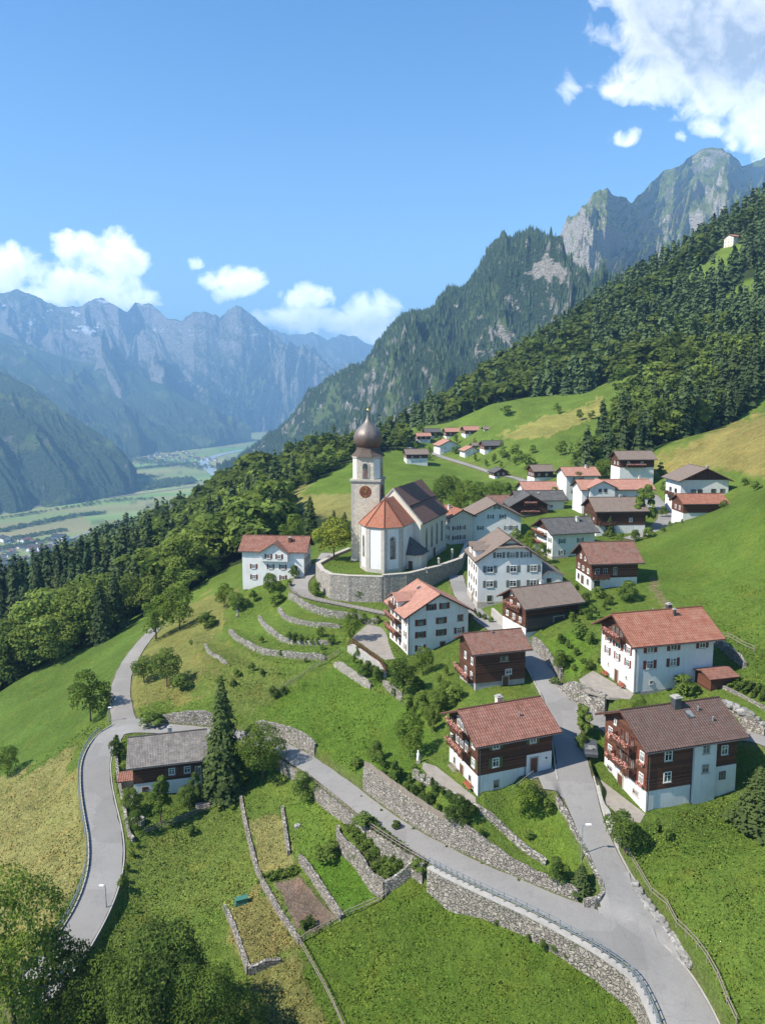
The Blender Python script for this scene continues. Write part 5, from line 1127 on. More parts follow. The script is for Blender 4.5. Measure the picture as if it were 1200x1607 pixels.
# ------------------------------------------------------------------ church
def church():
    c0=Vector((9.3,175.6,-43.)); th=R(67.); root=empty('church',c0,th)
    tag(root,'white church with orange choir roof and onion domed stone tower on the walled mound','church')
    # local: x along nave away, y to the left
    Wn=14.5; L=20.; he=10.6; t=math.tan(R(47)); 
    class N: pass
    n=House.__new__(House); n.P=c0; n.th=th; n.A=L; n.B=Wn; n.he=he; n.ridge='a'; n.tan=t; n.ov=.55; n.og=.0; n.span=Wn; n.root=root
    n.body(M['plaster_warm'],-1.5,he,0,'nave_wall',True); 
    mb=MB(); n.slab(mb,-.55,Wn/2,.35,L+.3,.08,.3); n.slab(mb,Wn+.55,Wn/2,.35,L+.3,.08,.3); r=mb.build('roof',M['t_church'],root)
    mb=MB(); 
    for q in (-.45,Wn+.45): n.slab(mb,q,Wn/2,-.25,.35,.02,.42)
    mb.build('gable_coping',M['trim'],root)
    mb=MB(); n.slab(mb,3.1,3.5,.4,L+.25,.3,.55); mb.build('snow_guard',M['t_church'],r)
    mb=MB(); mb.box(-.05,L+.05,-.12,.05,he-.7,he-.15); mb.box(-.06,.0,-.12,Wn+.1,-1.,.9); mb.box(-.05,L+.05,-.1,0,-1.,.9); mb.build('cornice',M['trim'],root)
    def arch(face_o,t_,n_,c,z,w,h,off,par,mat='trim',k=8):
        o,tt,nn=Vector(face_o),Vector(t_),Vector(n_)
        def ring(w,h,b):
            pts=[(-w/2,0),(w/2,0)]+[(w/2*math.cos(a),h-w/2+w/2*math.sin(a)) for a in np.linspace(0,math.pi,k)]
            return [o+tt*(c+x)+nn*b+Vector((0,0,z+y)) for x,y in pts]
        mb=MB(); a=ring(w+.36,h+.36,off); sgn=1 if tt.cross(Vector((0,0,1))).dot(nn)>0 else -1
        if sgn<0: a=a[::-1]
        mb.prism([p-nn*.1 for p in a],nn*.14); f=mb.build('window',M[mat],par)
        mb=MB(); a=ring(w,h,off+.02)
        if sgn<0: a=a[::-1]
        mb.prism([p-nn*.05 for p in a],nn*.08); mb.build('pane',M['glass'],f)
        mb=MB(); 
        for q in np.linspace(.15,.85,5): 
            p0=o+tt*(c-w/2+.02)+nn*(off+.06)+Vector((0,0,z+h*q*.92)); p1=o+tt*(c+w/2-.02)+nn*(off+.06)+Vector((0,0,z+h*q*.92)); mb.bar(p0,p1,.05)
        mb.bar(o+tt*c+nn*(off+.06)+Vector((0,0,z)),o+tt*c+nn*(off+.06)+Vector((0,0,z+h)),.05); mb.build('glazing_bars',M['darkmetal'],f)
    for cx in (4.2,8.2,12.2,16.2): arch((0,0,0),(1,0,0),(0,-1,0),cx,3.0,1.1,5.4,0,root)
    mb=MB(); mb.prism([(9.6,-.01,0),(10.8,-.01,0),(10.8,-.01,2.4),(9.6,-.01,2.4)][::-1],(0,-.12,0)); mb.build('door',M['door'],root)
    # choir octagon; centre O on axis
    cy=Wn/2; hw=5.3; O=-5.6; k=hw*math.tan(R(22.5)); hc=10.9
    pl=[(.0,cy-hw),(O+k,cy-hw)][::1]
    oct_=[(0,cy+hw),(O-k,cy+hw),(O-hw,cy+k),(O-hw,cy-k),(O-k,cy-hw),(0,cy-hw)]
    mb=MB(); mb.prism([(x,y,-1.5) for x,y in oct_],(0,0,hc+1.5)); mb.build('choir_wall',M['plaster'],root)
    mb=MB(); 
    cx0=O
    o2=[(cx0+(x-cx0)*1.02 if x<0 else 0,cy+(y-cy)*1.02) for x,y in oct_]; mb.prism([(x,y,-1.5) for x,y in o2],(0,0,2.4)); o3=[(cx0+(x-cx0)*1.035 if x<0 else 0,cy+(y-cy)*1.035) for x,y in oct_]; mb.prism([(x,y,hc-.45) for x,y in o3],(0,0,.45)); mb.build('choir_plinth',M['trim'],root)
    # pilasters
    for x,y in oct_[1:5]:
        dx,dy=x-O,y-cy; l=math.hypot(dx,dy); mb=MB(); ux,uy=dx/l,dy/l
        p=[(x+ux*.12+(-uy)*s*.75-ux*abs(s)*.28,y+uy*.12+ux*s*.75-uy*abs(s)*.28) for s in (-1,0,1)]+[(x-ux*.8,y-uy*.8)]
        mb.prism([(a,b,.9) for a,b in p][::-1],(0,0,hc-1.36)); mb.build('pilaster',M['trim'],root)
    # choir roof
    ap=(O+.2,cy,hc+5.9); e=1.09; ev=[(O+(x-O)*e if x<0 else .0,cy+(y-cy)*e,hc-.02) for x,y in oct_]
    mb=MB(); rb=(0.,cy,hc+5.9)
    def tri(pts):
        a=Vector(pts[0]); b=Vector(pts[1]); u=(b-a).normalized(); uv=[]
        nrm=(b-a).cross(Vector(pts[2])-a).normalized(); w=nrm.cross(u)
        for p in pts: q=Vector(p)-a; uv.append((q.dot(u),q.dot(w)))
        mb.face(pts,uv)
    for i in range(1,4): tri([ev[i],ev[i+1],ap] )
    tri([ev[0],ev[1],ap,rb]); tri([ev[4],ev[5],rb,ap])
    mb.face([(x,y,z-.02) for x,y,z in ev][::-1])
    cr=mb.build('choir_roof',M['t_choir'],root)
    mb=MB()
    for i in range(1,5): mb.cyl((ev[i][0],ev[i][1],ev[i][2]+.05),(ap[0],ap[1],ap[2]+.05),.13,.13,6)
    mb.cyl((ap[0],ap[1],ap[2]-.3),(ap[0],ap[1],ap[2]+1.0),.22,.03,6); mb.build('hip_ridge',M['t_choir'],cr)
    def facet(i,z,w,h):
        a=Vector((*oct_[i],0)); b=Vector((*oct_[i+1],0)); t_=(b-a).normalized(); n_=Vector((t_.y,-t_.x,0)); m_=(a+b)/2-Vector((O,cy,0))
        if n_.dot(m_)<0: n_=-n_
        arch(a,t_,n_,(b-a).length/2,z,w,h,0,root)
    facet(1,3.2,1.1,5.2); facet(3,3.2,1.25,5.2)
    # sacristy
    mb=MB(); y1=cy-hw; mb.prism([(-4.6,y1,-1.5),(.9,y1,-1.5),(.9,-1.4,-1.5),(-3.2,-1.4,-1.5),(-4.6,-.2,-1.5)][::-1] ,(0,0,5.0)); sc=mb.build('sacristy',M['plaster_warm'],root)
    mb=MB(); pe=[(-5.0,y1,3.5),(-5.0,-.4,3.5),(-3.4,-1.8,3.5),(1.3,-1.8,3.5),(1.3,y1,3.5)]; A0=(-2.4,y1,7.6)
    for i in range(4): tri([pe[i],pe[i+1],A0])
    mb.face([(x,y,z-.03) for x,y,z in pe][::-1]); mb.face([pe[0],A0,pe[4]]); mb.build('sacristy_roof',M['t_dkgrey'],sc)
    mb=MB(); mb.box(-4.72,-4.55,.35,1.35,-.2,2.0); mb.build('door',M['door'],root)
    # ---------------- tower in its own frame
    T=Vector((-.75,179.3,-43.)); a=R(80-67); off=(T-c0); ct,st=math.cos(-th),math.sin(-th); lx=off.x*ct-off.y*st; ly=off.x*st+off.y*ct
    MT_=Matrix.Translation((lx,ly,0))@Matrix.Rotation(a,4,'Z')
    def tb(mb,name,mat,par=root,smooth=False):
        mb.v=[tuple(MT_@Vector(p)) for p in mb.v]; return mb.build(name,mat,par,smooth)
    s=7.1
    mb=MB(); mb.box(0,s,0,s,-2,20.2); tw=tb(mb,'tower',M['towerstone'])
    mb=MB(); mb.box(-.12,s+.12,-.12,s+.12,-2,1.2)
    mb.box(-.35,s+.35,-.35,s+.35,20.2,20.65); mb.box(-.2,s+.2,-.2,s+.2,19.9,20.2); tb(mb,'cornice',M['trim'],tw)
    for (cx,cy_) in ((0,0),(s,0),(0,s),(s,s)):
        mb=MB()
        for k in range(22):
            w1=.75 if k%2 else .45; w2=.45 if k%2 else .75; z=1.25+k*.84; sx=1 if cx==0 else -1; sy=1 if cy_==0 else -1
            xs=sorted((cx-sx*.035,cx+sx*w1)); ys=sorted((cy_-sy*.035,cy_+sy*w2)); mb.box(xs[0],xs[1],ys[0],ys[1],z,z+.8)
        tb(mb,'quoins',M['trim'],tw)
    # belfry, chamfered
    ch=1.35; b0=[(ch,0),(s-ch,0),(s,ch),(s,s-ch),(s-ch,s),(ch,s),(0,s-ch),(0,ch)]; b0=[(s/2+(x-s/2)*.97,s/2+(y-s/2)*.97) for x,y in b0]
    mb=MB(); mb.prism([(x,y,20.65) for x,y in b0],(0,0,5.3)); bf=tb(mb,'belfry',M['towerstone'])
    mb=MB(); b1=[(s/2+(x-s/2)*1.05,s/2+(y-s/2)*1.05) for x,y in b0]; mb.prism([(x,y,25.95) for x,y in b1],(0,0,.35)); tb(mb,'cornice',M['trim'],bf)
    # corner faces of the belfry are plastered white
    for i in (1,3,5,7):
        p,q=b0[i],b0[(i+1)%8]; P_=Vector((*p,0)); Q=Vector((*q,0)); tt=(Q-P_); L_=tt.length; tt.normalize(); nn=Vector((tt.y,-tt.x,0))
        mb=MB(); mb.prism([P_+tt*.12+nn*-.05+Vector((0,0,20.9)),P_+tt*(L_-.12)-nn*.05+Vector((0,0,20.9)),P_+tt*(L_-.12)-nn*.05+Vector((0,0,25.7)),P_+tt*.12-nn*.05+Vector((0,0,25.7))],nn*.08); tb(mb,'plaster_panel',M['plaster'],bf)
    for o_,t_,n_ in (((0,0,0),(0,1,0),(-1,0,0)),((0,0,0),(1,0,0),(0,-1,0)),((s,0,0),(0,1,0),(1,0,0))):
        o=Vector(o_)+Vector(n_)*-.1; 
        def ring(w,h,b,z): return [o+Vector(t_)*(s/2+x)+Vector(n_)*b+Vector((0,0,z+y)) for x,y in [(-w/2,0),(w/2,0)]+[(w/2*math.cos(q),h-w/2+w/2*math.sin(q)) for q in np.linspace(0,math.pi,8)]]
        sg=Vector(t_).cross(Vector((0,0,1))).dot(Vector(n_))>0
        a1=ring(1.9,4.1,-.05,21.0); a2=ring(1.3,3.6,-.02,21.1)
        if not sg: a1=a1[::-1]; a2=a2[::-1]
        mb=MB(); mb.prism(a1,Vector(n_)*.2); f=tb(mb,'belfry_opening',M['trim'],bf)
        mb=MB(); mb.prism(a2,Vector(n_)*.2); tb(mb,'opening_shade',M['glass'],f)
        mb=MB()
        for k in range(5):
            z=21.25+k*.42; p0=o+Vector(t_)*(s/2-.6)+Vector(n_)*.2+Vector((0,0,z)); p1=o+Vector(t_)*(s/2+.6)+Vector(n_)*.2+Vector((0,0,z)); mb.bar(p0,p1,.08,.16)
        tb(mb,'louvres',M['redshut'],f)
    # clock on the visible front (left wall of the frame) and right wall
    for o_,t_,n_ in (((0,s/2,17.6),(0,1,0),(-1,0,0)),((s/2,0,17.6),(1,0,0),(0,-1,0))):
        o=Vector(o_); nn=Vector(n_); tt=Vector(t_); up=Vector((0,0,1))
        def disc(r,b0,b1,n=28): 
            mb=MB(); p=[o+tt*math.cos(q)*r+up*math.sin(q)*r+nn*b0 for q in np.linspace(0,2*math.pi,n,endpoint=False)]
            if tt.cross(up).dot(nn)<0: p=p[::-1]
            mb.prism(p,nn*(b1-b0)); return mb
        ck=tb(disc(1.5,-.05,.06),'clock_face',M['redshut'],tw); tb(disc(.75,.05,.075),'clock_centre',M['door'],ck)
        mb=MB()
        for k in range(12):
            q=k*math.pi/6; d=tt*math.cos(q)+up*math.sin(q); mb.bar(o+nn*.085+d*.88,o+nn*.085+d*1.36,.13,.03)
        tb(mb,'hour_marks',M['gold'],ck)
        mb=MB(); d=tt*math.cos(2.0)+up*math.sin(2.0); mb.bar(o+nn*.1-d*.2,o+nn*.1+d*1.1,.10,.03); d=tt*math.cos(.55)+up*math.sin(.55); mb.bar(o+nn*.12-d*.15,o+nn*.12+d*.75,.13,.03); tb(mb,'clock_hands',M['gold'],ck)
    mb=MB(); mb.box(-.04,.02,s/2-.2,s/2+.2,9,10.2); mb.box(s/2-.15,s/2+.15,-.04,.02,9,10.2); tb(mb,'slit_window',M['glass'],tw)
    # skirt roof + onion
    c=s/2; mb=MB(); sk=[(4.45,26.25),(4.15,26.6),(3.45,27.2),(3.0,27.9),(2.85,28.5)]
    mb.lathe(sk,c,c,8); 
    ang=R(22.5); mb.v=[(c+(x-c)*math.cos(ang)-(y-c)*math.sin(ang),c+(x-c)*math.sin(ang)+(y-c)*math.cos(ang),z) for x,y,z in mb.v]; tb(mb,'skirt_roof',M['t_taupe'],tw)
    prof=[(2.7,28.3),(3.15,28.75),(3.6,29.5),(3.85,30.4),(3.88,31.2),(3.65,31.9),(3.15,32.7),(2.45,33.4),(1.75,34.0),(1.15,34.55),(.75,35.1),(.45,35.8),(.27,36.5),(.15,37.1),(.08,37.6)]; prof=[(a*.92,b) for a,b in prof]
    mb=MB(); mb.lathe(prof,c,c,48,.07); on=tb(mb,'onion_dome',M['copper'],root,True)
    mb=MB(); mb.lathe([(.0,37.4),(.26,37.5),(.36,37.75),(.26,38.0),(0,38.1)],c,c,12); mb.bar((c,c,38.0),(c,c,39.3),.09); mb.bar((c-.35,c,38.9),(c+.35,c,38.9),.09); tb(mb,'golden_finial',M['gold'],on)
church()
# ------------------------------------------------------------------ stone walls
def wallline(w,label,mat,thick=.5,top=.12,zdeep=.7,coping=None,name='stone_wall',rough=.16,cat='wall',group=None,hfix=None,samp=.9):
    P=resample([tuple(p) for p in w],.55); n=len(P); xy=P[:,:2]; T=np.gradient(xy,axis=0); T/=np.linalg.norm(T,axis=1)[:,None]+1e-9; N=np.stack([-T[:,1],T[:,0]],1)
    hs=[H(xy[:,0]+N[:,0]*o,xy[:,1]+N[:,1]*o) for o in (-samp,-samp*.55,0,samp*.55,samp)]
    zt=np.max(hs,axis=0); zb=np.min(hs,axis=0)-zdeep
    if hfix is not None: zt=np.maximum(zt if hfix<0 else H(xy[:,0],xy[:,1])+hfix, zb+zdeep+abs(hfix))
    k=np.ones(5)/5; zt=np.convolve(np.pad(zt,2,'edge'),k,'valid')+top
    zt=zt+(np.random.default_rng(n).random(n)-.5)*rough
    V=[];F_=[];
    for i in range(n):
        j=thick/2*(1+.25*(vnoise(np.array([xy[i,0]*1.3]),np.array([xy[i,1]*1.3]),3)[0]-.5))
        for a,z in ((-1.25,zb[i]),(1.25,zb[i]),(1,zt[i]),(-1,zt[i])): V.append((xy[i,0]+N[i,0]*j*a,xy[i,1]+N[i,1]*j*a,z))
    for i in range(n-1):
        a=i*4;b=a+4
        for q in range(4): r_=(q+1)%4; F_.append((a+q,a+r_,b+r_,b+q))
    F_.append((0,1,2,3)); e=(n-1)*4; F_.append((e+3,e+2,e+1,e))
    me=npmesh(name,np.array(V),np.array(F_)[:,::-1],mat); o=link(bpy.data.objects.new(name,me)); tag(o,label,cat,group)
    if coping:
        mb=MB()
        for i in range(n-1):
            j=thick/2+.06; p=[]
            for z in (0.002,.13):
                for ii,s_ in ((i,-1),(i+1,-1),(i+1,1),(i,1)): p.append((xy[ii,0]+N[ii,0]*j*s_,xy[ii,1]+N[ii,1]*j*s_,zt[ii]+z))
            mb.hexa(p)
        mb.build('coping',M[coping],o)
    return P,zt
WL=['curved stone terrace wall just under the narrow church path','short terrace wall on the second grassy step below the path','terrace wall on the third grassy step below the church','long low dry stone wall along the fourth terrace step','short broken wall on the lowest left terrace','upright wall strip running down beside the upper terrace lawn','tall pale retaining wall carrying the paved terrace of the inn','lower garden wall under the terrace of the inn','stepped garden wall descending past the shrubs below the inn','long pale dry stone retaining wall above the lower road','grey stone retaining wall at the road junction behind the grey roofed chalet','stone retaining wall above the road beside the tall spruce','long wall running down the left side of the garden plots','short low wall between the yellow plot and the lawn','sloping stone wall between the tilled plot and the green plot','tall stone wall holding up the vegetable garden','short dark wall closing the vegetable garden at its foot','thin low wall beside the rough grass plot','stub of wall closing the rough grass plot','low garden wall along the lawn under the red tiled chalet','retaining wall holding the yard of the brown tiled chalet above the street','curved stone wall along the forecourt of the white house','stone wall edging the lawn beside the upper street','rough stone bank wall behind the white house','boulder wall along the side street at the right edge']
WM=['oldstone','oldstone','oldstone','oldstone','oldstone','oldstone','concrete','rampart','drystone','drystone','oldstone','oldstone','drystone','drystone','drystone','drystone','oldstone','drystone','oldstone','oldstone','concrete','oldstone','oldstone','drystone','drystone']
WTOP=[.15,.1,.1,.15,.1,.1,.1,.15,.15,.45,.2,.2,.15,.15,.2,.25,.2,.1,.1,.25,.25,.35,.2,.2,.2]
WZ={}
for i,((w,side,L),lb) in enumerate(zip(STEPW,WL)): WZ[i]=wallline(w,lb,M[WM[i]],.42 if i not in (6,20) else .32,WTOP[i],rough=.05 if i in (6,20) else .22,samp=1.3 if i==9 else .9,coping='trim' if i==6 else None,group='old stone walls of the terraces' if i in (1,2) else None)
def downs(pts): return [atdn(*p) for p in pts]
def offroad(key,i0,i1,side,off):
    w=ROADW[key]; n=len(w); a,b=int(i0*n),int(i1*n); w=w[a:b]; T=np.gradient(w[:,:2],axis=0); T/=np.linalg.norm(T,axis=1)[:,None]; N=np.stack([-T[:,1],T[:,0]],1)*side
    return np.c_[w[:,0]+N[:,0]*(w[:,3]+off),w[:,1]+N[:,1]*(w[:,3]+off),w[:,2]]
# which side is camera side of 'main' (road runs away from camera: left of direction = downhill)
def fracu(key,u):
    w=ROADW[key]; uu,_,_=proj(w[:,0],w[:,1],w[:,2]); return float(np.argmin(abs(uu-u)))/len(w)
FU=fracu('main',688); FU2=fracu('main',560)
WLOW=offroad('main',.0,FU,1,.75)
wallline(WLOW,'massive pale stone retaining wall under the railing of the lower road',M['drystone'],.7,.05,.9,'concrete',rough=.03,samp=1.6)
wallline(offroad('main',FU,fracu('main',455),1,.7),'low stone edge wall of the road above the gardens',M['drystone'],.5,.1,.5,rough=.12)
wallline([(*p,0) for p in PLATW['churchyard'][0][[11,12,0,1,2,3,4]]],'high weathered rampart wall round the church mound',M['rampart'],1.0,.45,1.0,'trim','rampart_wall',rough=.02,samp=2.2)
wallline([(*p,0) for p in PLATW['churchyard'][0][[4,5,6,7,8]]],'churchyard wall curving right towards the tall white hall',M['rampart'],.9,.8,1.0,'trim','churchyard_wall',rough=.02,samp=2.2)
wallline(smoothpl([(*hit(u,v,H)[:2],0) for u,v in [(873,1247),(888,1275),(901,1305),(918,1335),(930,1362),(942,1385),(947,1402),(938,1417),(915,1424)]],1),'low stone kerb wall rounding the tip of the lawn between the two roads',M['oldstone'],.45,.2,.5,rough=.12)
wallline([(*hit(u,v,H)[:2],0) for u,v in [(772,968),(790,985),(806,992),(818,1000)]],'grey yard wall at the bend of the upper street',M['concrete'],.4,.9,.6,'trim',rough=.02)
wallline([(*hit(u,v,H)[:2],0) for u,v in [(182,1184),(184,1205),(188,1240),(196,1275),(203,1312),(210,1322)]],'low yard wall between the bending road and the grey roofed chalet',M['oldstone'],.4,.55,.5,rough=.1)
wallline([(*hit(u,v,H)[:2],0) for u,v in [(1128,1078),(1150,1088),(1175,1100),(1205,1118)]],'pale border wall of the vegetable bed behind the brown tiled chalet',M['drystone'],.35,.3,.4,rough=.06)
# ------------------------------------------------------------------ fences, rails, lamps
def fence(pts,label,mat,h=1.1,sp=2.2,rails=(.5,.95),pw=.1,rw=.07,name='fence',rtype='bar',group=None,cat='fence',lift=0,zfun=None):
    P=resample([tuple(p) for p in pts],sp); root=empty(name,(0,0,0)); tag(root,label,cat,group)
    zz=np.array([ (zfun(p) if zfun else Hs(p[0],p[1]))+lift for p in P]); 
    root.location=(P[0][0],P[0][1],zz[0]); o=Vector(root.location); 
    for i,p in enumerate(P):
        mb=MB(); q=Vector((p[0],p[1],zz[i]))-o; mb.cyl(q-Vector((0,0,.3)),q+Vector((random.uniform(-.03,.03),random.uniform(-.03,.03),h)),pw/2,pw/2*.9,6); mb.build('post',M[mat],root)
    for r_ in rails:
        mb=MB()
        for i in range(len(P)-1):
            a=Vector((P[i][0],P[i][1],zz[i]+r_))-o; b=Vector((P[i+1][0],P[i+1][1],zz[i+1]+r_))-o; mb.bar(a,b,rw if rtype=='bar' else .05,rw if rtype=='bar' else .3)
        mb.build('rail',M[mat],root)
    return root
hp=lambda L:[hit(u,v,H) for u,v in L]
fence(smoothpl(hp([(470,1484),(505,1462),(560,1432),(606,1408)]),1),'weathered wooden rail fence along the foot of the tilled plot','greywood')
fence(smoothpl(hp([(470,1484),(490,1520),(515,1565),(548,1640)]),1),'wooden rail fence between the rough grass and the bright field','greywood')
fence(hp([(421,1097),(455,1075),(490,1052),(533,1026)]),'rail fence climbing the slope beside the lowest terraces','greywood',rails=(.45,.9))
fence(smoothpl(hp([(228,1310),(262,1298),(300,1284),(332,1268),(374,1245)]),1),'rail fence closing the garden of the grey roofed chalet','greywood',rails=(.4,.8,1.1),h=1.2)
fence(hp([(978,1333),(1046,1426),(1093,1487),(1125,1538),(1155,1610)]),'thin wooden fence along the meadow right of the street','greywood')
fence(hp([(1112,985),(1143,1003),(1183,1024)]),'pale rail fence above the bank behind the white house','greywood',rails=(.5,1.))
fence([tuple(p) for p in offroad('churchroad',.42,1.,-1,.3)],'railing along the narrow church path','greywood',rails=(.5,.95),sp=2.)
P6,Z6=WZ[6]; fence([(a[0],a[1],0) for a in P6],'dark wooden railing on top of the inn terrace wall','balwood',h=1.0,rails=(.2,.4,.6,.8,1.),rw=.06,sp=1.6,lift=0,zfun=lambda p:float(Z6[np.argmin((P6[:,0]-p[0])**2+(P6[:,1]-p[1])**2)])+.1,name='railing',cat='railing')
P9,Z9=WZ[9]; k9=int(len(P9)*.5); fence([(a[0],a[1],0) for a in P9[k9:]],'grey slatted fence on top of the retaining wall above the lower road','greywood',h=1.0,rails=(.15,.32,.49,.66,.83),rw=.09,sp=1.8,zfun=lambda p:float(Z9[np.argmin((P9[:,0]-p[0])**2+(P9[:,1]-p[1])**2)])-.1)
def guard(pts,label,sp=2.4,mat='galv',rails=((.72,.28),),h=.85,zoff=0):
    P=resample([tuple(p) for p in pts],sp); root=empty('guard_rail',P[0]); tag(root,label,'guard rail'); o=Vector(P[0])
    for p in P:
        mb=MB(); q=Vector(p)-o; mb.box(q.x-.05,q.x+.05,q.y-.05,q.y+.05,q.z-.4,q.z+h); mb.build('post',M[mat],root)
    for z,hh in rails:
        mb=MB()
        for a,b in zip(P[:-1],P[1:]): mb.bar(Vector(a)-o+Vector((0,0,z)),Vector(b)-o+Vector((0,0,z)),.05,hh)
        mb.build('rail',M[mat],root)
guard(offroad('left',.13,1.,-1,.5),'long steel guard rail on the meadow side of the bending road',rails=((.68,.26),(.25,.08)))
gl=offroad('main',.0,FU,1,.62); gl[:,2]+=.15; guard(gl,'blue grey steel railing on the retaining wall of the lower road',rails=((.95,.07),(.62,.07),(.32,.07)),h=1.)
gl=offroad('main',FU,fracu('main',500),1,.62); gl[:,2]+=.1; guard(gl,'plain wooden and steel rail beside the road above the gardens',rails=((.8,.1),(.4,.07)),h=.9,mat='greywood')
guard(offroad('street',.455,.60,-1,.35)+np.array([0,0,0.]),'low guard rail on the bend of the village street',rails=((.8,.07),(.45,.07)))
def lamp(u,v,h,label,arm=.7,ang=0):
    p=hit(u,v,H); root=empty('street_lamp',p,ang); tag(root,label,'street lamp')
    mb=MB(); mb.cyl((0,0,-.3),(0,0,.9),.09,.08,8); mb.cyl((0,0,.9),(0,0,h),.055,.045,8); mb.build('pole',M['galv'],root)
    mb=MB(); mb.bar((0,0,h),(arm,0,h+.12),.05); mb.build('arm',M['galv'],root)
    mb=MB(); mb.hexa([(arm-.35,-.13,h+.05),(arm+.35,-.1,h+.08),(arm+.35,.1,h+.08),(arm-.35,.13,h+.05),(arm-.3,-.1,h+.2),(arm+.3,-.07,h+.2),(arm+.3,.07,h+.2),(arm-.3,.1,h+.2)]); mb.build('lamp_head',M['white_paint'],root)
lamp(912,1353,4.6,'tall street lamp between the village street and the pointed lawn'); lamp(167,1426,3.1,'short street lamp beside the bottom of the bending road',.5,R(180)); lamp(171,1134,2.9,'small street lamp at the road junction by the meadow tree',.3); lamp(842,802,6.,'slender street lamp among the upper village roofs',.4)
# ------------------------------------------------------------------ patios and small things
def slabpoly(px,dn,label,mat='paving',lift=.04,name='patio'):
    P=[atdn(u,v,dn) for u,v in px]; mb=MB(); a=sum((P[i][0]*P[(i+1)%len(P)][1]-P[(i+1)%len(P)][0]*P[i][1]) for i in range(len(P)))
    if a<0: P=P[::-1]
    mb.prism([(x,y,z-.3) for x,y,z in P],(0,0,.3+lift)); o=mb.build(name,M[mat]); tag(o,label,None,None,'structure')
slabpoly([(664,1197),(684,1203),(746,1252),(747,1264),(735,1266),(692,1240),(662,1206)],52.9,'paved seating strip along the front of the red tiled chalet')
slabpoly([(908,1067),(930,1053),(994,1090),(988,1098),(955,1095),(920,1085)],45.5,'paved forecourt of the white house')
slabpoly([(920,1226),(931,1216),(1012,1278),(1004,1292),(978,1286),(942,1255)],52.2,'paved yard in front of the brown tiled chalet')
slabpoly([(552,1001),(604,1036),(638,1032),(598,985),(577,980)],50.6,'paved terrace beside the inn')
slabpoly([(184,1230),(200,1224),(212,1256),(212,1262),(199,1266)],65.3,'small paved yard at the door of the grey roofed chalet')
def bench(P_,ang,label,l=1.9,mat='bench'):
    root=empty('bench',P_,ang); tag(root,label,'bench'); 
    for z,y0,y1 in ((.42,0,.42),):
        mb=MB()
        for k in range(3): mb.box(-l/2,l/2,y0+k*.145,y0+k*.145+.12,z,z+.04)
        mb.build('seat',M[mat],root)
    mb=MB(); mb.box(-l/2,l/2,.44,.48,.55,.70); mb.box(-l/2,l/2,.45,.49,.74,.88); mb.build('backrest',M[mat],root)
    for x in (-l/2+.2,l/2-.2):
        mb=MB(); mb.box(x-.04,x+.04,.0,.08,0,.42); mb.box(x-.04,x+.04,.40,.44,0,.9); mb.build('leg',M['darkmetal'],root)
def onwall(H_,face,s,n,z=0.05):
    o,t,nn,_=H_.fr(face); q=o+t*s+nn*n; c,si=math.cos(H_.th),math.sin(H_.th); return (H_.P.x+q.x*c-q.y*si,H_.P.y+q.x*si+q.y*c,H_.P.z+z)
hs={o['label'][:20]:o for o in bpy.data.objects if 'label' in o}
bench(onwall(H_MID,'L',2.0,.75,.05),H_MID.th-R(90),'red bench by the corner of the red tiled chalet',1.9); bench(onwall(H_MID,'L',6.6,.75,.05),H_MID.th-R(90),'grey bench under the front windows of the red tiled chalet',2.2,'greywood')
bench(onwall(H_MID,'R',9.9,.7,1.72-1.2-.1),H_MID.th,'brown bench on the street side of the red tiled chalet',1.8,'door')
bench(onwall(H_WHITE,'L',2.6,.75,.05),H_WHITE.th-R(90),'red bench near the corner of the white house',1.6); bench(onwall(H_WHITE,'L',7.3,.75,.05),H_WHITE.th-R(90),'red bench left of the white house door',1.6)
def grave(u,v,h,label):
    p=atdn(u,v,43); root=empty('stone_pillar',p); tag(root,label,'stone pillar')
    mb=MB(); mb.box(-.35,.35,-.35,.35,0,.35); mb.build('base',M['trim'],root); mb=MB(); mb.box(-.22,.22,-.22,.22,.352,h-.3); mb.build('shaft',M['trim'],root); mb=MB(); mb.box(-.3,.3,-.3,.3,h-.298,h-.12); mb.lathe([(.26,h-.12),(.2,h),(.0,h+.16)],0,0,8); mb.build('cap',M['trim'],root)
grave(688,892,2.6,'tall pale stone pillar inside the churchyard wall'); grave(668,899,1.3,'small stone post on the churchyard lawn'); grave(709,881,3.2,'stone gate pier at the churchyard entrance')
def rocks(pts,labels):
    for i,(u,v,s) in enumerate(pts):
        p=hit(u,v,H); bm=bmesh_rock(s,i); o=link(bpy.data.objects.new('boulder',bm)); o.location=(p[0],p[1],p[2]+s*.15); o.rotation_euler=(0,0,random.uniform(0,6)); tag(o,labels,'boulder','boulders lined up beside the lower street')
def bmesh_rock(s,seed):
    r=np.random.default_rng(seed+5); n1,n2=9,12; V=[];F_=[]
    for i in range(n1+1):
        a=math.pi*i/n1
        for j in range(n2):
            b=2*math.pi*j/n2; x,y,z=math.sin(a)*math.cos(b),math.sin(a)*math.sin(b),math.cos(a)
            k=.75+.5*float(fbm(np.array([x*1.6+seed*3+z]),np.array([y*1.6+z*1.3]),3,seed)[0]); x,y,z=[max(-.72,min(.72,q)) for q in (x,y,z)]
            V.append((x*k*s*1.2,y*k*s,z*k*s*.8))
    for i in range(n1):
        for j in range(n2): F_.append((i*n2+j,(i+1)*n2+j,(i+1)*n2+(j+1)%n2,i*n2+(j+1)%n2))
    return npmesh('boulder',np.array(V),np.array(F_),M['rock'])
rocks([(997,1390,.55),(1003,1401,.6),(1008,1410,.5),(1014,1418,.6),(1020,1428,.7),(1027,1437,.55),(1035,1446,.7),(1042,1455,.6),(1057,1473,.7),(1063,1482,.6),(1069,1494,.7),(1077,1503,.55),(1082,1513,.6),(1046,1461,.5)],'one of the pale boulders lining the right edge of the lower street')
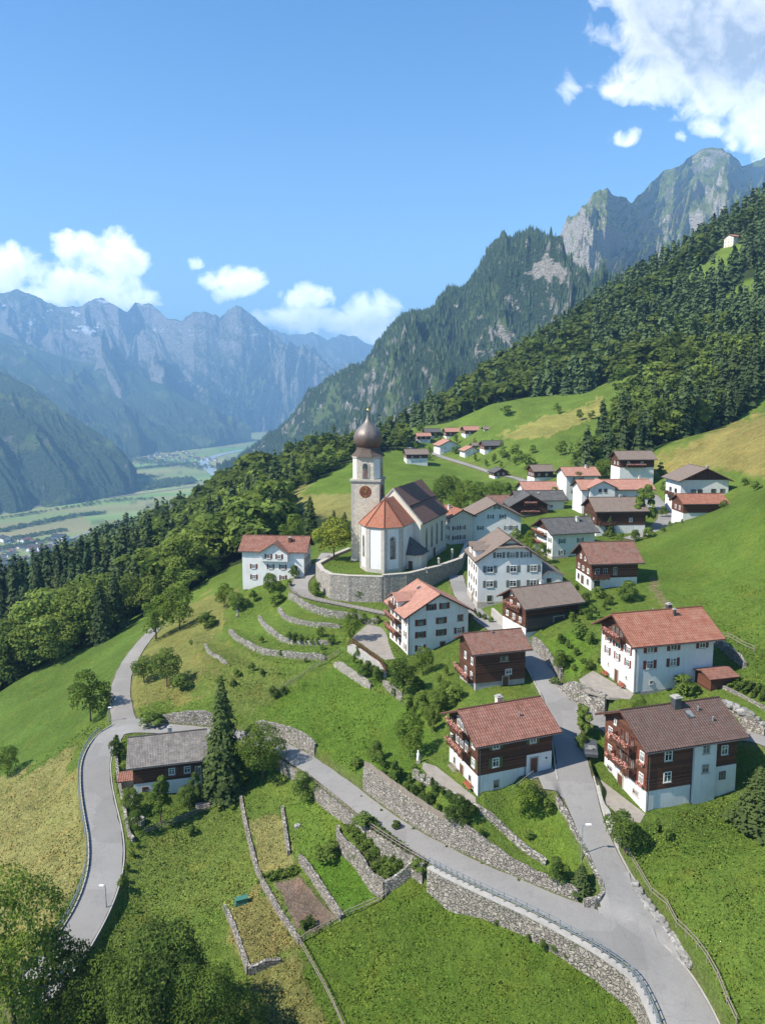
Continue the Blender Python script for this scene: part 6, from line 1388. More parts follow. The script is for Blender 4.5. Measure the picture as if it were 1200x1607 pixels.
rocks([(1165,1118,.8),(1174,1124,.9),(1184,1131,.9),(1193,1138,.8),(1155,1112,.7),(1146,1108,.7),(1138,1104,.6)],'one of the big grey blocks stacked above the side street')
# shrine figure, compost bin, rock and woodpile
p=hit(656,1198,H); r_=empty('garden_statue',p); tag(r_,'white garden statue on the lawn left of the red tiled chalet','statue'); mb=MB(); mb.box(-.25,.25,-.25,.25,0,.5); mb.build('pedestal',M['trim'],r_); mb=MB(); mb.lathe([(.2,.5),(.26,.7),(.2,1.1),(.24,1.35),(.16,1.55),(.07,1.62),(.13,1.75),(.12,1.9),(0,2.0)],0,0,12); mb.build('figure',M['white_paint'],r_,True)
p=hit(379,1418,H); r_=empty('compost_bin',p,R(20)); tag(r_,'green compost bin at the edge of the rough grass plot','bin'); mb=MB(); mb.hexa([(-.9,-.45,0),(.9,-.45,0),(.9,.45,0),(-.9,.45,0),(-.75,-.35,.7),(.75,-.35,.7),(.75,.35,.7),(-.75,.35,.7)]); mb.build('tub',M['barrel'],r_); mb=MB(); mb.box(-.82,.82,-.42,.42,.702,.8); mb.build('lid',M['barrel'],r_)
p=hit(467,1297,H); o=link(bpy.data.objects.new('boulder',bmesh_rock(.5,44))); o.location=p; tag(o,'small upright stone on the garden lawn','stone')
p=hit(217,1290,H); o=link(bpy.data.objects.new('boulder',bmesh_rock(1.1,49))); o.location=p; tag(o,'pale rock in the garden beside the bending road','rock')
for (u,v,lb) in ((318,1270,'pile of cut logs by the garden fence of the grey roofed chalet'),):
    p=hit(u,v,H); r_=empty('woodpile',p,R(15)); tag(r_,lb,'woodpile')
    for k in range(14):
        mb=MB(); a=k%5; b=k//5; mb.cyl((-1.1,a*.24+b*.12,.12+b*.2),(1.1,a*.24+b*.12,.12+b*.2),.115,.11,8); mb.build('log',M['greywood'],r_)
# parked car beside the brown tiled chalet
def car(p,ang,label):
    r_=empty('parked_car',p,ang); tag(r_,label,'car')
    prof=[(-2.1,.3),(-2.15,.75),(-1.9,.95),(-1.35,1.0),(-.75,1.42),(.85,1.45),(1.7,1.0),(2.05,.9),(2.1,.3)]
    mb=MB(); mb.prism([(x,-.85,z) for x,z in prof],(0,1.7,0)); b=mb.build('body',M['darkmetal'],r_)
    mb=MB(); mb.face([(-1.33,-.7,1.03),(-1.33,.7,1.03),(-.8,.62,1.4),(-.8,-.62,1.4)]); mb.face([(.92,-.62,1.43),(.92,.62,1.43),(1.66,.7,1.04),(1.66,-.7,1.04)])
    mb.v=[(x+(-.03 if x<0 else .03),y,z+.02) for x,y,z in mb.v]; mb.build('windscreen',M['glass'],r_)
    mb=MB(); mb.prism([(-1.1,-.86,1.03),(1.45,-.86,1.03),(.8,-.86,1.36),(-.7,-.86,1.36)],(0,1.72,0)); mb.build('side_window',M['glass'],r_)
    for x in (-1.35,1.35):
        for y in (-.87,.67): mb=MB(); mb.cyl((x,y,.32),(x,y+.2,.32),.32,.32,14); w=mb.build('wheel',M['darkmetal'],r_); mb=MB(); mb.cyl((x,y-.01,.32),(x,y+.21,.32),.17,.17,10); mb.build('rim',M['galv'],w)
p=atdn(925,1186,50.6); car((p[0],p[1],Hs(p[0],p[1])+.05),R(80),'dark parked car tucked beside the balconies of the brown tiled chalet')
# vegetable rows and beds
def veg(poly,n,label,mat='leaf_b',hh=.45,rows=9,name='vegetable_bed'):
    P=np.array([hit(u,v,H)[:2] for u,v in poly]); r=np.random.default_rng(n); a,b,c,d=P; V=[]
    pts=[];nr=[]
    for k in range(rows):
        t=(k+.5)/rows; s0=a+(d-a)*t; s1=b+(c-b)*t; m=n//rows; q=r.random(m)
        xy=s0+(s1-s0)*q[:,None]+r.normal(size=(m,2))*.13; z=H(xy[:,0],xy[:,1])+r.uniform(.1,hh*1.7,m)*(.6+.6*vnoise(q*9,np.full(m,k*3.),4)); pts.append(np.c_[xy,z])
    pts=np.concatenate(pts); N_=unit(r.normal(size=pts.shape)*.6+np.array([0,0,1])); V,F_=quads(pts,N_,.28,r); o=link(bpy.data.objects.new(name,npmesh(name,V,F_,M[mat]))); tag(o,label,None,None,'stuff')
veg([(541,1302),(572,1286),(644,1346),(606,1392)],9000,'rows of leafy vegetables in the walled garden',rows=8)
veg([(1135,1078),(1160,1068),(1205,1085),(1200,1104)],2500,'rows of vegetables in the bed behind the brown tiled chalet',rows=5)
veg([(398,1384),(464,1362),(468,1374),(432,1386)],900,'strip of leafy plants above the tilled plot',rows=2)
veg([(470,1450),(490,1446),(494,1458),(476,1462)],220,'cluster of large leaves at the foot of the tilled plot','leaf_d',.5,2,'leafy_plants')
# ------------------------------------------------------------------ trees
PROTO={}
def proto(kind,seed,lod):
    k=(kind,seed,lod)
    if k in PROTO: return PROTO[k]
    n,sz={0:(15000,.0185),1:(4200,.033),2:(650,.078),3:(72,.21)}[lod]
    mat={'b':'leaf_a','y':'leaf_y','d':'leaf_d','s':'needle','c':'leaf_b','u':'leaf_b','birch':'leaf_a','fb':'forest_b','fs':'forest_s'}[kind]
    if kind in('s','fs'):
        n2,s2={0:(9000,.024),1:(2600,.04),2:(480,.075),3:(100,.115)}[lod]; V,F_=crown_s(n2,s2,.21 if lod<2 else .165,[20,16,12,9][lod],seed)
    elif kind=='u': V,F_=crown_b(n,sz*1.4,.62,12,seed,.02)
    elif kind=='c': V,F_=crown_b(n,sz*1.1,.30,18,seed,.03,'col')
    elif kind=='birch': V,F_=crown_b(int(n*.7),sz,.30,18,seed,.12,'col')
    else: V,F_=crown_b(n,sz,{'d':.44}.get(kind,.46),{0:30,1:20,2:12,3:7}[lod],seed,.06)
    me=npmesh('crown',V,F_,M[mat]); tr=None
    if lod<2 and kind!='u': tr=trunkmesh(.9 if kind in 's' else .55,.018 if kind!='birch' else .014,0 if kind=='s' else 6,seed)
    PROTO[k]=(me,tr,V,F_); return PROTO[k]
NM={'b':('broadleaf_tree','tree'),'y':('broadleaf_tree','tree'),'d':('broadleaf_tree','tree'),'s':('spruce_tree','spruce'),'c':('columnar_shrub','shrub'),'u':('bush','bush'),'birch':('birch_tree','tree')}
def plant(kind,u,v,hp_,wp,label,dz=0,group=None,lod=None,seed=None):
    p=hit(u,v,H,40); d=p[1]*CP-p[2]*SP; h=hp_*d/F*1.02; w0={'b':.98,'y':.98,'d':.95,'s':.44,'c':.6,'u':1.35,'birch':.6}[kind]; s=(wp/hp_)/w0
    if lod is None: lod=0 if hp_>85 else (1 if hp_>26 else 2)
    sd=(int(u*7+v*3)%3) if seed is None else seed; me,tr,_,_=proto(kind,sd,lod); nm,cat=NM[kind]
    if kind=='u' or tr is None:
        o=link(bpy.data.objects.new(nm,me)); o.location=(p[0],p[1],p[2]-.05+dz); tag(o,label,cat,group)
    else:
        o=empty(nm,(p[0],p[1],p[2]-.05+dz)); tag(o,label,cat,group); link(bpy.data.objects.new('crown',me),o); link(bpy.data.objects.new('trunk',tr),o)
    o.scale=(h*s,h*s,h); o.rotation_euler=(0,0,random.uniform(0,6.28)); return o
PL=[
('b',25,1640,265,190,'big leafy tree at the bottom left corner below the bending road'),('d',95,1655,200,130,'dark leafy tree at the bottom edge beside the end of the bending road'),
('b',165,1668,165,130,'leafy tree at the bottom edge, left one of the dark clump'),('d',255,1675,225,165,'tallest dark leafy tree of the clump at the bottom edge'),('b',330,1668,175,120,'leafy tree on the right side of the clump at the bottom edge'),('b',385,1680,120,90,'lower leafy tree at the right end of the bottom clump'),('d',210,1700,150,120,'short dark tree in front of the bottom clump'),
('s',352,1243,190,84,'tall dark spruce standing beside the grey roofed chalet'),('b',413,1222,95,92,'round leafy tree right of the tall spruce'),('d',372,1232,52,60,'dark bush between the tall spruce and the round tree'),
('b',142,1132,78,68,'round meadow tree left of the road junction'),('d',262,1078,60,56,'round tree on the yellow slope above the junction wall'),('d',226,1072,42,46,'smaller tree touching the one above the junction wall'),('u',290,1080,22,42,'low bush right of the tree above the junction wall'),
('b',245,1003,70,64,'leafy tree at the top of the narrow lane'),('b',282,988,66,66,'broad tree at the forest edge above the lane'),('b',12,1218,46,46,'dark tree at the left edge of the meadow'),
('birch',252,1292,80,46,'slender pale green tree in front of the grey roofed chalet'),('u',207,1272,38,36,'dense bush at the road corner of the grey roofed chalet'),('u',292,1264,30,40,'bush in the garden under the grey roofed chalet'),('c',307,1262,52,24,'upright shrub beside the garden woodpile'),('u',183,1190,34,30,'bush beside the road behind the grey roofed chalet'),('c',182,1178,28,14,'pointed shrub next to the bending road'),('u',240,1140,24,48,'bush peeping over the ridge of the grey roofed chalet'),('d',210,1304,34,30,'small dark tree at the fence corner by the road'),
('u',478,1256,42,50,'round bright bush beside the road above the garden plots'),('u',514,1350,26,48,'thick bush at the head of the green plot'),('u',575,1296,24,44,'clipped hedge bush at the top of the vegetable garden'),('u',620,1300,14,22,'low bush between vegetable garden and road railing'),('u',660,1368,22,36,'bush at the start of the steel road railing'),
('b',643,1188,66,52,'young leafy tree on the lawn left of the red tiled chalet'),('c',617,1234,46,26,'dark pointed shrub behind the retaining wall top'),('u',584,1198,34,38,'bush behind the slatted fence above the road'),('u',560,1204,18,30,'small bush at the left end of the slatted fence'),('u',602,1204,20,26,'small bush between two larger ones behind the slatted fence'),
('d',632,1092,58,50,'dark leafy tree below the terrace of the inn'),('b',663,1058,42,36,'round fruit tree in the garden of the inn'),('u',690,1115,36,54,'spreading dark bush behind the red tiled chalet'),('u',668,1120,34,44,'spreading bush on the slope below the fruit tree'),('u',712,1100,26,34,'bush at the foot of the log house balcony'),('c',677,1150,38,20,'dark upright shrub left of the red tiled chalet roof'),('u',640,1112,22,34,'bush on the stepped garden wall'),
('d',719,1304,56,50,'dense dark tree in the terrace garden below the red tiled chalet'),('b',818,1276,56,56,'small fruit tree on the lawn below the red tiled chalet'),('u',858,1275,24,26,'bush beside the street below the red tiled chalet'),('u',874,1388,42,38,'round dark bush on the tip of the lawn'),('s',912,1396,46,40,'small pine on the tip of the lawn beside the lamp'),('u',829,1316,12,18,'little bush on the garden wall of the lawn'),
('d',980,1338,72,66,'dense round tree below the yard of the brown tiled chalet'),('u',1045,1318,20,20,'small bush on the meadow below the brown tiled chalet'),('s',1192,1296,104,96,'bushy pine cut by the right edge of the picture'),('c',1030,1305,24,14,'little shrub on the meadow by the yard wall'),
('c',916,1158,52,32,'tall green hedge between the street and the brown tiled chalet'),('u',908,1125,22,22,'clipped ball shrub at the street corner'),('u',912,1178,30,26,'hedge bush beside the parked car'),('u',1075,1088,26,46,'leafy shrubs behind the ridge of the brown tiled chalet'),
('b',548,1008,54,38,'round dark tree on the upper terraces beside the inn'),('u',426,934,36,34,'leafy bush in front of the white house with the centre gable'),('u',434,952,22,32,'bush on the terrace edge below the white gabled house'),('u',462,908,22,20,'bush at the corner of the white house with the centre gable'),('u',495,936,24,22,'bright shrub on the grass left of the rampart'),('u',398,942,16,16,'small shrub left below the white gabled house'),('u',562,938,12,18,'round shrub at the foot of the rampart'),('u',452,922,12,14,'tiny shrub beside the curving path'),
('y',524,878,68,66,'bright yellow green tree between the white gabled house and the tower'),('s',487,842,68,34,'tall dark spruce behind the roof of the white gabled house'),('s',524,842,44,22,'dark spruce left of the church tower'),('s',541,846,46,24,'spruce half hidden by the church tower'),('b',460,862,52,50,'leafy tree behind the white gabled house'),('b',505,858,30,36,'leafy tree between the spruces and the yellow green tree'),('b',352,952,34,36,'leafy tree at the edge of the yellow slope'),('u',325,985,22,36,'clipped hedge on the yellow slope'),('u',372,958,30,40,'bushes at the left foot of the white gabled house'),
('d',693,800,54,44,'big dark tree behind the church nave roof'),('b',722,808,40,40,'leafy tree right of the big dark tree behind the nave'),('b',748,800,42,44,'leafy tree beyond the white gabled house'),('b',775,786,30,36,'round tree near the far road bend'),('u',795,778,22,34,'bushes below the dark shed of the hamlet road'),('b',712,782,34,34,'tree at the foot of the green field behind the nave'),('b',735,775,24,26,'smaller tree at the foot of the green field'),
('b',827,866,34,30,'leafy shrub tree left of the grey roofed chalet with balconies'),('d',848,886,34,30,'dark shrub tree in front of the white chalet with grey roof'),('u',812,852,22,26,'bush behind the tall white hall'),('u',868,905,16,22,'bush on the lawn above the barn house'),
('c',1008,832,78,40,'tall poplar standing beside the upper lane'),('s',956,840,34,22,'small dark conifer in front of the broad brown roof'),('d',902,784,44,34,'leafy tree beside the cream house with red roof'),('b',925,832,30,28,'leafy tree left of the broad brown roof'),('b',872,790,26,24,'leafy tree left of the cream house'),('s',966,764,22,12,'small conifer by the long salmon roof'),
('c',1036,752,27,15,'slim tree alone at the foot of the mown slope'),('d',1050,778,26,32,'dark round tree above the upper lane'),('u',1062,782,16,20,'bush beside the dark round tree above the lane'),('u',1022,842,14,30,'clipped hedge along the upper lane'),('u',1185,770,16,24,'bush at the right of the upper white house'),('u',1168,762,12,16,'small bush on the rocks by the upper white house'),
('u',985,942,28,42,'spreading bush at the foot of the weathered red roof chalet'),('b',990,905,24,24,'small tree at the corner of the weathered red roof chalet'),('c',905,942,28,13,'pointed shrub beside the weathered red roof chalet'),('u',918,948,20,26,'bush in front of the weathered red roof chalet'),('u',940,938,16,26,'bush below the balcony of the weathered red roof chalet'),('u',880,1052,30,36,'bushes on the bank of the street wall'),('u',905,1000,24,40,'shrubs behind the brown barn house'),('u',925,1010,18,24,'shrub on the grassy bank behind the white house'),('u',870,1075,14,18,'small shrub above the street wall'),
('b',874,650,17,15,'lone round tree on the far meadow, left one'),('d',909,660,20,13,'lone dark tree on the far meadow, middle one'),('b',928,658,13,14,'lone little tree on the far meadow, right one'),('b',795,652,18,24,'tree at the upper edge of the far meadow'),('b',825,735,26,30,'leafy tree on the slope right of the hamlet'),('b',812,722,24,30,'tree above the slope right of the hamlet'),('u',790,718,12,20,'bushes beside the slate roofed hamlet house'),('u',715,712,11,18,'bushes among the hamlet houses'),('u',672,722,9,14,'bush beside the brown roofed hamlet chalet'),('b',660,680,16,16,'tree behind the salmon roofed hamlet chalet'),('u',650,700,9,12,'bush by the hamlet road'),('b',833,712,14,18,'small tree above the hamlet slope'),
('b',880,715,22,24,'leafy tree below the far tan meadow'),('b',915,745,38,40,'broad tree at the wood edge above the village'),('b',945,755,34,38,'broad tree beside the lone grey brown chalet'),('u',752,1312,14,18,'small bush in the middle of the sloping garden bed'),('u',300,1308,14,24,'low bush by the rail fence')]
for q in PL: plant(*q)
# rows of small garden shrubs
def row(pts,labels,hmin,hmax,group,kinds='uuuc'):
    for i,(u,v) in enumerate(pts):
        hh=random.uniform(hmin,hmax); k=random.choice(kinds); plant(k,u,v,hh,hh*(1.15 if k=='u' else .6),labels,group=group,lod=1 if hh>14 else 2)
row([(652,1215),(660,1222),(668,1229),(677,1236),(686,1243),(695,1250),(704,1257),(713,1262),(723,1268),(733,1273),(744,1279)],'one of the rounded shrubs in the border under the front of the red tiled chalet',14,20,'border shrubs under the red tiled chalet')
row([(600,1218),(612,1226),(625,1235),(637,1243),(650,1250),(662,1258),(674,1265),(686,1272),(698,1280),(710,1290),(642,1230),(660,1240),(680,1252),(625,1220)],'one of the garden shrubs on the terrace between the two roadside walls',10,20,'shrubs of the terrace garden')
row([(556,1040),(566,1046),(575,1053),(585,1058),(592,1066),(560,1032),(570,1062)],'one of the shrubs in the bed under the inn terrace wall',12,20,'shrubs under the inn terrace')
row([(745,965),(752,970),(760,973),(770,978),(738,972)],'one of the small bushes at the foot of the tall white hall',8,13,'bushes by the tall white hall')
row([(1030,1060),(1042,1066),(1052,1072),(1036,1078),(1064,1078)],'one of the shrubs beside the timber annex of the white house',12,20,'shrubs by the annex')
row([(885,960),(892,968),(898,976),(905,985),(912,965),(922,972),(930,962),(938,970),(948,958),(955,950)],'one of the bushes on the rocky garden bank below the weathered roof',10,17,'bushes of the rocky garden bank')
row([(1040,835),(1050,826),(1062,818),(1046,790),(1070,822),(1120,800),(1135,798)],'one of the bushes along the verge of the upper lane',8,14,'bushes along the upper lane')
row([(395,1052),(410,1060),(372,1062),(345,1075),(440,1030),(480,1040),(505,1020),(430,1095),(445,1090),(300,1012),(410,1008),(365,1080),(520,1010),(463,1010),(502,1000)],'one of the scattered wild bushes on the old terraces',8,17,'wild bushes on the terraces','uu')
row([(566,1252),(598,1274),(648,1303),(700,1331),(755,1358),(812,1384)],'one of the tufts growing at the foot of the long retaining wall',4,7,'tufts under the retaining wall','uu')
row([(700,1395),(740,1422),(780,1452),(830,1478),(852,1490),(870,1492),(890,1505),(930,1520),(960,1540),(990,1565)],'one of the weeds at the foot of the massive road wall',9,18,'weeds under the road wall','uu')
row([(190,1392),(200,1365),(208,1345),(216,1330),(194,1380)],'one of the scrubby shrubs on the right verge of the bending road',8,14,'verge shrubs','uu')
row([(455,1004),(464,1007),(473,1009),(482,1011),(491,1012),(500,1012)],'one of the clipped bushes forming the hedge on the third terrace step',11,14,'terrace hedge','uu')
row([(570,978),(580,980),(590,981),(560,972)],'one of the bushes below the end of the narrow church path',9,15,'bushes below the church path','uu')
row([(640,700),(652,706),(664,693),(684,690),(705,705),(716,697),(745,698),(772,700),(786,706),(798,724),(808,731),(745,725),(762,733),(675,716),(690,700),(642,684),(630,689),(775,728),(786,735)],'one of the leafy trees growing among the hamlet chalets',9,17,'trees among the hamlet chalets','bbd')
row([(1045,780),(1055,792),(1040,812),(1012,846),(998,850),(972,852),(958,846)],'one of the leafy shrubs around the bend of the upper lane',11,20,'shrubs at the lane bend','uuc')
row([(630,1065),(645,1070),(655,1082),(700,1062),(692,1075),(702,1090),(660,1098),(618,1095),(648,1128),(655,1140),(675,1135)],'one of the leafy bushes crowding the garden between the inn and the log house',14,26,'garden bushes below the inn','uub')
row([(880,1010),(893,1018),(905,1030),(915,1042),(925,1050),(938,1042),(900,1052)],'one of the bushes on the grassy bank between the street and the white house',10,17,'bushes on the bank by the white house','uu')
for u,v in ((877,1082),(905,1180),(860,1420)):
    p=hit(u,v,H); mb=MB(); mb.cyl((0,0,-.1),(0,0,.10),.42,.42,16); o=mb.build('manhole_cover',M['darkmetal']); o.location=p; tag(o,{877:'round manhole cover where the street meets the side street',905:'round manhole cover in the street beside the parked car',860:'round manhole cover in the lower road'}[u],'manhole cover')
# ------------------------------------------------------------------ forests
def scatter(name,poly,share,sp):
    P=np.array(poly,float); u0,u1=P[:,0].min(),P[:,0].max(); d0,d1=P[:,1].min(),P[:,1].max(); r=np.random.default_rng(len(poly))
    xs=np.arange((u0-U0)/F*d1*1.02-10,(u1-U0)/F*d1*1.02+10,sp); ys=np.arange(d0*.9,d1*1.15,sp); X,Y=np.meshgrid(xs,ys); x=X.ravel()+r.uniform(-.48,.48,X.size)*sp; y=Y.ravel()+r.uniform(-.48,.48,X.size)*sp
    z=H0(x,y); u,v,d=proj(x,y,z); m=forestmask(u,v,d,name)&(u>-110)&(u<1390)
    # thin with distance
    m&=r.random(len(x))<np.clip(520/d,.35,1); x,y,z,u,v,d=[q[m] for q in (x,y,z,u,v,d)]
    # keep what can be seen from near the camera
    vis=np.ones(len(x),bool); 
    for k in np.linspace(.25,.97,22):
        zz=H0(x*k,y*k); vis&=zz<(z+15)*k+4
    return [q[vis] for q in (x,y,z,u,v,d)]
allx=[];
for n,p,sh,sp in FORESTS:
    x,y,z,u,v,d=scatter(n,p,sh,sp); r=np.random.default_rng(9)
    nf=fbm(x/60,y/60,3,15)
    thr=sh+np.where((n=='right')&(d<430),-.35,0)+(.0)
    if n=='left': thr=np.where(u<230,.72,.22)
    if n=='right': thr=np.where(v>565,.28,np.where(u>930,.80,.62))
    sp_=(nf+r.normal(size=len(x))*.10)<thr*.52+.24
    h=np.where(sp_,r.uniform(17,30,len(x)),r.uniform(10,19,len(x)))*np.where((d<300)&sp_,.85,1.)*np.where((n=='left')&~sp_,1.15,1.)
    if n=='belt': h*=.75
    for i in range(len(x)): allx.append((d[i],x[i],y[i],z[i],bool(sp_[i]),h[i],n,u[i],v[i]))
# scattered single trees on the open alpine slopes of the clearings
allx.sort()
cnt={True:0,False:0}; rest={True:[],False:[]}; NT=285
lab={('left',True):'one of the dark spruces packed together in the forest left of the village',('left',False):'one of the round leafy trees packed together in the forest left of the village',
('belt',True):'one of the dark conifers in the tree belt beyond the church field',('belt',False):'one of the leafy trees in the tree belt beyond the church field',
('right',True):'one of the dark spruces massed on the steep wooded slope at the right',('right',False):'one of the leafy trees massed on the lower edge of the right hand wooded slope'}
r=np.random.default_rng(77)
for t in allx:
    d,x,y,z,s,h,n,u,v=t
    if cnt[s]<NT and -20<u<1220:
        cnt[s]+=1; me=proto('fs' if s else 'fb',cnt[s]%4,1 if d<240 else 2)[0]; o=link(bpy.data.objects.new('spruce_tree' if s else 'broadleaf_tree',me)); o.location=(x,y,z-.3); w=r.uniform(.9,1.15)*(1. if s else 1.15); o.scale=(h*w,h*w,h); o.rotation_euler=(0,0,r.uniform(0,6.28)); tag(o,lab[(n,s)],'spruce' if s else 'tree',('spruces' if s else 'leafy trees')+{'left':' of the left forest','belt':' of the tree belt','right':' of the right slope forest'}[n])
    else: rest[s].append(t)
for s in (True,False):
    T_=rest[s]; 
    if not T_: continue
    D=np.array([t[0] for t in T_]); X=np.array([[t[1],t[2],t[3]-.3] for t in T_]); Hh=np.array([t[5] for t in T_]); an=r.uniform(0,6.28,len(T_)); wd=r.uniform(.9,1.15,len(T_))*(1. if s else 1.2)*Hh; pid=r.integers(0,5,len(T_))
    Vs=[];off=0;Fs=[]
    for k in range(5):
        for lo,hi,lod in ((0,330,2),(330,5000,3)):
            m=(pid==k)&(D>=lo)&(D<hi)
            if not m.any(): continue
            _,_,V,F_=proto('fs' if s else 'fb',k,lod); c,sn=np.cos(an[m]),np.sin(an[m]); w=wd[m]; 
            vx=(V[None,:,0]*c[:,None]-V[None,:,1]*sn[:,None])*w[:,None]+X[m,0][:,None]; vy=(V[None,:,0]*sn[:,None]+V[None,:,1]*c[:,None])*w[:,None]+X[m,1][:,None]; vz=V[None,:,2]*Hh[m][:,None]+X[m,2][:,None]
            VV=np.stack([vx,vy,vz],-1).reshape(-1,3); nn=len(V); FF=(F_[None]+ (np.arange(m.sum())*nn)[:,None,None]).reshape(-1,4)+off; Vs.append(VV);Fs.append(FF);off+=len(VV)
    nm='spruce_forest' if s else 'broadleaf_forest'; o=link(bpy.data.objects.new(nm,npmesh(nm,np.concatenate(Vs),np.concatenate(Fs),M['forest_s' if s else 'forest_b']))); tag(o,'far mass of dark spruces covering the slopes' if s else 'far mass of leafy trees covering the slopes',None,None,'stuff')
    print('FOREST',nm,len(T_),off)
# ---- tiny conifers on the wooded cliff mountain and the peaks
def cones(key,name,label,n,hmin,hmax,nz0,zmax,mat,seed,tmax=.9):
    A,t,X,Y,Z=MT[key]; r=np.random.default_rng(seed); gy,gx=np.shape(X)
    dXu=np.gradient(X,axis=1);dYu=np.gradient(Y,axis=1);dZu=np.gradient(Z,axis=1);dXt=np.gradient(X,axis=0);dYt=np.gradient(Y,axis=0);dZt=np.gradient(Z,axis=0)
    N_=np.cross(np.stack([dXu,dYu,dZu],-1),np.stack([dXt,dYt,dZt],-1)); N_/=np.linalg.norm(N_,axis=-1)[...,None]; nz=np.abs(N_[...,2]); area=np.abs(dXu*dYt-dYu*dXt)
    ok=(t[:,None]>-.03)&(t[:,None]<tmax)&(Z<zmax+(fbm(X/90,Y/90,3,3)-.5)*260)&(nz+(fbm(X/60,Y/60,3,8)-.5)*.5>nz0)&(Z+0*X>-560); pr=(area*ok).ravel(); pr/=pr.sum(); id_=r.choice(len(pr),n,p=pr); i,j=np.unravel_index(id_,X.shape); i2=np.minimum(i+1,gy-1); j2=np.minimum(j+1,gx-1); a=r.random(n);b=r.random(n)
    def q(G): return (G[i,j]*(1-a)+G[i2,j]*a)*(1-b)+(G[i,j2]*(1-a)+G[i2,j2]*a)*b
    x,y,z=q(X),q(Y),q(Z); u,v,d=proj(x,y,z); m=(u>-120)&(u<1340); x,y,z=x[m],y[m],z[m]; n=len(x); h=r.uniform(hmin,hmax,n); w=h*.2; th=r.uniform(0,1.5,n); V=[np.stack([x,y,z+h],1)]
    for k in range(4): V.append(np.stack([x+np.cos(th+k*1.571)*w,y+np.sin(th+k*1.571)*w,z-h*.05],1))
    V=np.stack(V,1).reshape(-1,3); f=np.array([(0,1,2),(0,2,3),(0,3,4),(0,4,1)]); F_=(f[None]+(np.arange(n)*5)[:,None,None]).reshape(-1,3)
    o=link(bpy.data.objects.new(name,npmesh(name,V,F_,mat))); tag(o,label,None,None,'stuff')
cones('mountains57','mountain_forest','dense dark forest clothing the cliff mountain',30000,13,24,.46,480,M['forest_s'],1)
cones('mountains43','mountain_forest','straggling forest patches on the lower slopes of the rocky peaks',11000,15,26,.5,330,M['forest_s'],2)
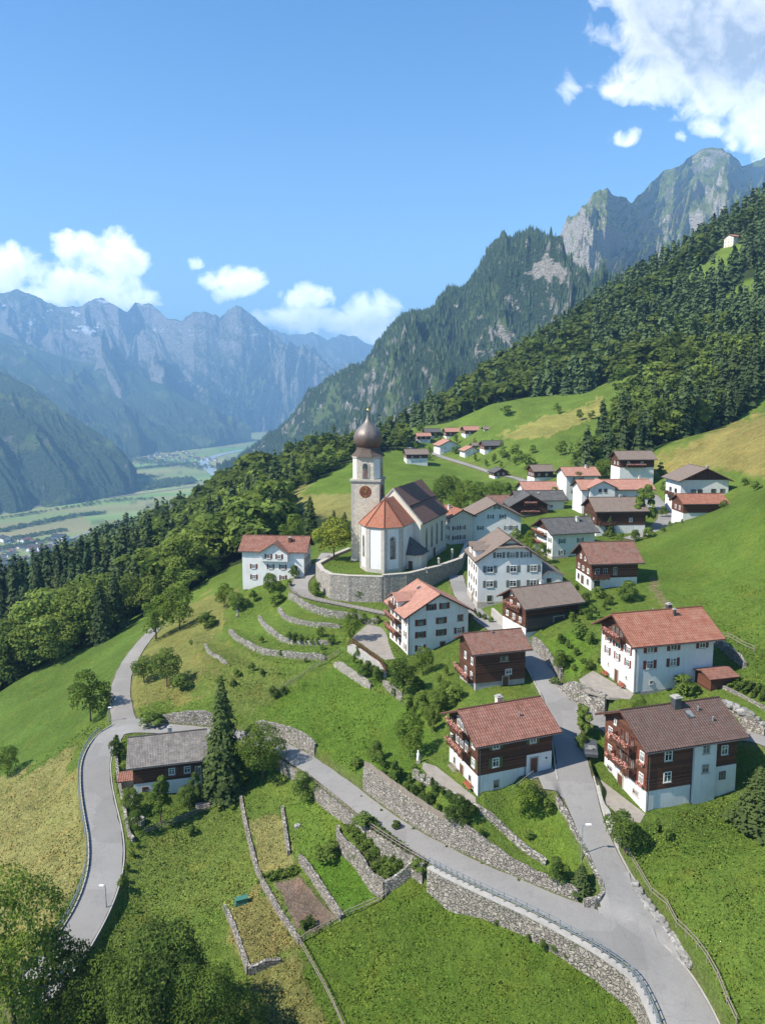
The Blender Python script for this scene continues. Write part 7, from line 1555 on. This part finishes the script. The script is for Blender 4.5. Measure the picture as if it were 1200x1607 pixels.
# ------------------------------------------------------------------ valley floor: houses, tree lines, river
def valley():
    r=np.random.default_rng(5); me=[]
    for k,(rf) in enumerate(('t_salmon','t_dkgrey','t_taupe')):
        mb=MB(); mb.prism([(-.5,-.35,-.3),(-.5,-.35,.35),(-.5,0,.35),(-.5,.35,.35),(-.5,.35,-.3)],(1,0,0),0); mb.prism([(-.5,-.33,.35),(-.5,0,.62),(-.5,.33,.35)],(1,0,0),0)
        mb.prism([(-.56,-.42,.30),(-.56,0,.64),(-.56,0,.70),(-.56,-.42,.36)][::-1],(1.12,0,0),1); mb.prism([(-.56,.42,.30),(-.56,0,.64),(-.56,0,.70),(-.56,.42,.36)],(1.12,0,0),1)
        o=mb.build('valley_house',[M['plaster'],M[rf]]); me.append(o.data); COL.objects.unlink(o); bpy.data.objects.remove(o)
    spots=[]
    # near town at the left edge
    for _ in range(170):
        u=r.uniform(-20,118); v=r.uniform(846,925); 
        if v<930-(u+20)*.62 and v>846+max(0,(60-u))*.05: spots.append((u,v,r.choice([1.,1.,1.2,2.2]),'one of the small pale houses of the valley town at the left edge','houses of the near valley town'))
    for _ in range(100):
        u=r.normal(262,38); v=r.normal(717,7)
        if 195<u<345 and 700<v<735: spots.append((u,v,1.3,'one of the tiny houses of the far valley village','houses of the far valley village'))
    for (u,v,s,lb,g) in spots:
        rr=ray(u,v); k=-598/rr[2]; p=(rr[0]*k,rr[1]*k,-600.); 
        o=link(bpy.data.objects.new('valley_house',me[int(r.integers(0,3))])); L=r.uniform(14,24)*s; o.location=(p[0],p[1],p[2]+L*.2); o.scale=(L,L*.85,L*.55); o.rotation_euler=(0,0,r.uniform(0,3.1)); tag(o,lb,'house',g)
    # tree lines
    lines=[([(0,790),(60,778),(120,772),(190,768),(240,762),(290,755)],1500,45,26),([(0,797),(70,784),(130,777),(200,771),(300,757)],900,30,24),([(0,760),(60,754),(110,748),(140,742)],260,18,20),([(110,748),(160,742),(230,735),(300,728)],260,16,20),([(0,835),(60,822),(110,812),(160,806)],240,14,16),([(0,850),(50,842),(100,833)],120,12,14),([(140,790),(200,785),(240,783)],60,20,14),([(0,815),(60,805),(150,792)],70,10,14),([(190,752),(210,748),(235,750)],150,30,22),([(20,905),(60,885),(100,868),(120,850)],160,30,16),([(200,720),(260,728),(330,735)],260,60,20),([(0,862),(30,858),(70,850)],80,20,14)]
    Vs=[];Fs=[];off=0
    for pl,n,sd,hh in lines:
        W=np.array([[*atdn(u,v,600)[:2],0] for u,v in pl]); W=resample(W,5.); id_=r.integers(0,len(W),n); x=W[id_,0]+r.normal(size=n)*sd; y=W[id_,1]+r.normal(size=n)*sd; h=r.uniform(.5,1.,n)*hh
        _,_,V,F_=proto('fb',1,3); V=V[:120]; F_=F_[:30]; w=h*1.5
        VV=np.stack([V[None,:,0]*w[:,None]*1.2+x[:,None],V[None,:,1]*w[:,None]*1.2+y[:,None],V[None,:,2]*h[:,None]-600+0*x[:,None]],-1).reshape(-1,3); Vs.append(VV*1.0); Fs.append((F_[None]+(np.arange(n)*len(V))[:,None,None]).reshape(-1,4)+off); off+=len(VV)
    V=np.concatenate(Vs); o=link(bpy.data.objects.new('valley_trees',npmesh('valley_trees',V,np.concatenate(Fs),M['forest_b']))); tag(o,'long dark belts and dots of trees between the valley fields',None,None,'stuff')
    def strip(pl,w,mat,name,label,z=-597.5):
        W=resample(smoothpl([[*atdn(u,v,598)[:2],0] for u,v in pl],2),40.); T=np.gradient(W[:,:2],axis=0); T/=np.linalg.norm(T,axis=1)[:,None]; N_=np.stack([-T[:,1],T[:,0]],1); V=[]
        for i in range(len(W)):
            for s in (-1,1): V.append((W[i,0]+N_[i,0]*w*s,W[i,1]+N_[i,1]*w*s,z))
        idx=np.arange(len(V)).reshape(-1,2); F_=np.stack([idx[:-1,0],idx[:-1,1],idx[1:,1],idx[1:,0]],-1)[:,::-1]; o=link(bpy.data.objects.new(name,npmesh(name,np.array(V),F_,mat))); tag(o,label,None,None,'structure')
    strip([(350,752),(338,744),(330,737),(322,731),(318,726),(330,718),(350,712),(380,706)],38,M['river'],'water','pale river running through the far valley')
    strip([(-40,905),(30,880),(70,862),(110,845),(200,815)],9,M['lane'],'road','valley road passing the near town',-597.2)
    strip([(-40,812),(60,794),(150,783),(260,770),(340,757)],8,M['lane'],'road','long straight valley road beside the tree belt',-597.0)
M['river']=simple('pale_river',(.35,.42,.45),.3,.1,.01,spec=.5)
valley()
print('OBJS',len(bpy.data.objects))
# ------------------------------------------------------------------ real grass tufts over the near meadows
def grass():
    r=np.random.default_rng(12); n=520000; a=r.uniform(-.52,.52,n); rr=np.sqrt(r.uniform(55**2,150**2,n)); k=r.random(n)<np.clip((95/rr)**2,.15,1); a=a[k]; rr=rr[k]
    x=rr*np.sin(a); y=rr*np.cos(a); cl=fbm(x/1.3,y/1.3,3,61); k=r.random(len(x))<np.clip((cl-.2)*1.6,.25,.8); x=x[k]; y=y[k]
    ok=np.ones(len(x),bool)
    for key in ORDER:
        w=ROADW[key]; d,s,t=dseg(x,y,w[::2]); ok&=d>np.interp(t*2,np.arange(len(w)),w[:,3])+.7
    for key,(p,zz,bl) in PLATW.items():
        if key!='churchyard': ok&=~inpoly(x,y,p)
    x,y=x[ok],y[ok]; z=H(x,y); uu,vv,_=proj(x,y,z); vil=inpoly(uu,vv,[(560,1215),(640,1040),(760,900),(1010,900),(1130,1000),(1220,1110),(1160,1240),(1010,1300),(960,1330),(945,1420),(850,1405),(700,1330)]); vil&=r.random(len(x))<.88; x,y,z=x[~vil],y[~vil],z[~vil]; c,u,v,d=paint(x,y,z)[:4]; ok=~((np.abs(c[:,0]-.21)<.002)&(np.abs(c[:,1]-.155)<.002))&(u>-60)&(u<1260)&~((c[:,0]<.05)); x,y,z,c=[q[ok] for q in (x,y,z,c)]
    n=len(x); h=r.uniform(.04,.13,n)*(.5+1.*fbm(x/5,y/5,2,71)); w=r.uniform(.10,.22,n); th=r.uniform(0,6.28,n); lx=r.normal(size=n)*.10; ly=r.normal(size=n)*.10
    V=np.stack([np.stack([x-np.cos(th)*w,y-np.sin(th)*w,z-.04],1),np.stack([x+np.cos(th)*w,y+np.sin(th)*w,z-.04],1),np.stack([x+lx,y+ly,z+h],1)],1).reshape(-1,3)
    cc=c*(r.uniform(.85,1.45,n)*(.8+.5*fbm(x/3,y/3,2,81)))[:,None]; cc[:,0]*=1+.35*(r.random(n)<.2); cc=np.repeat(np.clip(cc,0,1),3,0)
    m,nt,b=newmat('meadow_grass',.9,.1); at=nt.nodes.new('ShaderNodeVertexColor'); at.layer_name='Col'; nt.links.new(at.outputs[0],b.inputs['Base Color'])
    me=npmesh('grass',V,np.arange(n*3).reshape(-1,3),m,False,cc)
    # blades take the light like the sward they stand in
    nn=np.tile(np.array([0,0,1.]),(n*3,1))+np.repeat(r.normal(size=(n,3))*.18,3,0); me.normals_split_custom_set_from_vertices((nn/np.linalg.norm(nn,axis=1)[:,None]).tolist())
    o=link(bpy.data.objects.new('grass',me)); tag(o,'tufts of long and short grass over the near meadows',None,None,'stuff'); print('GRASS',n)
grass()
for o in bpy.data.objects:
    if 'category' in o and 'label' in o and not 4<=len(o['label'].split())<=16: print('LABEL',o.name,len(o['label'].split()),o['label'])
